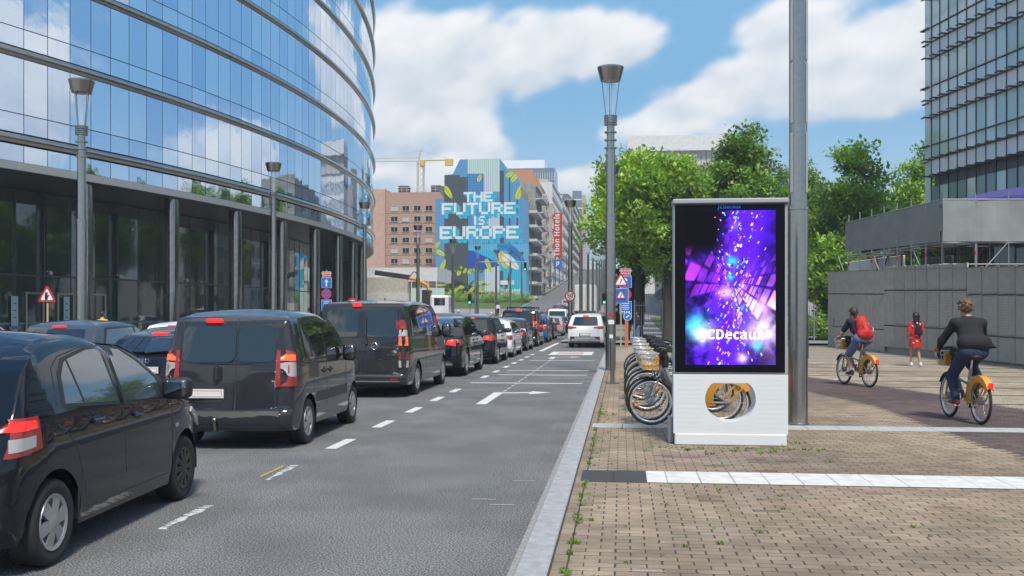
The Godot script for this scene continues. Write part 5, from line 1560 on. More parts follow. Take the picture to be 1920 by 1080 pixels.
# ---------- cars ----------
# A car body is a side outline (rear profile, roof, front profile) given width; l runs from the rear bumper forward, y up, the car faces -z.
class Car:
	var L: float
	var W: float
	var H: float
	var rear: Array
	var front: Array
	var belt: float
	var sill: float
	var tuck: float      # roof half width over body half width
	var redge: float
	var wheels: Array    # l of the axles
	var rw: float
	var crown := .06
	var top: PackedFloat32Array
	static func ev(a: Array, y: float) -> float:
		if y <= a[0][0]: return a[0][1]
		for i in a.size() - 1:
			if y <= a[i + 1][0]: return lerpf(a[i][1], a[i + 1][1], (y - a[i][0]) / (a[i + 1][0] - a[i][0]))
		return a[-1][1]
	func roof(s: float) -> float:
		return H - crown * pow(absf(2.0 * s - 1.0), 2.2)
	func prepare() -> void:
		top.resize(int(L * 50.0) + 2)
		for i in top.size():
			var l := i / 50.0
			var y := H
			while y > sill and (ev(rear, y) > l or ev(front, y) < l): y -= .01
			if y > H - .011:
				y = roof(clampf((l - ev(rear, H)) / (ev(front, H) - ev(rear, H)), 0.0, 1.0))
			top[i] = y
	func hw(l: float, y: float) -> float:
		var w := W * .5
		if y < .5: w *= 1.0 - .05 * pow((.5 - y) / .35, 2.0)
		elif y < belt: w *= 1.0 - .018 * pow((y - .5) / maxf(belt - .5, .1), 2.0)
		else: w = w * .982 * lerpf(1.0, tuck, pow((y - belt) / (H - belt), 1.15))
		if l > L - .9: w -= .16 * pow((l - L + .9) / .9, 2.0)
		if l < .55: w -= .05 * pow((.55 - l) / .55, 2.0)
		var de := minf(l - ev(rear, y), ev(front, y) - l)
		var ti := clampf(l * 50.0, 0.0, top.size() - 1.001)
		var t0 := int(ti)
		var dt := lerpf(top[t0], top[t0 + 1], ti - t0) - y
		var r := redge
		if de < r:
			var q := 1.0 - clampf(de / r, 0.0, 1.0); w -= r * (1.0 - sqrt(maxf(0.0, 1.0 - q * q)))
		var r2 := .085
		if dt < r2:
			var q := 1.0 - clampf(dt / r2, 0.0, 1.0); w -= r2 * (1.0 - sqrt(maxf(0.0, 1.0 - q * q)))
		return maxf(w, .1)
	func low(l: float) -> float:
		var y := sill
		for c in wheels:
			var d: float = absf(l - c); var ra := rw + .065
			if d < ra: y = maxf(y, rw + sqrt(ra * ra - d * d))
		return y
	func P(x: float, y: float, l: float) -> Vector3:
		return Vector3(x, y, L * .5 - l)
	func side(l: float, y: float, sg: float) -> Vector3:
		return P(sg * hw(l, y), y, l)
	func edge(y: float) -> float:
		return hw(ev(rear, y) + .0005, y)
	func back(x: float, y: float) -> Vector3:
		var e := edge(y)
		return P(x, y, ev(rear, y) - .055 * (1.0 - pow(clampf(x / e, -1.0, 1.0), 2.0)))
	func nose(x: float, y: float) -> Vector3:
		var e := hw(ev(front, y) - .0005, y)
		return P(x, y, ev(front, y) + .10 * (1.0 - pow(clampf(x / e, -1.0, 1.0), 2.0)))
	func body(fine: bool) -> MB:
		var N := 44 if fine else 22
		var rows: Array[float] = []
		var M2 := 26 if fine else 14
		for j in M2 + 1: rows.append(lerpf(sill, H, 1.0 - pow(1.0 - float(j) / M2, 1.25)))
		for a in [rear, front]:
			for e in a:
				if e[0] > sill + .01 and e[0] < H - .01: rows.append(e[0])
		rows.sort()
		var cols: Array[float] = []
		for i in N + 1:
			var s := float(i) / N
			cols.append(s if fine else s)
		for s in [.006, .015, .03, .97, .985, .994]: cols.append(s)
		var x0 := ev(rear, .4); var x1 := ev(front, .4)
		for c in wheels:
			var ra := rw + .065
			for k in 13:
				var a := PI * k / 12.0
				cols.append((c + ra * cos(a) - x0) / (x1 - x0))
			cols.append((c + ra + .002 - x0) / (x1 - x0)); cols.append((c - ra - .002 - x0) / (x1 - x0))
		cols.sort()
		var g := []
		for s: float in cols:
			var col: Array[Vector2] = []
			for y0: float in rows:
				var y := sill + (y0 - sill) * (roof(s) - sill) / (H - sill)
				var l := lerpf(ev(rear, y0), ev(front, y0), s)
				var lo := low(l)
				if y < belt and lo > sill: y = lo + (y - sill) * (belt - lo) / (belt - sill)
				col.append(Vector2(l, y))
			g.append(col)
		var verts := PackedVector3Array(); var idx := PackedInt32Array()
		var nc := cols.size(); var nr := rows.size()
		for sg in [-1.0, 1.0]:
			var o := verts.size()
			for i in nc:
				for j in nr: verts.append(side(g[i][j].x, g[i][j].y, sg))
			for i in nc - 1:
				for j in nr - 1:
					var a := o + i * nr + j
					var q := [a, a + nr, a + nr + 1, a + 1]
					if sg > 0: idx.append_array([q[0], q[1], q[2], q[0], q[2], q[3]])
					else: idx.append_array([q[0], q[2], q[1], q[0], q[3], q[2]])
		# strip over rear, roof and front
		var line := []
		for j in nr: line.append([g[0][j], -.055, 0.0])
		for i in range(1, nc): 
			var s: float = cols[i]
			line.append([g[i][nr - 1], -.055 * maxf(0.0, 1.0 - s * 14.0) + .10 * maxf(0.0, 1.0 - (1.0 - s) * 14.0), .035 * sin(PI * s)])
		for j in range(nr - 2, -1, -1): line.append([g[nc - 1][j], .10, 0.0])
		var K := 14
		var o2 := verts.size()
		for e in line:
			var w := hw(e[0].x, e[0].y)
			for k in K + 1:
				var u := sin((float(k) / K - .5) * PI)
				var q := 1.0 - u * u
				verts.append(P(u * w, e[0].y + e[2] * q, e[0].x + e[1] * q))
		for i in line.size() - 1:
			for k in K:
				var a := o2 + i * (K + 1) + k
				idx.append_array([a, a + K + 1, a + K + 2, a, a + K + 2, a + 1])
		# smooth normals by position
		var key := {}
		var acc := PackedVector3Array(); var id := PackedInt32Array(); id.resize(verts.size())
		for i in verts.size():
			var p := verts[i]
			var kk := Vector3i(roundi(p.x * 2000), roundi(p.y * 2000), roundi(p.z * 2000))
			if not key.has(kk):
				key[kk] = acc.size(); acc.append(Vector3.ZERO)
			id[i] = key[kk]
		var fn := PackedVector3Array()
		for t in range(0, idx.size(), 3):
			var a := verts[idx[t]]; var b := verts[idx[t + 1]]; var c := verts[idx[t + 2]]
			var n := (b - a).cross(c - a)
			var mid := (a + b + c) / 3.0
			var outw := Vector3(mid.x * 1.2, mid.y - .75, mid.z * .35)
			if t / 3 < 2 * (nc - 1) * (nr - 1) * 2: outw = Vector3(mid.x, 0, 0)
			if n.dot(outw) < 0.0: n = -n
			fn.append(n)
			for q in 3: acc[id[idx[t + q]]] += n
		var m := MB.new()
		for t in range(0, idx.size(), 3):
			if fn[t / 3].length_squared() < 1e-16: continue
			m.tri(verts[idx[t]], verts[idx[t + 1]], verts[idx[t + 2]], acc[id[idx[t]]].normalized(), acc[id[idx[t + 1]]].normalized(), acc[id[idx[t + 2]]].normalized())
		return m
	func on(kind: String, p: Vector2) -> Vector3:
		if kind == "rear": return back(p.x, p.y)
		if kind == "front": return nose(p.x, p.y)
		return side(p.x, p.y, 1.0 if kind == "right" else -1.0)
	func skin(m: MB, kind: String, poly: Array, off: float, cell := .14) -> void: # a piece of panel laid on the body, with an edge
		var pts := PackedVector2Array(poly)
		var lo := pts[0]; var hi := pts[0]
		for p in pts: lo = lo.min(p); hi = hi.max(p)
		var f := func(p: Vector2) -> Array:
			var q := on(kind, p)
			var a := on(kind, p + Vector2(.01, 0)); var b := on(kind, p + Vector2(0, .01))
			var n := (a - q).cross(b - q).normalized()
			var ref := Vector3(0, .15, 1) if kind == "rear" else (Vector3(0, .3, -1) if kind == "front" else Vector3(1 if kind == "right" else -1, 0, 0))
			if n.dot(ref) < 0.0: n = -n
			return [q, n]
		var x := lo.x
		while x < hi.x:
			var y := lo.y
			while y < hi.y:
				var r := PackedVector2Array([Vector2(x, y), Vector2(x + cell, y), Vector2(x + cell, y + cell), Vector2(x, y + cell)])
				for c in Geometry2D.intersect_polygons(pts, r):
					var ix := Geometry2D.triangulate_polygon(c)
					var e := []
					for p in c: e.append(f.call(p))
					for i in range(0, ix.size(), 3):
						var A: Array = e[ix[i]]; var B: Array = e[ix[i + 1]]; var C: Array = e[ix[i + 2]]
						m.tri(A[0] + A[1] * off, B[0] + B[1] * off, C[0] + C[1] * off, A[1], B[1], C[1])
				y += cell
			x += cell
		var cen := Vector2.ZERO
		for p in pts: cen += p / pts.size()
		for i in pts.size():
			var p := pts[i]; var q := pts[(i + 1) % pts.size()]
			var n := maxi(1, int(p.distance_to(q) / .15))
			for k in n:
				var A: Array = f.call(p.lerp(q, float(k) / n)); var B: Array = f.call(p.lerp(q, float(k + 1) / n))
				var hint: Vector3 = A[0] - on(kind, cen)
				m.quad(A[0] + A[1] * off, B[0] + B[1] * off, B[0] - A[1] * .012, A[0] - A[1] * .012, hint)

static func rounded(x0: float, y0: float, x1: float, y1: float, r: float, top_in := 0.0) -> Array:
	var p := []
	for c in [[x0 + r, y0 + r, PI, 0], [x1 - r, y0 + r, PI * 1.5, 0], [x1 - r - top_in, y1 - r, 0.0, 1], [x0 + r + top_in, y1 - r, PI * .5, 1]]:
		for i in 4:
			var a: float = c[2] + PI * .5 * i / 3.0
			p.append(Vector2(c[0] + cos(a) * r, c[1] + sin(a) * r))
	return p

func wheel_parts(o: Node3D, p: Vector3, r: float, w: float, sg: float, style: int) -> void:
	var wn := Node3D.new(); wn.name = "wheel"; wn.position = p
	o.add_child(wn, true)
	var xf := Transform3D(Basis(Vector3.BACK, -PI / 2 * sg), Vector3.ZERO)   # local y points outwards
	var b := MB.new(); var h := w * .5; var ri := r * .66
	b.lathe([Vector2(ri, -h * .9), Vector2(r * .93, -h), Vector2(r * .985, -h * .8), Vector2(r, -h * .4), Vector2(r, h * .4), Vector2(r * .985, h * .8), Vector2(r * .93, h), Vector2(r * .8, h * 1.02), Vector2(ri, h * .9)], 30, xf, true)
	obj("tyre", b, M.rubber, wn)
	b = MB.new()
	b.lathe([Vector2(ri, h * .9), Vector2(ri * .96, h * .78), Vector2(ri * .9, h * .35), Vector2(0, h * .3)], 24, xf)
	obj("rim_well", b, M.rim_dark, wn)
	b = MB.new()
	var n: int = [6, 5, 7, 10][style]
	b.lathe([Vector2(ri, h * .88), Vector2(ri * .98, h * .98), Vector2(ri * .86, h * .9), Vector2(ri * .84, h * .6)], 24, xf)
	b.lathe([Vector2(ri * .34, h * .6), Vector2(ri * .3, h * .98), Vector2(ri * .12, h * 1.04), Vector2(0, h * 1.04)], 14, xf)
	for k in n:
		var a := TAU * k / n + .3
		var wi: float = TAU / n * ([.34, .30, .27, .3][style]) * ri * .6
		var d := Vector3(cos(a), 0, sin(a)); var s := Vector3(-sin(a), 0, cos(a))
		var y0 := h * .93; var yy := Vector3.UP
		var q := [d * ri * .2 - s * wi * .8 + yy * (y0 + .006), d * ri * .2 + s * wi * .8 + yy * (y0 + .006), d * ri * .88 + s * wi * 1.25 + yy * y0 * .95, d * ri * .88 - s * wi * 1.25 + yy * y0 * .95]
		b.quad(xf * q[0], xf * q[1], xf * q[2], xf * q[3], xf.basis * yy)
		b.quad(xf * q[0], xf * (q[0] - yy * .03), xf * (q[3] - yy * .03), xf * q[3], xf.basis * -s)
		b.quad(xf * q[1], xf * (q[1] - yy * .03), xf * (q[2] - yy * .03), xf * q[2], xf.basis * s)
	obj("rim", b, M.rim_dark if style == 3 else M.rim_silver, wn)

func make_car(sp: Dictionary) -> Node3D:
	var c := Car.new()
	c.L = sp.L; c.W = sp.W; c.H = sp.H; c.rear = sp.rear; c.front = sp.front
	c.belt = sp.belt; c.sill = sp.get("sill", .22); c.tuck = sp.get("tuck", .80); c.redge = sp.get("redge", .09)
	c.wheels = sp.axles; c.rw = sp.rw; c.crown = sp.get("crown", .06)
	c.prepare()
	var fine: bool = sp.get("fine", true)
	var o := thing(sp.called, sp.label, sp.get("cat", "car"), sp.pos, sp.get("turn", 0.0), sp.get("group", "cars queueing in the street"))
	var paint: Material = M[sp.paint]
	obj("body", c.body(fine), paint, o)
	# floor and wheel wells
	var b := MB.new()
	b.box(Vector3(0, .3, 0), Vector3(c.W * .74, .2, c.L - .5))
	b.box(Vector3(0, c.belt * .75, 0), Vector3(c.W * .6, .3, c.L - 1.2))
	for l: float in c.wheels:
		for sg: float in [-1.0, 1.0]:
			var x := sg * (c.hw(l, c.rw + .3) - .03)
			var ra := c.rw + .068
			var seg := 16
			for k in seg:
				var a0 := PI * k / seg - .15; var a1 := PI * (k + 1) / seg - .15
				b.quad(c.P(x, c.rw + ra * sin(a0), l + ra * cos(a0)), c.P(x, c.rw + ra * sin(a1), l + ra * cos(a1)), c.P(x - sg * .3, c.rw + ra * sin(a1), l + ra * cos(a1)), c.P(x - sg * .3, c.rw + ra * sin(a0), l + ra * cos(a0)), Vector3.DOWN)
				b.tri(c.P(x - sg * .3, c.rw, l), c.P(x - sg * .3, c.rw + ra * sin(a0), l + ra * cos(a0)), c.P(x - sg * .3, c.rw + ra * sin(a1), l + ra * cos(a1)), Vector3(sg, 0, 0), Vector3(sg, 0, 0), Vector3(sg, 0, 0))
	obj("underbody", b, M.black_plastic, o)
	for l: float in c.wheels:
		for sg: float in [-1.0, 1.0]:
			wheel_parts(o, c.P(sg * (c.hw(l, c.rw + .25) - .115), c.rw, l), c.rw, .2, sg, sp.get("rim", 0) if l < 2.0 or not sp.has("rim2") else sp.rim2)
	# windows
	for k: String in ["right", "left"]:
		for w in sp.get("side_windows", []):
			b = MB.new(); c.skin(b, k, w, .006, .12); obj("side_window", b, M[sp.get("side_glass", "car_glass")], o)
		for w in sp.get("side_trim", []):
			b = MB.new(); c.skin(b, k, w, .003, .12); obj("window_surround", b, M.dark_trim, o)
		for w in sp.get("side_mould", []):
			b = MB.new(); c.skin(b, k, w, .012, .2); obj("moulding", b, M.bumper_grey, o)
		for w in sp.get("seams", []):
			b = MB.new()
			for i in w.size() - 1:
				var p: Vector2 = w[i]; var q: Vector2 = w[i + 1]
				var s := (q - p).normalized().orthogonal() * .004
				c.skin(b, k, [p - s, q - s, q + s, p + s], .0015, .2)
			obj("painted_door_gap", b, M.dark_trim, o)  # thin dark strip on the body, painting the shade of the door groove
		for h in sp.get("handles", []):
			var p := c.side(h.x, h.y, 1.0 if k == "right" else -1.0)
			b = MB.new(); b.bevel(p, Vector3(.05, .032, .2), .012); obj("door_handle", b, M[sp.get("handle_mat", sp.paint)], o)
			b = MB.new(); c.skin(b, k, rounded(h.x - .07, h.y - .045, h.x + .07, h.y + .04, .035), .002, .2); obj("handle_recess", b, M.dark_trim, o)
		if sp.has("mirror"):
			var mp: Vector2 = sp.mirror
			var sg := 1.0 if k == "right" else -1.0
			var p := c.side(mp.x, mp.y, sg) + Vector3(sg * .13, .02, .02)
			b = MB.new(); b.pillow(p, sp.get("mirror_size", Vector3(.12, .085, .07)), .5); b.tube(p - Vector3(sg * .16, .03, 0), p, .03, .03, 6)
			var mo := obj("mirror", b, M[sp.get("mirror_mat", "black_plastic")], o)
			b = MB.new(); var ms: Vector3 = sp.get("mirror_size", Vector3(.12, .085, .07))
			b.pillow(p + Vector3(0, 0, ms.z * .72), Vector3(ms.x * .80, ms.y * .78, ms.z * .33), .45); obj("mirror_glass", b, M.mirror_dark, mo)
	for w in sp.get("rear_windows", []):
		b = MB.new(); c.skin(b, "rear", w, .006, .12); obj("rear_window", b, M[sp.get("rear_glass", "car_glass")], o)
	for w in sp.get("front_windows", []):
		b = MB.new(); c.skin(b, "front", w, .006, .15); obj("windscreen", b, M.car_glass, o)
	for w in sp.get("rear_panels", []):
		b = MB.new(); c.skin(b, "rear", w[0], w[2] if w.size() > 2 else .01, .2); obj(w[3] if w.size() > 3 else "rear_panel", b, M[w[1]], o)
	for w in sp.get("lights", []): # [kind, polygon, material, name]
		b = MB.new(); c.skin(b, w[0], w[1], w[4] if w.size() > 4 else .012, .03 if fine and w[0] in ["left", "right"] else .1); obj(w[3], b, M[w[2]], o)
	for w in sp.get("rear_gaps", []):
		b = MB.new()
		var s: Vector2 = (w[1] - w[0]).normalized().orthogonal() * .004
		c.skin(b, "rear", [w[0] - s, w[1] - s, w[1] + s, w[0] + s], .0015, .2); obj("painted_door_gap", b, M.dark_trim, o)  # groove shade painted as a dark strip across the rear
	if sp.has("plate"):
		var q: Vector2 = sp.plate
		var p := c.back(q.x, q.y)
		b = MB.new(); b.bevel(p + Vector3(0, 0, .012), Vector3(.54, .135, .02), .006); var po := obj("number_plate", b, M.dark_trim, o)
		b = MB.new(); b.bevel(p + Vector3(.02, 0, .02), Vector3(.47, .112, .012), .003); obj("plate_field", b, M.plate_white, po)
		b = MB.new(); b.bevel(p + Vector3(-.238, 0, .02), Vector3(.045, .112, .012), .003); obj("plate_band", b, M.plate_blue, po)
		b = MB.new()
		for e in [[0.04, .038, .38, .006], [.04, -.038, .38, .006], [-.15, 0, .006, .07], [.23, 0, .006, .07]]: b.box(p + Vector3(e[0], e[1], .0275), Vector3(e[2], e[3], .002))
		obj("plate_frame", b, M.plate_red, po)
	if sp.has("wiper"):
		var e: Array = sp.wiper
		b = MB.new()
		var pp := []
		for i in 6: pp.append(c.back(lerpf(e[0].x, e[1].x, i / 5.0), lerpf(e[0].y, e[1].y, i / 5.0)) + Vector3(0, 0, .03))
		b.path(pp, .009, 5); b.ball(pp[0], Vector3(.03, .03, .025), 6, 8); obj("wiper", b, M.black_plastic, o)
	if sp.has("rails"):
		for sg: float in [-1.0, 1.0]:
			var pp := []
			for i in 13:
				var t := i / 12.0
				var l := lerpf(sp.rails.x, sp.rails.y, t)
				pp.append(c.P(sg * (c.W * .5 * c.tuck - .09), c.roof(clampf((l - c.ev(c.rear, c.H)) / (c.ev(c.front, c.H) - c.ev(c.rear, c.H)), 0, 1)) + .07 * pow(sin(PI * clampf(t, .02, .98)), .35) - .02, l))
			b = MB.new(); b.path(pp, .018, 7); obj("roof_rail", b, M.alu_grey, o)
	o.set_meta("car_shape", 0)
	o.remove_meta("car_shape")
	cars[o] = c
	return o
var cars := {}

func generic(kind: String, L: float, W: float, H: float, paint: String) -> Dictionary:
	var b := H * .625
	var rw := .325 if kind == "suv" else .31
	var sp := {L = L, W = W, H = H, paint = paint, belt = b, rw = rw, fine = false, axles = [.85, L - .88], sill = .26 if kind == "suv" else .22, tuck = .78, redge = .1}
	var Lb := L * .47
	if kind == "sedan":
		sp.rear = [[.22, .12], [.36, .03], [.5, 0], [b - .16, .03], [b - .03, .10], [b + .03, .34], [b + .08, .62], [H - .1, 1.15], [H, 1.45]]
	else:
		sp.rear = [[.22, .12], [.36, .03], [.5, 0], [b - .14, .03], [b + .02, .09], [H - .12, .42], [H - .03, .52], [H, .6]]
	sp.front = [[.22, L - .12], [.4, L - .01], [.55, L], [.7, L - .08], [b - .12, L - .3], [b - .04, L - .85], [b + .02, L - 1.15], [H - .13, L - 1.9], [H, L - 2.15]]
	var y0 := b + .04; var y1 := H - .13
	var ls := .95 if kind == "sedan" else .55
	var lt := 1.35 if kind == "sedan" else .85
	sp.side_windows = [[Vector2(ls, y0 + .03), Vector2(lt, y1 - .03), Vector2(Lb - .03, y1), Vector2(Lb - .02, y0)], [Vector2(Lb + .05, y0), Vector2(Lb + .04, y1), Vector2(L - 2.05, y1 - .01), Vector2(L - 1.4, y0)]]
	sp.side_trim = [[Vector2(ls - .1, y0), Vector2(lt - .08, y1 + .01), Vector2(L - 2.02, y1 + .03), Vector2(L - 1.25, y0 - .03), Vector2(Lb, y0 - .03)]]
	sp.seams = [[Vector2(Lb, b), Vector2(Lb, .34)], [Vector2(L - 1.32, b - .02), Vector2(L - 1.3, .36)]]
	sp.handles = [Vector2(Lb - .15, b - .1), Vector2(L - 1.62 - .35, b - .1)]
	var wb := W * .5 - .27; var wt := W * .5 * .78 - .16
	var rb := b + (.12 if kind == "sedan" else .06); var rt := H - .15
	sp.rear_windows = [[Vector2(-wb, rb), Vector2(wb, rb), Vector2(wt, rt), Vector2(-wt, rt)]]
	sp.front_windows = [[Vector2(-wb, b + .06), Vector2(wb, b + .06), Vector2(wt, H - .16), Vector2(-wt, H - .16)]]
	var e := W * .5 - .185
	var ly := b - .13
	sp.lights = [["rear", [Vector2(-.14, H - .115), Vector2(.14, H - .115), Vector2(.14, H - .085), Vector2(-.14, H - .085)], "brake_red", "brake_light", .02]]
	for s: float in [-1.0, 1.0]:
		sp.lights.append(["rear", [Vector2(s * (e - .26), ly - .05), Vector2(s * e, ly - .09), Vector2(s * e, ly + .09), Vector2(s * (e - .22), ly + .06)], "brake_red", "tail_light"])
		sp.lights.append(["rear", [Vector2(s * (e - .15), ly - .03), Vector2(s * (e - .05), ly - .03), Vector2(s * (e - .05), ly + .04), Vector2(s * (e - .15), ly + .04)], "brake_bright", "brake_light", .016])
		sp.lights.append(["right" if s > 0 else "left", [Vector2(.03, ly - .09), Vector2(.26, ly - .02), Vector2(.28, ly + .05), Vector2(.04, ly + .09)], "tail_red", "tail_light"])
		sp.lights.append(["front", [Vector2(s * (e - .28), .62), Vector2(s * (e - .02), .66), Vector2(s * (e - .02), .76), Vector2(s * (e - .24), .72)], "lamp_clear", "headlight"])
	sp.rear_panels = [[[Vector2(-e + .1, .28), Vector2(e - .1, .28), Vector2(e - .16, .44), Vector2(-e + .16, .44)], "bumper_grey", .012, "bumper_insert"]]
	sp.rear_gaps = [[Vector2(-e + .06, .52), Vector2(e - .06, .52)], [Vector2(-e + .05, .52), Vector2(-e + .12, b)], [Vector2(e - .05, .52), Vector2(e - .12, b)]]
	sp.plate = Vector2(0, .66)
	sp.mirror = Vector2(L - 1.5, b + .06)
	sp.mirror_mat = paint
	return sp

func repaint(o: Node3D, from: String, to: String) -> void:
	for k in o.find_children("*", "MeshInstance3D", true, false):
		if k.material_override == M[from]: k.material_override = M[to]

func emblem(o: Node3D, p: Vector3, r: float, count := 1) -> void:
	for i in count:
		var b := MB.new(); var pts := []
		for k in 16: pts.append(p + Vector3((i - (count - 1) * .5) * r * 1.45 + cos(TAU * k / 16) * r, sin(TAU * k / 16) * r, .012))
		b.path(pts, r * .16, 6, true); obj("emblem", b, M.chrome, o)

func make_cars() -> void:
	# 1 black hatchback in the corner
	var L := 3.76
	var sp := {called = "hatchback_car", label = "black hatchback in the near corner with silver rear hubcap and bare front wheel", L = L, W = 1.695, H = 1.56, paint = "paint_black", belt = 1.0, sill = .21, tuck = .77, redge = .12, crown = .10,
		axles = [.55, 3.01], rw = .296, rim = 0, rim2 = 3, pos = at(-4.76, 7.8), turn = .069,
		rear = [[.2, .12], [.32, .03], [.46, 0], [.72, .02], [.92, .05], [1.05, .10], [1.24, .22], [1.42, .36], [1.50, .46], [1.56, .58]],
		front = [[.2, L - .14], [.34, L - .03], [.5, L], [.62, L - .04], [.76, L - .16], [.87, L - .36], [.95, L - .66], [1.01, L - .94], [1.24, L - 1.27], [1.45, L - 1.60], [1.52, L - 1.80], [1.56, L - 2.08]],
		side_windows = [[Vector2(0.74, 1.085), Vector2(0.8, 1.275), Vector2(0.9, 1.365), Vector2(0.93, 1.38), Vector2(1, 1.065)], [Vector2(1.03, 1.065), Vector2(0.96, 1.385), Vector2(1.3, 1.44), Vector2(1.52, 1.445), Vector2(1.56, 1.03)], [Vector2(1.7, 1.02), Vector2(1.66, 1.445), Vector2(1.86, 1.425), Vector2(2.1, 1.325), Vector2(2.38, 1.165), Vector2(2.5, 0.995)]],
		side_trim = [[Vector2(0.69, 1.065), Vector2(0.76, 1.295), Vector2(0.88, 1.395), Vector2(1.3, 1.465), Vector2(1.56, 1.47), Vector2(1.6, 1.01), Vector2(1, 1.045)], [Vector2(1.67, 1), Vector2(1.63, 1.47), Vector2(1.88, 1.445), Vector2(2.14, 1.335), Vector2(2.44, 1.165), Vector2(2.78, 0.965), Vector2(2.5, 0.97)]],
		seams = [[Vector2(0.62, 1.085), Vector2(0.7, 1.335), Vector2(0.84, 1.41), Vector2(1.3, 1.475), Vector2(1.63, 1.48), Vector2(1.64, 0.965), Vector2(1.7, 0.32)], [Vector2(0.62, 1.085), Vector2(0.68, 0.925), Vector2(0.86, 0.765), Vector2(0.98, 0.46), Vector2(1.02, 0.32)], [Vector2(1.63, 1.48), Vector2(1.92, 1.46), Vector2(2.2, 1.355)], [Vector2(2.66, 0.965), Vector2(2.66, 0.6), Vector2(2.6, 0.32)], [Vector2(1.02, 0.315), Vector2(2.6, 0.315)]],
		handles = [Vector2(1.2, 0.925), Vector2(1.92, 0.905)], handle_mat = "paint_black", mirror = Vector2(2.52, 1.045), mirror_size = Vector2(0, 0), mirror_mat = "black_plastic",
		side_glass = "pale_glass",
		rear_windows = [rounded(-.56, 1.10, .56, 1.42, .08, .06)], front_windows = [rounded(-.62, 1.06, .62, 1.44, .06, .12)],
		lights = [], rear_gaps = [[Vector2(-.6, .55), Vector2(.6, .55)]], plate = Vector2(0, .76), wiper = [Vector2(0, 1.10), Vector2(-.4, 1.13)]}
	sp.mirror_size = Vector3(.125, .095, .075)
	for s: float in [-1.0, 1.0]:
		var k := "right" if s > 0 else "left"
		sp.lights.append(["rear", [Vector2(s * .50, 0.81), Vector2(s * .66, 0.79), Vector2(s * .655, 1.09), Vector2(s * .57, 1.09)], "tail_red", "tail_light"])
		sp.lights.append([k, [Vector2(.05, 0.79), Vector2(.36, 0.825), Vector2(.345, 0.95), Vector2(.33, 1.04), Vector2(.12, 1.035)], "tail_red", "tail_light", .014])
		sp.lights.append([k, [Vector2(.07, 0.95), Vector2(.31, 0.965), Vector2(.30, 1.015), Vector2(.12, 1.015)], "brake_red", "brake_light", .018])
		sp.lights.append([k, [Vector2(.07, 0.825), Vector2(.28, 0.845), Vector2(.285, 0.92), Vector2(.08, 0.91)], "lamp_clear", "reversing_light", .018])
		sp.lights.append([k, rounded(2.72, .70, 2.79, .735, .015), "lamp_clear", "side_repeater", .01])
		sp.lights.append(["front", [Vector2(s * .42, .64), Vector2(s * .68, .68), Vector2(s * .66, .84), Vector2(s * .5, .78)], "lamp_clear", "headlight"])
		sp.lights.append([k, [Vector2(3.36, .68), Vector2(3.62, .62), Vector2(3.60, .70), Vector2(3.2, .84), Vector2(3.16, .80)], "lamp_clear", "headlight"])
	make_car(sp)
	# 2 small charcoal van
	L = 3.96
	sp = {called = "small_van", label = "small charcoal van with twin rear doors and a tow hook", cat = "van", L = L, W = 1.72, H = 1.74, paint = "paint_vangrey", belt = 1.12, sill = .24, tuck = .86, redge = .10, crown = .07,
		axles = [.72, 3.23], rw = .30, rim = 2, pos = at(-4.98, 12.25 + L / 2), turn = .03,
		rear = [[.24, .08], [.33, .0], [.47, -.03], [.5, .02], [.9, .03], [1.1, .05], [1.6, .15], [1.68, .19], [1.74, .28]],
		front = [[.24, L - .1], [.4, L], [.55, L - .01], [.72, L - .1], [.9, L - .3], [1.02, L - .62], [1.12, L - .95], [1.6, L - 1.62], [1.69, L - 1.85], [1.74, L - 2.1]],
		side_windows = [[Vector2(.36, 1.14), Vector2(.42, 1.56), Vector2(.80, 1.585), Vector2(.82, 1.13)], [Vector2(.90, 1.13), Vector2(.88, 1.585), Vector2(1.50, 1.60), Vector2(1.56, 1.12)], [Vector2(1.66, 1.10), Vector2(1.60, 1.58), Vector2(1.86, 1.57), Vector2(2.2, 1.38), Vector2(2.58, 1.06)]],
		seams = [[Vector2(.86, 1.62), Vector2(.88, 1.1), Vector2(1.0, .55)], [Vector2(1.60, 1.62), Vector2(1.62, .30)], [Vector2(2.72, 1.04), Vector2(2.70, .34)], [Vector2(.42, 1.08), Vector2(.86, 1.07)], [Vector2(.30, 1.04), Vector2(.86, 1.035)]],
		handles = [Vector2(1.46, .93), Vector2(1.80, .93)], handle_mat = "black_plastic", mirror = Vector2(2.48, 1.12), mirror_size = Vector3.ZERO, mirror_mat = "black_plastic",
		side_mould = [rounded(1.08, .52, 1.62, .66, .02), rounded(1.66, .52, 2.72, .66, .02)],
		rear_windows = [rounded(-.595, 1.10, .105, 1.56, .09), rounded(.135, 1.10, .60, 1.56, .09)],
		front_windows = [rounded(-.6, 1.16, .6, 1.56, .05, .1)],
		rear_panels = [[rounded(-.56, .60, -.02, .85, .05), "dark_trim", .004, "plate_recess"], [[Vector2(-.67, .27), Vector2(.67, .27), Vector2(.68, .47), Vector2(-.68, .47)], "bumper_grey", .03, "bumper"], [rounded(-.165, .86, -.055, 1.06, .05), "black_plastic", .02, "handle_plate"]],
		rear_gaps = [[Vector2(.12, .49), Vector2(.12, 1.66)], [Vector2(-.68, .49), Vector2(.68, .49)], [Vector2(-.61, .52), Vector2(-.61, 1.62)], [Vector2(.612, .52), Vector2(.612, 1.62)], [Vector2(-.65, 1.085), Vector2(.65, 1.085)]],
		lights = [["rear", rounded(-.30, 1.60, -.08, 1.635, .012), "brake_red", "brake_light", .03]], plate = Vector2(-.28, .71)}
	sp.mirror_size = Vector3(.10, .125, .075)
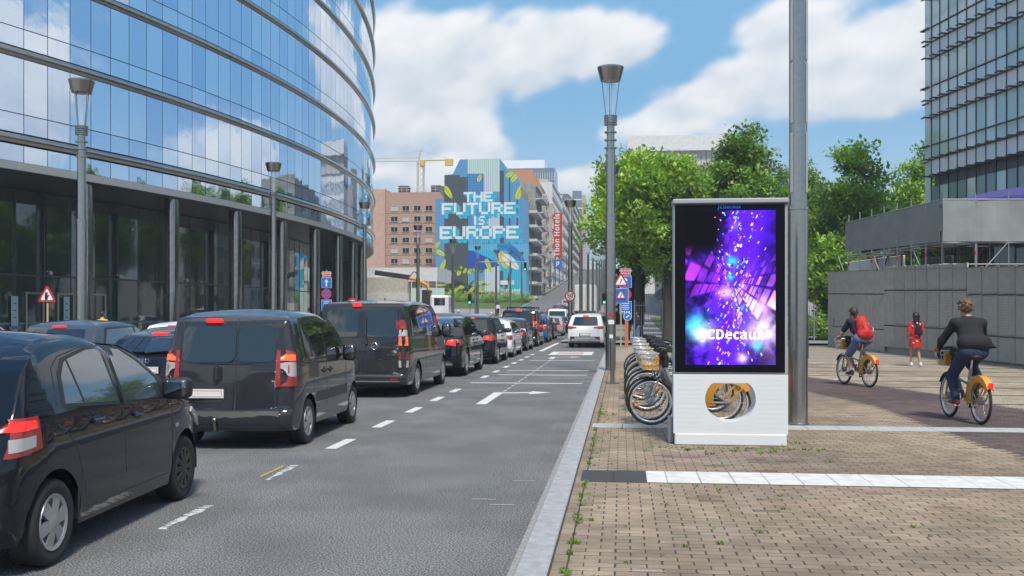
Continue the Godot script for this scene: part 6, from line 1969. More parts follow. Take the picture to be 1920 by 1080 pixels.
	for s: float in [-1.0, 1.0]:
		var k := "right" if s > 0 else "left"
		sp.lights.append(["rear", [Vector2(s * .615, .80), Vector2(s * .688, .80), Vector2(s * .672, 1.25), Vector2(s * .625, 1.25)], "tail_red", "tail_light", .02])
		sp.lights.append([k, [Vector2(.03, .80), Vector2(.17, .80), Vector2(.20, 1.22), Vector2(.09, 1.25)], "tail_red", "tail_light", .016])
		sp.lights.append([k, [Vector2(.05, 1.12), Vector2(.16, 1.12), Vector2(.17, 1.19), Vector2(.08, 1.2)], "brake_bright", "brake_light", .02])
		sp.lights.append([k, rounded(.045, .92, .165, 1.10, .03), "lamp_clear", "reversing_light", .02])
		sp.lights.append(["front", [Vector2(s * .45, .72), Vector2(s * .70, .74), Vector2(s * .70, .95), Vector2(s * .52, .9)], "lamp_clear", "headlight"])
	var van := make_car(sp)
	var c: Car = cars[van]
	var b := MB.new(); b.path([c.P(-.12, .27, .1), c.P(-.12, .25, .0), c.P(-.12, .28, -.09), c.P(-.12, .36, -.1)], .018, 8); b.ball(c.P(-.12, .39, -.1), Vector3.ONE * .03, 8, 10); b.box(c.P(-.12, .26, .2), Vector3(.14, .06, .3)); obj("tow_hook", b, M.steel_brushed, van)
	b = MB.new(); b.bevel(c.back(-.11, .96) + Vector3(0, 0, .045), Vector3(.035, .17, .03), .012); obj("door_handle", b, M.dark_trim, van)
	# 3 large van
	L = 5.0
	sp = {called = "large_van", label = "large dark grey van with twin glazed rear doors and badge lettering", cat = "van", L = L, W = 1.95, H = 1.97, paint = "paint_charcoal", belt = 1.2, sill = .26, tuck = .90, redge = .075, crown = .05,
		axles = [1.0, 4.09], rw = .335, rim = 1, pos = at(-5.24, 20.1 + L / 2), turn = .0,
		rear = [[.26, .06], [.32, -.04], [.44, -.06], [.47, .0], [1.0, .01], [1.25, .03], [1.8, .10], [1.9, .14], [1.97, .22]],
		front = [[.26, L - .08], [.42, L], [.62, L - .01], [.85, L - .08], [1.05, L - .3], [1.16, L - .75], [1.24, L - .98], [1.78, L - 1.62], [1.9, L - 1.85], [1.97, L - 2.1]],
		side_windows = [[Vector2(.40, 1.25), Vector2(.46, 1.76), Vector2(1.86, 1.80), Vector2(1.88, 1.24)], [Vector2(1.96, 1.24), Vector2(1.95, 1.80), Vector2(2.86, 1.80), Vector2(2.88, 1.22)], [Vector2(2.98, 1.2), Vector2(2.96, 1.79), Vector2(3.30, 1.74), Vector2(3.55, 1.58), Vector2(3.95, 1.18)]],
		seams = [[Vector2(1.92, 1.86), Vector2(1.92, .36)], [Vector2(2.92, 1.86), Vector2(2.92, .34)], [Vector2(3.82, 1.14), Vector2(3.74, .4)], [Vector2(.35, 1.17), Vector2(1.92, 1.14)], [Vector2(.35, 1.12), Vector2(1.92, 1.09)]],
		handles = [Vector2(2.74, 1.02), Vector2(3.1, 1.02)], handle_mat = "black_plastic", mirror = Vector2(3.86, 1.3), mirror_size = Vector3.ZERO, mirror_mat = "black_plastic",
		rear_windows = [rounded(-.75, 1.24, -.06, 1.78, .08, .02), rounded(.06, 1.24, .75, 1.78, .08, .02)],
		front_windows = [rounded(-.75, 1.28, .75, 1.78, .05, .08)],
		rear_panels = [[rounded(-.70, .55, -.06, .80, .03), "dark_trim", .004, "plate_recess"], [rounded(.08, .52, .80, .78, .03), "black_plastic", .006, "lower_panel"], [[Vector2(-.81, .27), Vector2(.81, .27), Vector2(.82, .45), Vector2(-.82, .45)], "dark_trim", .02, "bumper"], [[Vector2(-.8, .335), Vector2(.8, .335), Vector2(.8, .36), Vector2(-.8, .36)], "chrome", .03, "bumper_strip"]],
		rear_gaps = [[Vector2(0, .47), Vector2(0, 1.88)], [Vector2(-.765, .49), Vector2(-.765, 1.86)], [Vector2(.765, .49), Vector2(.765, 1.86)]],
		lights = [["rear", rounded(-.19, 1.85, -.01, 1.90, .012), "brake_red", "brake_light", .04], ["rear", rounded(.62, .37, .76, .40, .008), "tail_red", "reflector", .03]], plate = Vector2(-.44, .67), wiper = [Vector2(.12, 1.1), Vector2(.10, 1.62)]}
	sp.mirror_size = Vector3(.11, .16, .09)
	for s: float in [-1.0, 1.0]:
		var k := "right" if s > 0 else "left"
		for e in [[.62, .76, "lamp_clear", "reversing_light"], [.78, .94, "tail_red", "tail_light"], [.96, 1.04, "black_plastic", "lamp_spacer"], [1.06, 1.24, "brake_bright", "brake_light"], [1.25, 1.38, "lamp_clear", "indicator"], [1.39, 1.58, "tail_red", "tail_light"]]:
			sp.lights.append(["rear", [Vector2(s * .775, e[0]), Vector2(s * .826, e[0]), Vector2(s * .818, e[1]), Vector2(s * .77, e[1])], e[2], e[3], .02])
			sp.lights.append([k, [Vector2(.03, e[0]), Vector2(.10, e[0]), Vector2(.11, e[1]), Vector2(.055, e[1])], e[2], e[3], .014])
		sp.lights.append(["front", [Vector2(s * .5, .85), Vector2(s * .82, .85), Vector2(s * .8, 1.05), Vector2(s * .6, 1.0)], "lamp_clear", "headlight"])
	van = make_car(sp); c = cars[van]
	emblem(van, c.back(.28, 1.05), .065)
	b = MB.new(); b.bevel(c.back(.28, 1.05) + Vector3(0, 0, .012), Vector3(.17, .02, .012), .003, Basis(Vector3.BACK, .25)); obj("emblem", b, M.chrome, van)
	var t := TextMesh.new(); t.text = "BiTURBO"; t.font = font(true); t.font_size = 32; t.pixel_size = .0022; t.depth = .006
	obj("badge_lettering", t, M.chrome, van, Transform3D(Basis.IDENTITY, c.back(.62, .865) + Vector3(0, 0, .004)))
	b = MB.new(); b.bevel(c.back(-.28, 1.04) + Vector3(0, 0, .02), Vector3(.3, .06, .04), .015); obj("door_handle", b, M.black_plastic, van)
	for sx: float in [-1.0, 1.0]:
		for y: float in [.62, 1.15, 1.66]:
			b = MB.new(); b.bevel(c.back(sx * .86, y) + Vector3(sx * .035, 0, .03), Vector3(.04, .12, .04), .01); obj("hinge", b, M.dark_trim, van)
	# 4 black coupe SUV
	sp = generic("suv", 4.88, 1.98, 1.69, "paint_black")
	sp.merge({called = "coupe_suv", label = "black coupe SUV with lit wraparound lamps ahead of the large dark van", fine = true, axles = [.95, 3.88], rw = .37, rim = 1, pos = at(-5.2, 26.7 + 2.44)}, true)
	sp.rear = [[.26, .12], [.4, .03], [.55, 0], [.95, .02], [1.05, .08], [1.14, .2], [1.45, .75], [1.6, 1.2], [1.69, 1.8]]
	sp.rear_panels.append([rounded(-.72, .33, -.5, .40, .03), "chrome", .03, "exhaust"]); sp.rear_panels.append([rounded(.5, .33, .72, .40, .03), "chrome", .03, "exhaust"])
	make_car(sp)
	# 5 black small SUV, prototype for the others
	sp = generic("suv", 4.3, 1.8, 1.64, "paint_black")
	sp.merge({called = "compact_suv", label = "black compact SUV between the coupe SUV and the white estate", fine = true, rim = 1, pos = at(-5.05, 33.4 + 2.15), rails = Vector2(.7, 2.4)}, true)
	var suv := make_car(sp)
	# 6 white estate
	sp = generic("hatch", 4.65, 1.82, 1.46, "paint_white_car")
	sp.merge({called = "estate_car", label = "white estate car with lit red lamps in the main queue", fine = true, rim = 1, pos = at(-5.05, 38.5 + 2.32), rails = Vector2(.7, 2.6)}, true)
	make_car(sp)
	# prototypes for the rest
	sp = generic("hatch", 4.15, 1.78, 1.48, "paint_charcoal")
	sp.merge({called = "hatchback_car", label = "dark grey hatchback just ahead of the white estate", rim = 0, pos = at(-5.1, 45.2 + 2.07)}, true)
	var hatch := make_car(sp)
	sp = generic("sedan", 4.6, 1.82, 1.44, "paint_black")
	sp.merge({called = "saloon_car", label = "black saloon far along the main queue before the white minivan", rim = 1, pos = at(-5.3, 84 + 2.3, rise(84))}, true)
	var saloon := make_car(sp)
	# black delivery van
	L = 4.76
	sp = {called = "delivery_van", label = "black delivery van with ladder rack and tall red lamps in mid queue", cat = "van", fine = false, L = L, W = 1.9, H = 1.92, paint = "paint_black", belt = 1.15, sill = .26, tuck = .90, redge = .08, axles = [.95, 4.1], rw = .33, rim = 1, pos = at(-5.15, 50.9 + L / 2),
		rear = [[.26, .05], [.34, -.03], [.46, -.04], [.5, .0], [1.1, .02], [1.75, .1], [1.85, .15], [1.92, .24]], front = [[.26, L - .08], [.45, L], [.7, L - .03], [.95, L - .2], [1.1, L - .7], [1.2, L - .95], [1.75, L - 1.6], [1.92, L - 2.0]],
		side_windows = [[Vector2(.4, 1.2), Vector2(.45, 1.72), Vector2(1.8, 1.75), Vector2(1.82, 1.2)], [Vector2(1.9, 1.2), Vector2(1.9, 1.75), Vector2(2.7, 1.75), Vector2(2.72, 1.2)], [Vector2(2.8, 1.18), Vector2(2.8, 1.74), Vector2(3.1, 1.7), Vector2(3.7, 1.15)]],
		rear_windows = [rounded(-.74, 1.18, -.04, 1.72, .06), rounded(.04, 1.18, .74, 1.72, .06)], rear_panels = [[[Vector2(-.85, .28), Vector2(.85, .28), Vector2(.85, .46), Vector2(-.85, .46)], "bumper_grey", .02, "bumper"]],
		rear_gaps = [[Vector2(0, .5), Vector2(0, 1.84)]], lights = [["rear", rounded(-.14, 1.80, .14, 1.85, .01), "brake_red", "brake_light", .04]], plate = Vector2(0, .7), mirror = Vector2(3.6, 1.25), mirror_size = Vector3(.1, .14, .08)}
	for s: float in [-1.0, 1.0]:
		for e in [[.75, .92, "tail_red"], [.94, 1.12, "lamp_clear"], [1.14, 1.30, "brake_bright"], [1.32, 1.62, "tail_red"]]:
			sp.lights.append(["rear", [Vector2(s * .72, e[0]), Vector2(s * .795, e[0]), Vector2(s * .785, e[1]), Vector2(s * .72, e[1])], e[2], "tail_light", .02])
			sp.lights.append(["right" if s > 0 else "left", [Vector2(.03, e[0]), Vector2(.13, e[0]), Vector2(.14, e[1]), Vector2(.06, e[1])], e[2], "tail_light", .014])
	van = make_car(sp); c = cars[van]
	b = MB.new()
	for z in [-1.4, 0.0, 1.2]: b.bevel(Vector3(0, 2.02, z), Vector3(1.5, .04, .06), .01); b.box(Vector3(.7, 1.97, z), Vector3(.05, .12, .05)); b.box(Vector3(-.7, 1.97, z), Vector3(.05, .12, .05))
	obj("ladder_rack", b, M.black_plastic, van)
	# the white SUV turning off
	sp = generic("suv", 4.7, 1.81, 1.68, "paint_white_car")
	sp.merge({called = "white_suv", label = "white SUV turning right beside the traffic island", fine = true, rim = 1, rw = .35, pos = at(-1.55, 50.0 + 2.35), turn = -.10, side_mould = [[Vector2(1.2, .27), Vector2(3.45, .27), Vector2(3.4, .42), Vector2(1.25, .42)]]}, true)
	sp.lights = sp.lights.slice(0, 1)
	for s: float in [-1.0, 1.0]:
		sp.lights.append(["rear", [Vector2(s * .42, .98), Vector2(s * .76, .93), Vector2(s * .75, 1.06), Vector2(s * .45, 1.04)], "tail_red", "tail_light"])
		sp.lights.append(["right" if s > 0 else "left", [Vector2(.04, .93), Vector2(.30, 1.0), Vector2(.30, 1.06), Vector2(.05, 1.07)], "tail_red", "tail_light"])
		sp.lights.append(["rear", [Vector2(s * .62, .42), Vector2(s * .72, .42), Vector2(s * .72, .54), Vector2(s * .64, .54)], "tail_red", "reflector", .03])
	sp.rear_panels = [[[Vector2(-.76, .28), Vector2(.76, .28), Vector2(.74, .56), Vector2(-.74, .56)], "black_plastic", .012, "bumper_insert"], [[Vector2(-.56, .40), Vector2(.56, .40), Vector2(.5, .53), Vector2(-.5, .53)], "alu_grey", .02, "skid_plate"]]
	make_car(sp)
	# second lane: saloon, crossover, roof rail car
	sp = generic("sedan", 4.5, 1.8, 1.44, "paint_black")
	sp.merge({called = "saloon_car", label = "black saloon with four ring badge half hidden by the small charcoal van", fine = true, rim = 1, pos = at(-8.35, 17.0 + 2.25)}, true)
	sp.rear = [[.22, .12], [.36, .03], [.5, 0], [.8, .02], [.96, .07], [1.02, .2], [1.3, .62], [1.38, .85], [1.44, 1.2]]
	sp.rear_windows = [[Vector2(-.64, 1.03), Vector2(.64, 1.03), Vector2(.52, 1.31), Vector2(-.52, 1.31)]]
	sp.wiper = [Vector2(0, 1.02), Vector2(.42, 1.06)]
	sp.plate = Vector2(.05, .72)
	var au := make_car(sp)
	emblem(au, cars[au].back(0, .88), .036, 4)
	sp = generic("hatch", 4.14, 1.77, 1.55, "paint_bluegrey")
	sp.merge({called = "crossover_car", label = "blue grey crossover with rounded rear glass behind the black hatchback roof", fine = true, rim = 1, pos = at(-11.0, 18.5 + 2.07)}, true)
	sp.side_glass = "pale_glass"
	make_car(sp)
	sp = generic("suv", 4.4, 1.8, 1.46, "paint_silver")
	sp.merge({called = "railed_car", label = "silver estate whose roof rails show above the black hatchback", rim = 1, pos = at(-8.1, 8.1 + 2.2), rails = Vector2(.7, 2.9)}, true)
	make_car(sp)
	# copies along the queue: prototype, its paint, new paint, x, d of the rear, label
	var P := [hatch, "paint_charcoal"]; var S := [saloon, "paint_black"]; var U := [suv, "paint_black"]
	var rows := [[U, "paint_blue", -5.1, 58.2, "blue compact SUV with round edged red lamps beyond the delivery van"], [P, "paint_black", -5.2, 65.2, "black hatchback ahead of the blue compact SUV"], [P, "paint_silver", -5.2, 75.5, "silver hatchback two ahead of the blue compact SUV"],
		[U, "paint_darkred", -7.9, 104.0, "dark red SUV left of the white minivan"], [P, "paint_red", -2.0, 88.0, "red hatchback right of the lane divider lamps"], [U, "paint_red", -1.5, 97.0, "second red car right of the lane divider lamps"],
		[U, "paint_white_car", -8.3, 56.5, "white SUV with black roof rails in the second lane by the white estate"], [S, "paint_charcoal", -8.2, 66.0, "grey saloon in the second lane ahead of the white SUV"], [P, "paint_silver", -8.3, 74.0, "pale hatchback in the second lane behind a dark one"], [U, "paint_black", -8.2, 82.0, "black SUV in the second lane below the speed sign"], [P, "paint_white_car", -8.1, 92.0, "white hatchback high in the second lane queue"],
		[P, "paint_black", -8.3, 24.5, "black hatchback hidden beyond the small van"], [U, "paint_silver", -8.3, 32.0, "silver SUV hidden beyond the large van"], [S, "paint_charcoal", -8.2, 40.0, "charcoal saloon in the second lane by the compact SUV"], [P, "paint_silver", -8.3, 48.3, "silver hatchback in the second lane by the grey hatchback"],
		[P, "paint_white_car", -11.4, 24.5, "white hatchback in the far lane whose roof shows left of the small van"], [U, "paint_silver", -12.0, 15.0, "silver SUV in the far lane at the picture edge"],
		[S, "paint_black", -5.9, 108.0, "black saloon ahead of the white minivan"], [P, "paint_red", -8.0, 118.0, "red hatchback up the rise in the second lane"], [S, "paint_black", -8.0, 130.0, "black saloon up the rise in the second lane"], [U, "paint_black", -5.6, 142.0, "dark SUV on the rising street behind the lorry"], [P, "paint_silver", -8.0, 150.0, "silver hatchback far up the rise"], [S, "paint_white_car", -11.2, 100.0, "white saloon in the far lane by the site fence"], [U, "paint_charcoal", -11.2, 120.0, "charcoal SUV in the far lane before the rise"], [P, "paint_white_car", -11.2, 74.0, "white hatchback in the far lane by the workers"]]
	var len := {hatch: 2.07, saloon: 2.3, suv: 2.15}
	for r in rows:
		var src: Node3D = r[0][0]
		var o := dup(src, r[4], at(r[2], r[3] + len[src], rise(r[3] + 2.0)), rng.randf_range(-.01, .01), "cars queueing in the street")
		o.rotation.x = atan((rise(r[3] + 4.0) - rise(r[3])) / 4.0)
		repaint(o, r[0][1], r[1])
	# white minivan and lorry
	L = 4.9
	sp = {called = "minivan", label = "white minivan with wide rear glass in the middle of the queue", cat = "van", fine = false, L = L, W = 1.9, H = 1.95, paint = "paint_white_car", belt = 1.12, sill = .26, tuck = .88, redge = .08, axles = [.95, 4.0], rw = .33, pos = at(-6.0, 95.0 + L / 2, rise(97)),
		rear = [[.26, .05], [.5, .0], [1.1, .02], [1.8, .12], [1.95, .26]], front = [[.26, L - .08], [.45, L], [.95, L - .2], [1.2, L - .95], [1.75, L - 1.6], [1.95, L - 2.0]],
		side_windows = [[Vector2(.4, 1.2), Vector2(.45, 1.74), Vector2(2.7, 1.75), Vector2(2.72, 1.2)], [Vector2(2.8, 1.18), Vector2(2.8, 1.74), Vector2(3.1, 1.7), Vector2(3.7, 1.15)]],
		rear_windows = [rounded(-.74, 1.14, .74, 1.74, .06)], lights = [["rear", rounded(-.84, .7, -.74, 1.1, .02), "tail_red", "tail_light"], ["rear", rounded(.74, .7, .84, 1.1, .02), "tail_red", "tail_light"]], plate = Vector2(0, .7), wiper = [Vector2(0, 1.15), Vector2(.3, 1.4)]}
	make_car(sp)
	var o := thing("box_lorry", "tall white box lorry ahead beyond the lane divider lamps", "lorry", at(-4.2, 122.0, rise(122)))
	b = MB.new(); b.bevel(Vector3(0, 2.55, 0), Vector3(2.45, 3.1, 7.0), .06); obj("box", b, M.stone_white, o)
	b = MB.new(); b.bevel(Vector3(0, 1.7, -4.6), Vector3(2.3, 2.4, 1.8), .15); obj("cab", b, M.paint_white_car, o)
	b = MB.new(); b.bevel(Vector3(0, .8, -.5), Vector3(1.0, .3, 8.6), .03); b.bevel(Vector3(0, .65, 3.4), Vector3(2.3, .25, .12), .03); obj("chassis", b, M.dark_trim, o)
	for z: float in [2.2, -4.4]:
		for sg: float in [-1.0, 1.0]: wheel_parts(o, Vector3(sg * 1.05, .48, z), .48, .3, sg, 1)
	for sg: float in [-1.0, 1.0]:
		b = MB.new(); b.bevel(Vector3(sg * .95, .68, 3.48), Vector3(.35, .14, .05), .01); obj("tail_light", b, M.tail_red, o)
	b = MB.new(); b.box(Vector3(0, 2.55, 3.505), Vector3(.03, 2.9, .02)); obj("painted_door_gap", b, M.dark_trim, o)  # shade between the box doors, painted as a dark strip
	# crane lorry on the building site
	o = thing("crane_lorry", "white tipper lorry with a folded orange crane on the building site", "lorry", at(-21.0, 101.0, rise(101)), -PI / 2)
	b = MB.new(); b.bevel(Vector3(0, 1.05, .4), Vector3(1.0, .3, 8.0), .03); obj("chassis", b, M.dark_trim, o)
	for sg: float in [-1.0, 1.0]:
		b = MB.new(); b.bevel(Vector3(sg * 1.2, 1.95, 1.9), Vector3(.06, 1.0, 5.4), .02)
		for k in 5: b.bevel(Vector3(sg * 1.24, 1.95, -.6 + k * 1.25), Vector3(.06, 1.0, .12), .02)
		obj("side_board", b, M.stone_white, o)
	b = MB.new(); b.bevel(Vector3(0, 1.9, 4.6), Vector3(2.4, 1.0, .06), .02); b.bevel(Vector3(0, 1.45, 1.9), Vector3(2.4, .08, 5.4), .02); obj("bed", b, M.stone_white, o)
	b = MB.new(); b.bevel(Vector3(0, 2.1, -2.9), Vector3(2.35, 2.3, 1.9), .18); var cab := obj("cab", b, M.paint_white_car, o)
	for sg: float in [-1.0, 1.0]:
		b = MB.new(); b.bevel(Vector3(sg * 1.175, 2.6, -2.95), Vector3(.03, .75, 1.1), .01); obj("cab_window", b, M.car_glass, cab)
	b = MB.new(); b.bevel(Vector3(0, 2.6, -3.86), Vector3(2.0, .85, .03), .01); obj("windscreen", b, M.car_glass, cab)
	for z: float in [2.6, 1.4, -2.8]:
		for sg: float in [-1.0, 1.0]: wheel_parts(o, Vector3(sg * 1.05, .5, z), .5, .3, sg, 1)
	b = MB.new(); b.bevel(Vector3(0, 2.6, -1.45), Vector3(1.9, 2.4, .7), .05); obj("crane_base", b, M.dark_trim, o)
	b = MB.new(); b.path([Vector3(-.3, 1.6, -2.0), Vector3(-.3, 3.0, -1.9), Vector3(-.3, 4.3, -1.4), Vector3(-.3, 4.9, -.3), Vector3(-.3, 5.0, .4)], .2, 6); obj("boom", b, M.crane_orange, o)
	b = MB.new(); b.bevel(Vector3(-.3, 5.35, 2.2), Vector3(.4, .5, 3.6), .05, Basis(Vector3.RIGHT, -.14)); obj("outer_boom", b, M.dark_trim, o)
	b = MB.new(); var hp := []
	for k in 12: hp.append(Vector3(-.3, 5.1 + .55 * sin(PI * k / 11.0), -.6 + 1.0 * k / 11.0))
	b.path(hp, .05, 5); obj("hose", b, M.rubber, o)

# ---------- figures: smooth-joined tapered bones, meshed as surface nets ----------
func flesh(bones: Array, cell: float, k := .03) -> ArrayMesh: # bones: [p, q, r0, r1]
	var lo := Vector3(1e9, 1e9, 1e9); var hi := -lo
	for b in bones:
		var r: float = maxf(b[2], b[3]) + cell * 3.0 + k
		lo = lo.min((b[0] as Vector3).min(b[1]) - Vector3.ONE * r); hi = hi.max((b[0] as Vector3).max(b[1]) + Vector3.ONE * r)
	var nx := int((hi.x - lo.x) / cell) + 2; var ny := int((hi.y - lo.y) / cell) + 2; var nz := int((hi.z - lo.z) / cell) + 2
	var f := PackedFloat32Array(); f.resize(nx * ny * nz); f.fill(1.0)
	for b in bones:
		var p: Vector3 = b[0]; var q: Vector3 = b[1]
		var r0: float = b[2]; var r1: float = b[3]
		var sc: Vector3 = b[4] if b.size() > 4 else Vector3.ONE
		var r := maxf(r0, r1) * maxf(sc.x, maxf(sc.y, sc.z)) + cell * 2.5 + k
		var a := ((p.min(q) - Vector3.ONE * r) - lo) / cell; var e := ((p.max(q) + Vector3.ONE * r) - lo) / cell
		var d := q - p; var dd := maxf(d.length_squared(), 1e-9)
		for z in range(maxi(0, int(a.z)), mini(nz - 1, int(e.z) + 1) + 1):
			for y in range(maxi(0, int(a.y)), mini(ny - 1, int(e.y) + 1) + 1):
				var o := (z * ny + y) * nx
				for x in range(maxi(0, int(a.x)), mini(nx - 1, int(e.x) + 1) + 1):
					var w := lo + Vector3(x, y, z) * cell
					var t := clampf((w - p).dot(d) / dd, 0.0, 1.0)
					var v := w - p - d * t
					var s := (v / sc).length() - lerpf(r0, r1, t)
					var g := f[o + x]
					var h := maxf(k - absf(s - g), 0.0) / k
					f[o + x] = minf(s, g) - h * h * k * .25
	var id := {}
	var vs := PackedVector3Array(); var ns := PackedVector3Array()
	var sy := nx; var sz := nx * ny
	for z in nz - 1:
		for y in ny - 1:
			var o := z * sz + y * sy
			for x in nx - 1:
				var i := o + x
				var f0 := f[i]
				if f0 > .9: continue
				var cnt := 0
				for c in [0, 1, sy, sy + 1, sz, sz + 1, sz + sy, sz + sy + 1]:
					if f[i + c] < 0.0: cnt += 1
				if cnt == 0 or cnt == 8: continue
				var acc := Vector3.ZERO; var n := 0
				for e in [[0, 1, 0, 0, 0, 0], [sy, sy + 1, 0, 1, 0, 0], [sz, sz + 1, 0, 0, 1, 0], [sz + sy, sz + sy + 1, 0, 1, 1, 0], [0, sy, 0, 0, 0, 1], [1, sy + 1, 1, 0, 0, 1], [sz, sz + sy, 0, 0, 1, 1], [sz + 1, sz + sy + 1, 1, 0, 1, 1], [0, sz, 0, 0, 0, 2], [1, sz + 1, 1, 0, 0, 2], [sy, sz + sy, 0, 1, 0, 2], [sy + 1, sz + sy + 1, 1, 1, 0, 2]]:
					var a := f[i + e[0]]; var b := f[i + e[1]]
					if (a < 0.0) != (b < 0.0):
						var p := Vector3(e[2], e[3], e[4])
						p[e[5]] += a / (a - b)
						acc += p; n += 1
				id[i] = vs.size()
				vs.append(lo + (Vector3(x, y, z) + acc / n) * cell)
				ns.append(Vector3(f[i + 1] - f0 + f[i + sy + 1] - f[i + sy], f[i + sy] - f0 + f[i + sy + 1] - f[i + 1], f[i + sz] - f0 + f[i + sz + sy] - f[i + sy]).normalized())
	var m := MB.new()
	for i: int in id:
		for ax in [[1, sy, sz], [sy, sz, 1], [sz, 1, sy]]:
			# edge from i along ax[0]; shared by cells i, i-ax1, i-ax2, i-ax1-ax2
			if (f[i] < 0.0) == (f[i + ax[0]] < 0.0): continue
			var a: int = i - ax[1]; var b: int = i - ax[2]; var c: int = i - ax[1] - ax[2]
			if not (id.has(a) and id.has(b) and id.has(c)): continue
			var q := [id[i], id[a], id[c], id[b]]
			m.tri(vs[q[0]], vs[q[1]], vs[q[2]], ns[q[0]], ns[q[1]], ns[q[2]])
			m.tri(vs[q[0]], vs[q[2]], vs[q[3]], ns[q[0]], ns[q[2]], ns[q[3]])
	return m.mesh()

func fingers(w: Vector3, along: Vector3, down: Vector3, side: Vector3, curl := .9) -> Array: # palm and five fingers as bones
	var out := [[w, w + along * .075, .027, .03, Vector3(1, 1, 1)]]
	for i in 4:
		var s := (i - 1.5) * .019
		var a := w + along * .085 + side * s
		var l: float = [.036, .042, .039, .030][i]
		var b := a + (along * cos(curl * .5) + down * sin(curl * .5)) * l
		var c := b + (along * cos(curl * 1.4) + down * sin(curl * 1.4)) * l * .8
		out.append([a, b, .0105, .0095]); out.append([b, c, .0095, .008])
	var t := w + along * .03 + side * -.03
	var t2 := t + (along * .7 + side * -.5 + down * .3).normalized() * .035
	out.append([t, t2, .012, .0105]); out.append([t2, t2 + (along * .8 + down * .6).normalized() * .03, .0105, .009])
	return out

func head_bones(c: Vector3, fwd: Vector3) -> Array: # c: middle of the skull
	var side := fwd.cross(Vector3.UP).normalized()
	return [[c + Vector3.UP * .02 - fwd * .015, c + Vector3.UP * .015 + fwd * .02, .088, .082], [c + Vector3.UP * -.05 + fwd * .03, c + Vector3.UP * -.095 + fwd * .055, .06, .038],
		[c + fwd * .1 + Vector3.UP * .0, c + fwd * .115 + Vector3.UP * -.03, .012, .016], [c + side * .088 + Vector3.UP * -.01, c + side * .09 + Vector3.UP * -.04, .014, .01], [c - side * .088 + Vector3.UP * -.01, c - side * .09 + Vector3.UP * -.04, .014, .01],
		[c + fwd * .085 + Vector3.UP * -.065 - side * .012, c + fwd * .085 + Vector3.UP * -.065 + side * .012, .014, .014]]

func face(o: Node3D, c: Vector3, fwd: Vector3) -> void:
	var side := fwd.cross(Vector3.UP).normalized()
	for s: float in [-1.0, 1.0]:
		var b := MB.new(); b.ball(c + fwd * .088 + side * (s * .032) + Vector3.UP * .005, Vector3(.013, .009, .013), 6, 8); obj("eye", b, M.hair_dark, o)
	var b2 := MB.new(); b2.ball(c + fwd * .097 + Vector3.UP * -.066, Vector3(.022, .006, .01), 5, 8); obj("mouth", b2, M.tail_red, o)

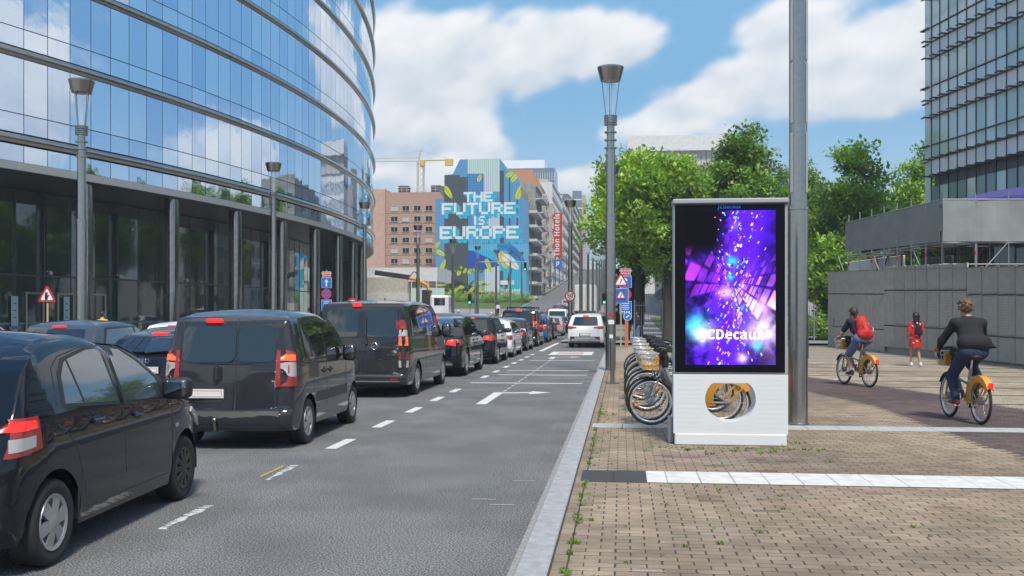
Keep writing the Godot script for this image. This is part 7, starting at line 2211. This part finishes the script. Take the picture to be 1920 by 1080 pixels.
func make_bike(called: String, label: String, pos: Vector3, turn: float, group: String) -> Node3D: # faces -z, rear wheel contact at z = +.53
	var o := thing(called, label, "bicycle", pos, turn, group)
	var R := .335
	for w in [["rear_wheel", .53], ["front_wheel", -.53]]:
		var wn := Node3D.new(); wn.name = w[0]; wn.position = Vector3(0, R, w[1]); o.add_child(wn, true)
		var b := MB.new(); var pts := []; var pr := []
		for k in 40:
			var a := TAU * k / 40
			pts.append(Vector3(0, sin(a) * (R - .02), cos(a) * (R - .02))); pr.append(Vector3(0, sin(a) * (R - .05), cos(a) * (R - .05)))
		b.path(pts, .021, 7, true); obj("tyre", b, M.rubber, wn)
		b = MB.new(); b.path(pr, .019, 6, true); obj("rim", b, M.bike_silver, wn)
		b = MB.new()
		for k in 18:
			var a := TAU * k / 18; var s := .03 if k % 2 else -.03
			b.tube(Vector3(s, 0, 0), Vector3(0, sin(a) * (R - .05), cos(a) * (R - .05)), .0022, -1.0, 4, false)
		obj("spoke", b, M.steel, wn)
		b = MB.new(); b.lathe([Vector2(0, -.05), Vector2(.035, -.05), Vector2(.055, -.03), Vector2(.055, .03), Vector2(.035, .05), Vector2(0, .05)], 14, Transform3D(Basis(Vector3.BACK, PI / 2), Vector3.ZERO)); obj("hub", b, M.bike_grey, wn)
		for k in 2:
			var a := .8 + k * 2.6
			b = MB.new(); b.bevel(Vector3(0, sin(a) * .2, cos(a) * .2), Vector3(.03, .09, .025), .006, Basis(Vector3.RIGHT, -a + PI / 2)); obj("reflector", b, M.reflector, wn)
	var b := MB.new()
	b.path([Vector3(0, .92, -.36), Vector3(0, .66, -.27), Vector3(0, .42, -.10), Vector3(0, .33, .06)], .032, 10)
	b.path([Vector3(0, .33, .06), Vector3(0, .62, .16), Vector3(0, .80, .22)], .024, 10)
	b.path([Vector3(0, .62, -.25), Vector3(0, .55, .14)], .018, 8)
	for s: float in [-1.0, 1.0]: b.path([Vector3(s * .03, .33, .06), Vector3(s * .06, R, .53)], .013, 6); b.path([Vector3(s * .02, .62, .17), Vector3(s * .06, R, .53)], .011, 6)
	obj("frame", b, M.bike_grey, o)
	b = MB.new()
	for s: float in [-1.0, 1.0]: b.path([Vector3(s * .055, R, -.53), Vector3(s * .055, .64, -.43), Vector3(s * .02, .72, -.42)], .016, 7)
	b.tube(Vector3(0, .70, -.42), Vector3(0, 1.04, -.32), .022); obj("fork", b, M.bike_grey, o)
	b = MB.new(); b.tube(Vector3(0, .74, .2), Vector3(0, .93, .255), .016); obj("seat_post", b, M.bike_silver, o)
	b = MB.new(); b.ball(Vector3(0, .965, .33), Vector3(.105, .045, .11), 8, 12); b.ball(Vector3(0, .965, .21), Vector3(.045, .035, .13), 8, 12); obj("saddle", b, M.bike_black, o)
	b = MB.new(); b.path([Vector3(-.30, 1.05, -.20), Vector3(-.24, 1.07, -.30), Vector3(-.08, 1.08, -.35), Vector3(.08, 1.08, -.35), Vector3(.24, 1.07, -.30), Vector3(.30, 1.05, -.20)], .013, 7); obj("handlebar", b, M.bike_black, o)
	for s: float in [-1.0, 1.0]:
		b = MB.new(); b.tube(Vector3(s * .30, 1.05, -.20), Vector3(s * .32, 1.04, -.12), .018); obj("grip", b, M.rubber, o)
	b = MB.new(); b.bevel(Vector3(0, 1.02, -.35), Vector3(.13, .16, .1), .03); b.bevel(Vector3(0, .92, -.33), Vector3(.10, .2, .1), .03); obj("head_cover", b, M.bike_black, o)
	# basket: wire bars over a plastic tray
	b = MB.new()
	for y: float in [.80, .88, .96, 1.02]:
		var t := (y - .80) / .22
		var hx := lerpf(.13, .17, t); var z0 := -.42; var z1 := lerpf(-.64, -.70, t)
		b.path([Vector3(-hx, y, z0), Vector3(hx, y, z0), Vector3(hx, y, z1), Vector3(-hx, y, z1)], .006 if y < 1.0 else .009, 5, true)
	for k in 7:
		var x := -.15 + k * .05
		b.path([Vector3(x * 1.1, 1.02, -.70), Vector3(x * .85, .80, -.64), Vector3(x * .85, .80, -.42)], .004, 4)
	for k in 5:
		var z := -.45 - k * .05
		for s: float in [-1.0, 1.0]: b.path([Vector3(s * .17, 1.02, z - .02), Vector3(s * .13, .80, z)], .004, 4)
	obj("basket", b, M.bike_silver, o)
	b = MB.new(); b.bevel(Vector3(0, .835, -.54), Vector3(.255, .09, .22), .02); b.bevel(Vector3(0, .90, -.44), Vector3(.255, .2, .05), .015); obj("basket_tray", b, M.bike_yellow, o)
	# rear guard: a wide yellow skirt over the wheel
	b = MB.new()
	var seg := 14
	for k in seg:
		var a0 := lerpf(.55, 3.35, float(k) / seg); var a1 := lerpf(.55, 3.35, float(k + 1) / seg)
		var pt := func(a: float, r: float, x: float) -> Vector3: return Vector3(x, R + sin(a) * r, .53 + cos(a) * r)
		var i0 := lerpf(.30, .16, pow(float(k) / seg, 1.6)); var i1 := lerpf(.30, .16, pow(float(k + 1) / seg, 1.6))
		b.quad(pt.call(a0, R + .035, -.05), pt.call(a1, R + .035, -.05), pt.call(a1, R + .035, .05), pt.call(a0, R + .035, .05), pt.call((a0 + a1) * .5, 1.0, 0) - Vector3(0, R, .53))
		for s: float in [-1.0, 1.0]:
			b.quad(pt.call(a0, R + .035, s * .05), pt.call(a1, R + .035, s * .05), pt.call(a1, i1, s * .056), pt.call(a0, i0, s * .056), Vector3(s, 0, 0))
	for s: float in [-1.0, 1.0]: b.path([Vector3(s * .054, R + .22, .75), Vector3(s * .06, R, .55)], .012, 5)
	obj("rear_guard", b, M.bike_yellow, o)
	b = MB.new(); b.bevel(Vector3(0, .575, .845), Vector3(.07, .08, .04), .012); obj("rear_light", b, M.brake_red, o)
	b = MB.new(); pts_arc(b, R + .03, -.53); obj("front_guard", b, M.bike_black, o)
	b = MB.new(); b.bevel(Vector3(.06, .34, .28), Vector3(.02, .09, .46), .01); b.lathe([Vector2(0, .0), Vector2(.09, .0), Vector2(.09, .015), Vector2(0, .015)], 16, Transform3D(Basis(Vector3.BACK, -PI / 2), Vector3(.06, .33, .06))); obj("chain_guard", b, M.bike_black, o)
	b = MB.new(); b.tube(Vector3(.07, .33, .06), Vector3(.09, .2, -.04), .012); b.bevel(Vector3(.14, .195, -.045), Vector3(.09, .025, .07), .008); b.tube(Vector3(-.07, .33, .06), Vector3(-.09, .46, .16), .012); b.bevel(Vector3(-.14, .465, .165), Vector3(.09, .025, .07), .008); obj("pedal", b, M.bike_black, o)
	return o

func pts_arc(b: MB, r: float, z: float) -> void:
	for k in 10:
		var a0 := lerpf(.5, 2.6, k / 10.0); var a1 := lerpf(.5, 2.6, (k + 1) / 10.0)
		b.quad(Vector3(-.03, .335 + sin(a0) * r, z + cos(a0) * r), Vector3(-.03, .335 + sin(a1) * r, z + cos(a1) * r), Vector3(.03, .335 + sin(a1) * r, z + cos(a1) * r), Vector3(.03, .335 + sin(a0) * r, z + cos(a0) * r), Vector3(0, sin(a0), cos(a0)))

func make_bikes() -> void:
	var names := ["first", "second", "third", "fourth", "fifth", "sixth", "seventh", "eighth", "ninth", "tenth"]
	var ds := [14.55, 15.1, 16.6, 17.25, 18.7, 19.4, 20.9, 21.6, 23.1, 24.2]
	var src := make_bike("hire_bicycle", "yellow and grey hire bicycle in the rack beside the screen, %s from the screen" % names[0], at(.95, ds[0], .12), PI / 2 - .06, "hire bicycles in the rack")
	rng.seed = 81
	for k in range(1, 10):
		dup(src, "yellow and grey hire bicycle in the rack beside the screen, %s from the screen" % names[k], at(.93 + rng.randf_range(-.04, .04), ds[k], .12), PI / 2 + rng.randf_range(-.1, .06), "hire bicycles in the rack")
	for k in 10:
		var o := thing("docking_post", "grey docking post holding the %s hire bicycle of the rack" % names[k], "post", at(1.0, ds[k] + .2, .12), 0.0, "docking posts of the cycle rack")
		var b := MB.new(); b.bevel(Vector3(0, .3, 0), Vector3(.16, .6, .07), .02); obj("column", b, M.alu_grey, o)
		b = MB.new(); b.bevel(Vector3(0, .62, .02), Vector3(.12, .06, .12), .02); obj("lock", b, M.bike_black, o)

func mirror_x(v: Vector3) -> Vector3: return Vector3(-v.x, v.y, v.z)

func make_rider(label: String, pos: Vector3, turn: float, kind: int) -> void:
	# bicycle frame of reference: faces -z, saddle at (0, .97, .28), grips at (+-.3, 1.05, -.18), pedals (.14, .22, -.045) and (-.14, .49, .165)
	var o := thing("person", label, "person", pos, turn)
	var big := kind == 0
	var hip := Vector3(0, 1.06, .27); var chest := Vector3(0, 1.40, .13) if big else Vector3(-.02, 1.36, .05)
	var neck := Vector3(0, 1.535, .085) if big else Vector3(-.03, 1.47, -.01)
	var skull := Vector3(-.01, 1.69, .05) if big else Vector3(-.05, 1.615, -.06)
	var sh := .195 if big else .175
	# joints on both sides: right leg down on big rider's left as seen from behind
	var down := -1.0
	var hipL := Vector3(-.1, 1.02, .25); var hipR := Vector3(.1, 1.02, .25)
	var footD := Vector3(down * .14, .23, -.03); var footU := Vector3(-down * .14, .50, .15)
	var kneeD := Vector3(down * .15, .66, -.10); var kneeU := Vector3(-down * .17, .84, -.17)
	var ankD := footD + Vector3(0, .10, .05); var ankU := footU + Vector3(0, .10, .05)
	var hD: Vector3 = hipL if down < 0 else hipR
	var hU: Vector3 = hipR if down < 0 else hipL
	var body := []
	body += [[hip, chest, .125, .13, Vector3(1.25, 1, .85)], [chest, neck, .12, .06, Vector3(1.3, 1, .85)], [neck, skull - Vector3(0, .06, 0), .055, .05]]
	body += head_bones(skull, Vector3(-.12, -.08, -1).normalized())
	body += [[hD, kneeD, .085, .06], [kneeD, ankD, .058, .038], [hU, kneeU, .085, .06], [kneeU, ankU, .058, .038], [hipL, hipR, .1, .1]]
	var hands := []
	for s: float in [-1.0, 1.0]:
		var S := chest + Vector3(s * sh, .06, -.01); var E := Vector3(s * .31, 1.19 if big else 1.17, -.06) if big else Vector3(s * .28, 1.16, -.12)
		var Hn := Vector3(s * .31, 1.085, -.155)
		body += [[S, E, .055, .042], [E, Hn, .042, .028]]
		hands += fingers(Hn, Vector3(0, -.25, -1).normalized(), Vector3(0, -1, .35).normalized(), Vector3(-s, 0, 0), 1.2)
	for f in [[ankD, footD], [ankU, footU]]: body.append([f[0], f[1] + Vector3(0, .03, -.06), .04, .035])
	obj("body", flesh(body, .02, .035), M.skin, o)
	obj("hands", flesh(hands, .008, .008), M.skin, o)
	face(o, skull, Vector3(-.12, -.08, -1).normalized())
	# shoes
	for f in [footD, footU]:
		obj("shoe", flesh([[f + Vector3(0, .045, .09), f + Vector3(0, .035, -.13), .045, .036], [f + Vector3(0, .09, .06), f + Vector3(0, .05, 0), .045, .04]], .014, .03), M.shoe_red if big else M.shoe_dark, o)
		var so := MB.new(); so.bevel(f + Vector3(0, .005, -.02), Vector3(.085, .025, .27), .012); obj("sole", so, M.cloth_white, o)
	var g := .016
	if big:
		obj("trousers", flesh([[hD, kneeD, .105, .08], [kneeD, ankD + Vector3(0, .01, 0), .078, .062], [hU, kneeU, .105, .08], [kneeU, ankU, .078, .062], [hipL + Vector3(0, .02, .03), hipR + Vector3(0, .02, .03), .125, .125], [hip, hip + Vector3(0, .1, -.03), .13, .125, Vector3(1.25, 1, .9)]], .017, .04), M.denim_dark, o)
		var jk := [[hip + Vector3(0, .10, .0), chest, .145, .145, Vector3(1.3, 1, .9)], [chest, neck - Vector3(0, .03, 0), .135, .075, Vector3(1.38, 1, .88)], [chest + Vector3(-sh, .05, 0), chest + Vector3(sh, .05, 0), .075, .075], [hip + Vector3(.1, .10, .06), hip + Vector3(.27, .045, .14), .07, .022, Vector3(1, .8, 1)], [hip + Vector3(-.12, .1, .03), hip + Vector3(.12, .1, .07), .12, .12]]
		for s: float in [-1.0, 1.0]:
			jk += [[chest + Vector3(s * sh, .05, -.01), Vector3(s * .31, 1.19, -.06), .07, .057], [Vector3(s * .31, 1.19, -.06), Vector3(s * .31, 1.10, -.14), .057, .044]]
		obj("jacket", flesh(jk, .017, .04), M.cloth_black, o)
		var sh2 := MB.new(); sh2.lathe([Vector2(.155, 0), Vector2(.158, .045)], 20, Transform3D(Basis.from_scale(Vector3(1.22, 1, .92)), hip + Vector3(0, .075, .0))); obj("shirt_hem", sh2, M.denim_light, o)
		var hr := []
		rng.seed = 5
		hr += [[skull + Vector3(0, .035, .02), skull + Vector3(0, .0, .045), .098, .09]]
		for k in 40:
			var d := Vector3(rng.randfn(), rng.randf_range(-.7, 1.0), rng.randfn() + .55).normalized()
			if d.z < -.25 and d.y < .35: continue
			hr.append([skull + Vector3(0, .02, .02) + d * .085, skull + Vector3(0, .015, .02) + d * rng.randf_range(.105, .13), .022, .013])
		obj("hair", flesh(hr, .012, .02), M.hair_light, o)
	else:
		obj("shorts", flesh([[hD, hD.lerp(kneeD, .85), .105, .088], [hU, hU.lerp(kneeU, .85), .105, .088], [hipL + Vector3(0, .02, .03), hipR + Vector3(0, .02, .03), .125, .125], [hip, hip + Vector3(0, .06, -.03), .125, .12, Vector3(1.25, 1, .9)]], .017, .04), M.denim_light, o)
		var jk := [[hip + Vector3(0, .05, -.02), chest, .135, .14, Vector3(1.25, 1, .9)], [chest, neck - Vector3(0, .02, 0), .13, .07, Vector3(1.35, 1, .88)], [chest + Vector3(-sh, .05, 0), chest + Vector3(sh, .05, 0), .07, .07]]
		for s: float in [-1.0, 1.0]: jk += [[chest + Vector3(s * sh, .05, -.01), (chest + Vector3(s * sh, .05, -.01)).lerp(Vector3(s * .28, 1.16, -.12), .72), .068, .062]]
		obj("t_shirt", flesh(jk, .017, .04), M.cloth_navy, o)
		obj("hair", flesh([[skull + Vector3(0, .035, .02), skull + Vector3(0, .01, .04), .097, .09], [skull + Vector3(0, -.03, .085), skull + Vector3(.0, -.15, .11), .04, .025]], .014, .03), M.hair_brown, o)
		# rucksack on the back: a thing of its own
		var pk := thing("rucksack", "red rucksack on the back of the cyclist in denim shorts", "rucksack", pos, turn)
		obj("bag", flesh([[Vector3(0, 1.14, .33), Vector3(-.01, 1.42, .22), .135, .12, Vector3(1.15, 1, .85)], [Vector3(-.08, 1.13, .36), Vector3(.08, 1.13, .36), .1, .1], [Vector3(0, 1.2, .42), Vector3(0, 1.34, .35), .075, .065, Vector3(1.3, 1, .8)]], .02, .05), M.pack_red, pk)
		var st := MB.new()
		for s: float in [-1.0, 1.0]:
			st.path([Vector3(s * .10, 1.44, .18), Vector3(s * .12, 1.47, .06), Vector3(s * .13, 1.36, -.07), Vector3(s * .15, 1.2, .02), Vector3(s * .14, 1.1, .2)], .02, 5)
			st.path([Vector3(s * .13, 1.1, .3), Vector3(s * .15, .98, .36), Vector3(s * .15, .86, .38)], .009, 4)
		obj("strap", st, M.pack_red, pk)
		var rf := MB.new(); rf.bevel(Vector3(.16, 1.24, .40), Vector3(.02, .09, .05), .008); obj("patch", rf, M.cloth_white, pk)
		var sm := MB.new()
		for s: float in [-.06, .06]: sm.path([Vector3(s, 1.44, .33), Vector3(s * 1.2, 1.3, .44), Vector3(s * 1.2, 1.14, .46)], .006, 4)
		obj("seam", sm, M.tail_red, pk)

func make_walker(label: String, pos: Vector3, turn: float, hgt: float, top: String, legs: String, hair: String, cell: float, kind := "walk") -> Node3D: # faces -z
	var o := thing("person", label, "person", pos, turn)
	var k := hgt / 1.7
	var hip := Vector3(0, .92, 0) * k; var chest := Vector3(0, 1.26, .0) * k; var neck := Vector3(0, 1.42, .01) * k; var skull := Vector3(0, 1.575, -.01) * k
	var st := .14 if kind == "walk" else .02
	var kn := [Vector3(-.09, .49, -.09 if kind == "walk" else -.02) * k, Vector3(.09, .49, -.02) * k]
	var an := [Vector3(-.085, .09, -st) * k, Vector3(.085, .10, st) * k]
	var body := [[hip, chest, .11 * k, .12 * k, Vector3(1.25, 1, .8)], [chest, neck, .11 * k, .052 * k, Vector3(1.25, 1, .8)], [neck, skull - Vector3(0, .05, 0), .048 * k, .045 * k]]
	body += head_bones(skull, Vector3.FORWARD)
	var leg := []; var arm := []; var hands := []
	for i in 2:
		var s := -1.0 if i == 0 else 1.0
		leg += [[Vector3(s * .09, .9, 0) * k, kn[i], .082 * k, .055 * k], [kn[i], an[i], .053 * k, .034 * k]]
		var S := chest + Vector3(s * .165, .06, 0) * k; var E := Vector3(s * .22, 1.05, .03) * k
		var Hn := Vector3(s * .18, .98, -.16) * k if s < 0 else Vector3(s * .2, .98, -.14) * k
		if kind == "stand": Hn = Vector3(s * .21, .82, -.05) * k
		arm += [[S, E, .048 * k, .038 * k], [E, Hn, .038 * k, .027 * k]]
		if cell < .025: hands += fingers(Hn, (Hn - E).normalized(), Vector3(0, -.6, .3).normalized(), Vector3(s, 0, 0), .8)
		body.append([an[i], an[i] + Vector3(0, -.04, -.1) * k, .036 * k, .034 * k])
	body += leg; body += arm
	obj("body", flesh(body, cell, .03), M.skin, o)
	if hands.size(): obj("hands", flesh(hands, .009, .008), M.skin, o)
	if cell < .025: face(o, skull, Vector3.FORWARD)
	for i in 2:
		obj("shoe", flesh([[an[i] + Vector3(0, -.05, .04), an[i] + Vector3(0, -.055, -.14), .042, .036], [an[i] + Vector3(0, -.01, .02), an[i] + Vector3(0, -.05, -.03), .043, .04]], maxf(cell * .8, .015), .03), M.cloth_white if kind == "walk" else M.shoe_dark, o)
	var up := [[hip + Vector3(0, .06, 0), chest, .125 * k, .132 * k, Vector3(1.25, 1, .85)], [chest, neck - Vector3(0, .02, 0), .122 * k, .065 * k, Vector3(1.3, 1, .85)]]
	for i in 2:
		up.append([arm[i * 2][0], (arm[i * 2][0] as Vector3).lerp(arm[i * 2][1], .85 if kind == "walk" else 1.0), .066 * k, .062 * k])
		if kind == "stand": up.append([arm[i * 2 + 1][0], arm[i * 2 + 1][1], .05 * k, .036 * k])
	if kind == "walk":
		up += [[hip + Vector3(0, .06, 0), Vector3(0, .80, -.01) * k, .132 * k, .14 * k, Vector3(1.2, 1, .92)]]
		var sk := MB.new(); sk.lathe([Vector2(.150, .86 * k), Vector2(.163, .74 * k), Vector2(.172, .60 * k), Vector2(.165, .60 * k), Vector2(.15, .74 * k)], 26, Transform3D(Basis.from_scale(Vector3(1.16, 1, .92)), Vector3.ZERO)); obj("skirt", sk, M[top], o)
		obj("dress", flesh(up, cell, .04), M[top], o)
	else:
		obj("top", flesh(up, cell, .04), M[top], o)
		var tr := []
		for l in leg: tr.append([l[0], l[1], l[2] + .018, l[3] + .02])
		tr.append([hip - Vector3(.06, 0, 0), hip + Vector3(.06, 0, 0), .115 * k, .115 * k])
		obj("trousers", flesh(tr, cell, .03), M[legs], o)
	if hair == "helmet":
		var b := MB.new(); b.ball(skull + Vector3(0, .06, 0), Vector3(.115, .085, .13), 8, 12); b.lathe([Vector2(.1, .03), Vector2(.145, .025), Vector2(.145, .04)], 14, Transform3D(Basis.IDENTITY, skull)); obj("helmet", b, M.cloth_white, o)
	elif kind == "walk":
		obj("hair", flesh([[skull + Vector3(0, .03, .02), skull + Vector3(0, 0, .035), .095, .09], [skull + Vector3(0, -.02, .06), skull + Vector3(0, -.27, .085), .085, .06, Vector3(1.2, 1, .7)]], cell * .8, .03), M[hair], o)
	else:
		obj("hair", flesh([[skull + Vector3(0, .03, .02), skull + Vector3(0, 0, .03), .094, .088]], cell, .03), M[hair], o)
	return o

func make_people() -> void:
	var p0 := at(5.08, 15.72, .12); var t0 := .10
	make_bike("hire_bicycle", "yellow hire bicycle ridden by the person in a black jacket", p0, t0, "hire bicycles being ridden")
	make_rider("person in black jacket and dark jeans cycling away on a hire bicycle", p0, t0, 0)
	var tr := thing("shopping_bag", "dark bag with a yellow label in the basket of the black jacketed cyclist", "bag", p0, t0)
	obj("bag", flesh([[Vector3(0, .9, -.56), Vector3(0, .98, -.55), .11, .12, Vector3(1.2, 1, .8)], [Vector3(-.1, .96, -.55), Vector3(.1, .97, -.55), .08, .08]], .02, .04), M.cloth_black, tr)
	var lb := MB.new(); lb.bevel(Vector3(.06, 1.055, -.42), Vector3(.1, .06, .08), .01); obj("label", lb, M.crane_yellow, tr)
	var p1 := at(5.15, 23.0, .12); var t1 := .30
	make_bike("hire_bicycle", "yellow hire bicycle ridden by the person with the red rucksack", p1, t1, "hire bicycles being ridden")
	make_rider("person in navy T-shirt and denim shorts cycling away on a hire bicycle", p1, t1, 1)
	var pw := at(8.77, 31.5, .125)
	var o := make_walker("person in a red printed dress and white trainers walking along the louvred wall", pw, .15, 1.63, "cloth_red_print", "", "hair_dark", .02)
	rng.seed = 15
	for k in 16: # pale flowers of the print, as patches of cloth on the back
		var y := rng.randf_range(.62, 1.3); var a := rng.randf_range(-1.1, 1.1)
		var r := (.165 if y > .9 else .18)
		var b := MB.new(); var c := Vector3(sin(a) * r * 1.12, y, cos(a) * r * .88)
		b.ball(c, Vector3(.03, .025, .008), 5, 8, Basis(Vector3.UP, a)); obj("print_flower", b, M.cloth_white if k % 3 else M.cloth_black, o)
	var bk := thing("small_backpack", "small black backpack worn over the red dress", "backpack", pw, .15)
	obj("bag", flesh([[Vector3(.03, 1.0, .17), Vector3(.03, 1.17, .16), .085, .075, Vector3(1.15, 1, .8)]], .018, .03), M.cloth_black, bk)
	var s := MB.new()
	for sx: float in [-1.0, 1.0]: s.path([Vector3(.03 + sx * .08, 1.2, .16), Vector3(sx * .11, 1.34, .08), Vector3(sx * .11, 1.3, -.08)], .012, 5)
	obj("strap", s, M.cloth_black, bk)
	# small figures further off
	make_walker("worker in black with a white helmet standing on the building site", at(-15.2, 94.0, rise(94) + .12), 2.6, 1.75, "cloth_black", "cloth_black", "helmet", .035, "stand")
	make_walker("worker in a red top with a yellow helmet near the site fence", at(-11.9, 92.5, rise(92)), -.4, 1.7, "pack_red", "cloth_black", "helmet", .035, "stand")
	make_walker("worker in blue beside the low concrete building", at(-24.6, 104.0, rise(104) + 1.2), 1.0, 1.75, "sign_blue", "cloth_black", "hair_dark", .035, "stand")
	make_walker("person in a pale jacket standing on the far left pavement", at(-15.6, 128.0, rise(128) + .1), .5, 1.75, "cloth_white", "cloth_black", "hair_dark", .04, "stand")
	make_walker("person with a bright green vest cycling far up the right pavement", at(-.9, 76.0, .5), 0, 1.7, "hi_vis", "cloth_black", "hair_dark", .035, "stand")
	make_walker("person in an orange vest cycling beside the green vest", at(.6, 74.0, .5), 0, 1.7, "vest_orange", "cloth_black", "hair_dark", .035, "stand")
	make_walker("person in blue jeans behind the right sign stack", at(.85, 52.5, .1), 1.2, 1.7, "cloth_navy", "denim_light", "hair_dark", .035, "stand")
	make_walker("person in yellow walking past the lobby columns", at(-19.6, 36.6, .12), 0, 1.68, "crane_yellow", "cloth_black", "hair_brown", .035, "stand")
	for e in [[-.9, 76.0, "black bicycle under the green vested person"], [.6, 74.0, "black bicycle under the orange vested person"]]:
		var bi := make_bike("city_bicycle", e[2], at(e[0], e[1], .12), 0, "far cyclists' bicycles")
		repaint(bi, "bike_yellow", "bike_black")

func _ready() -> void:
	make_materials()
	make_view()
	make_ground()
	make_curved_office()
	make_glass_tower()
	make_louvre_wall()
	make_scaffold()
	make_far_buildings()
	make_trees()
	make_lamps()
	make_kiosk()
	make_cars()
	make_bikes()
	make_people()
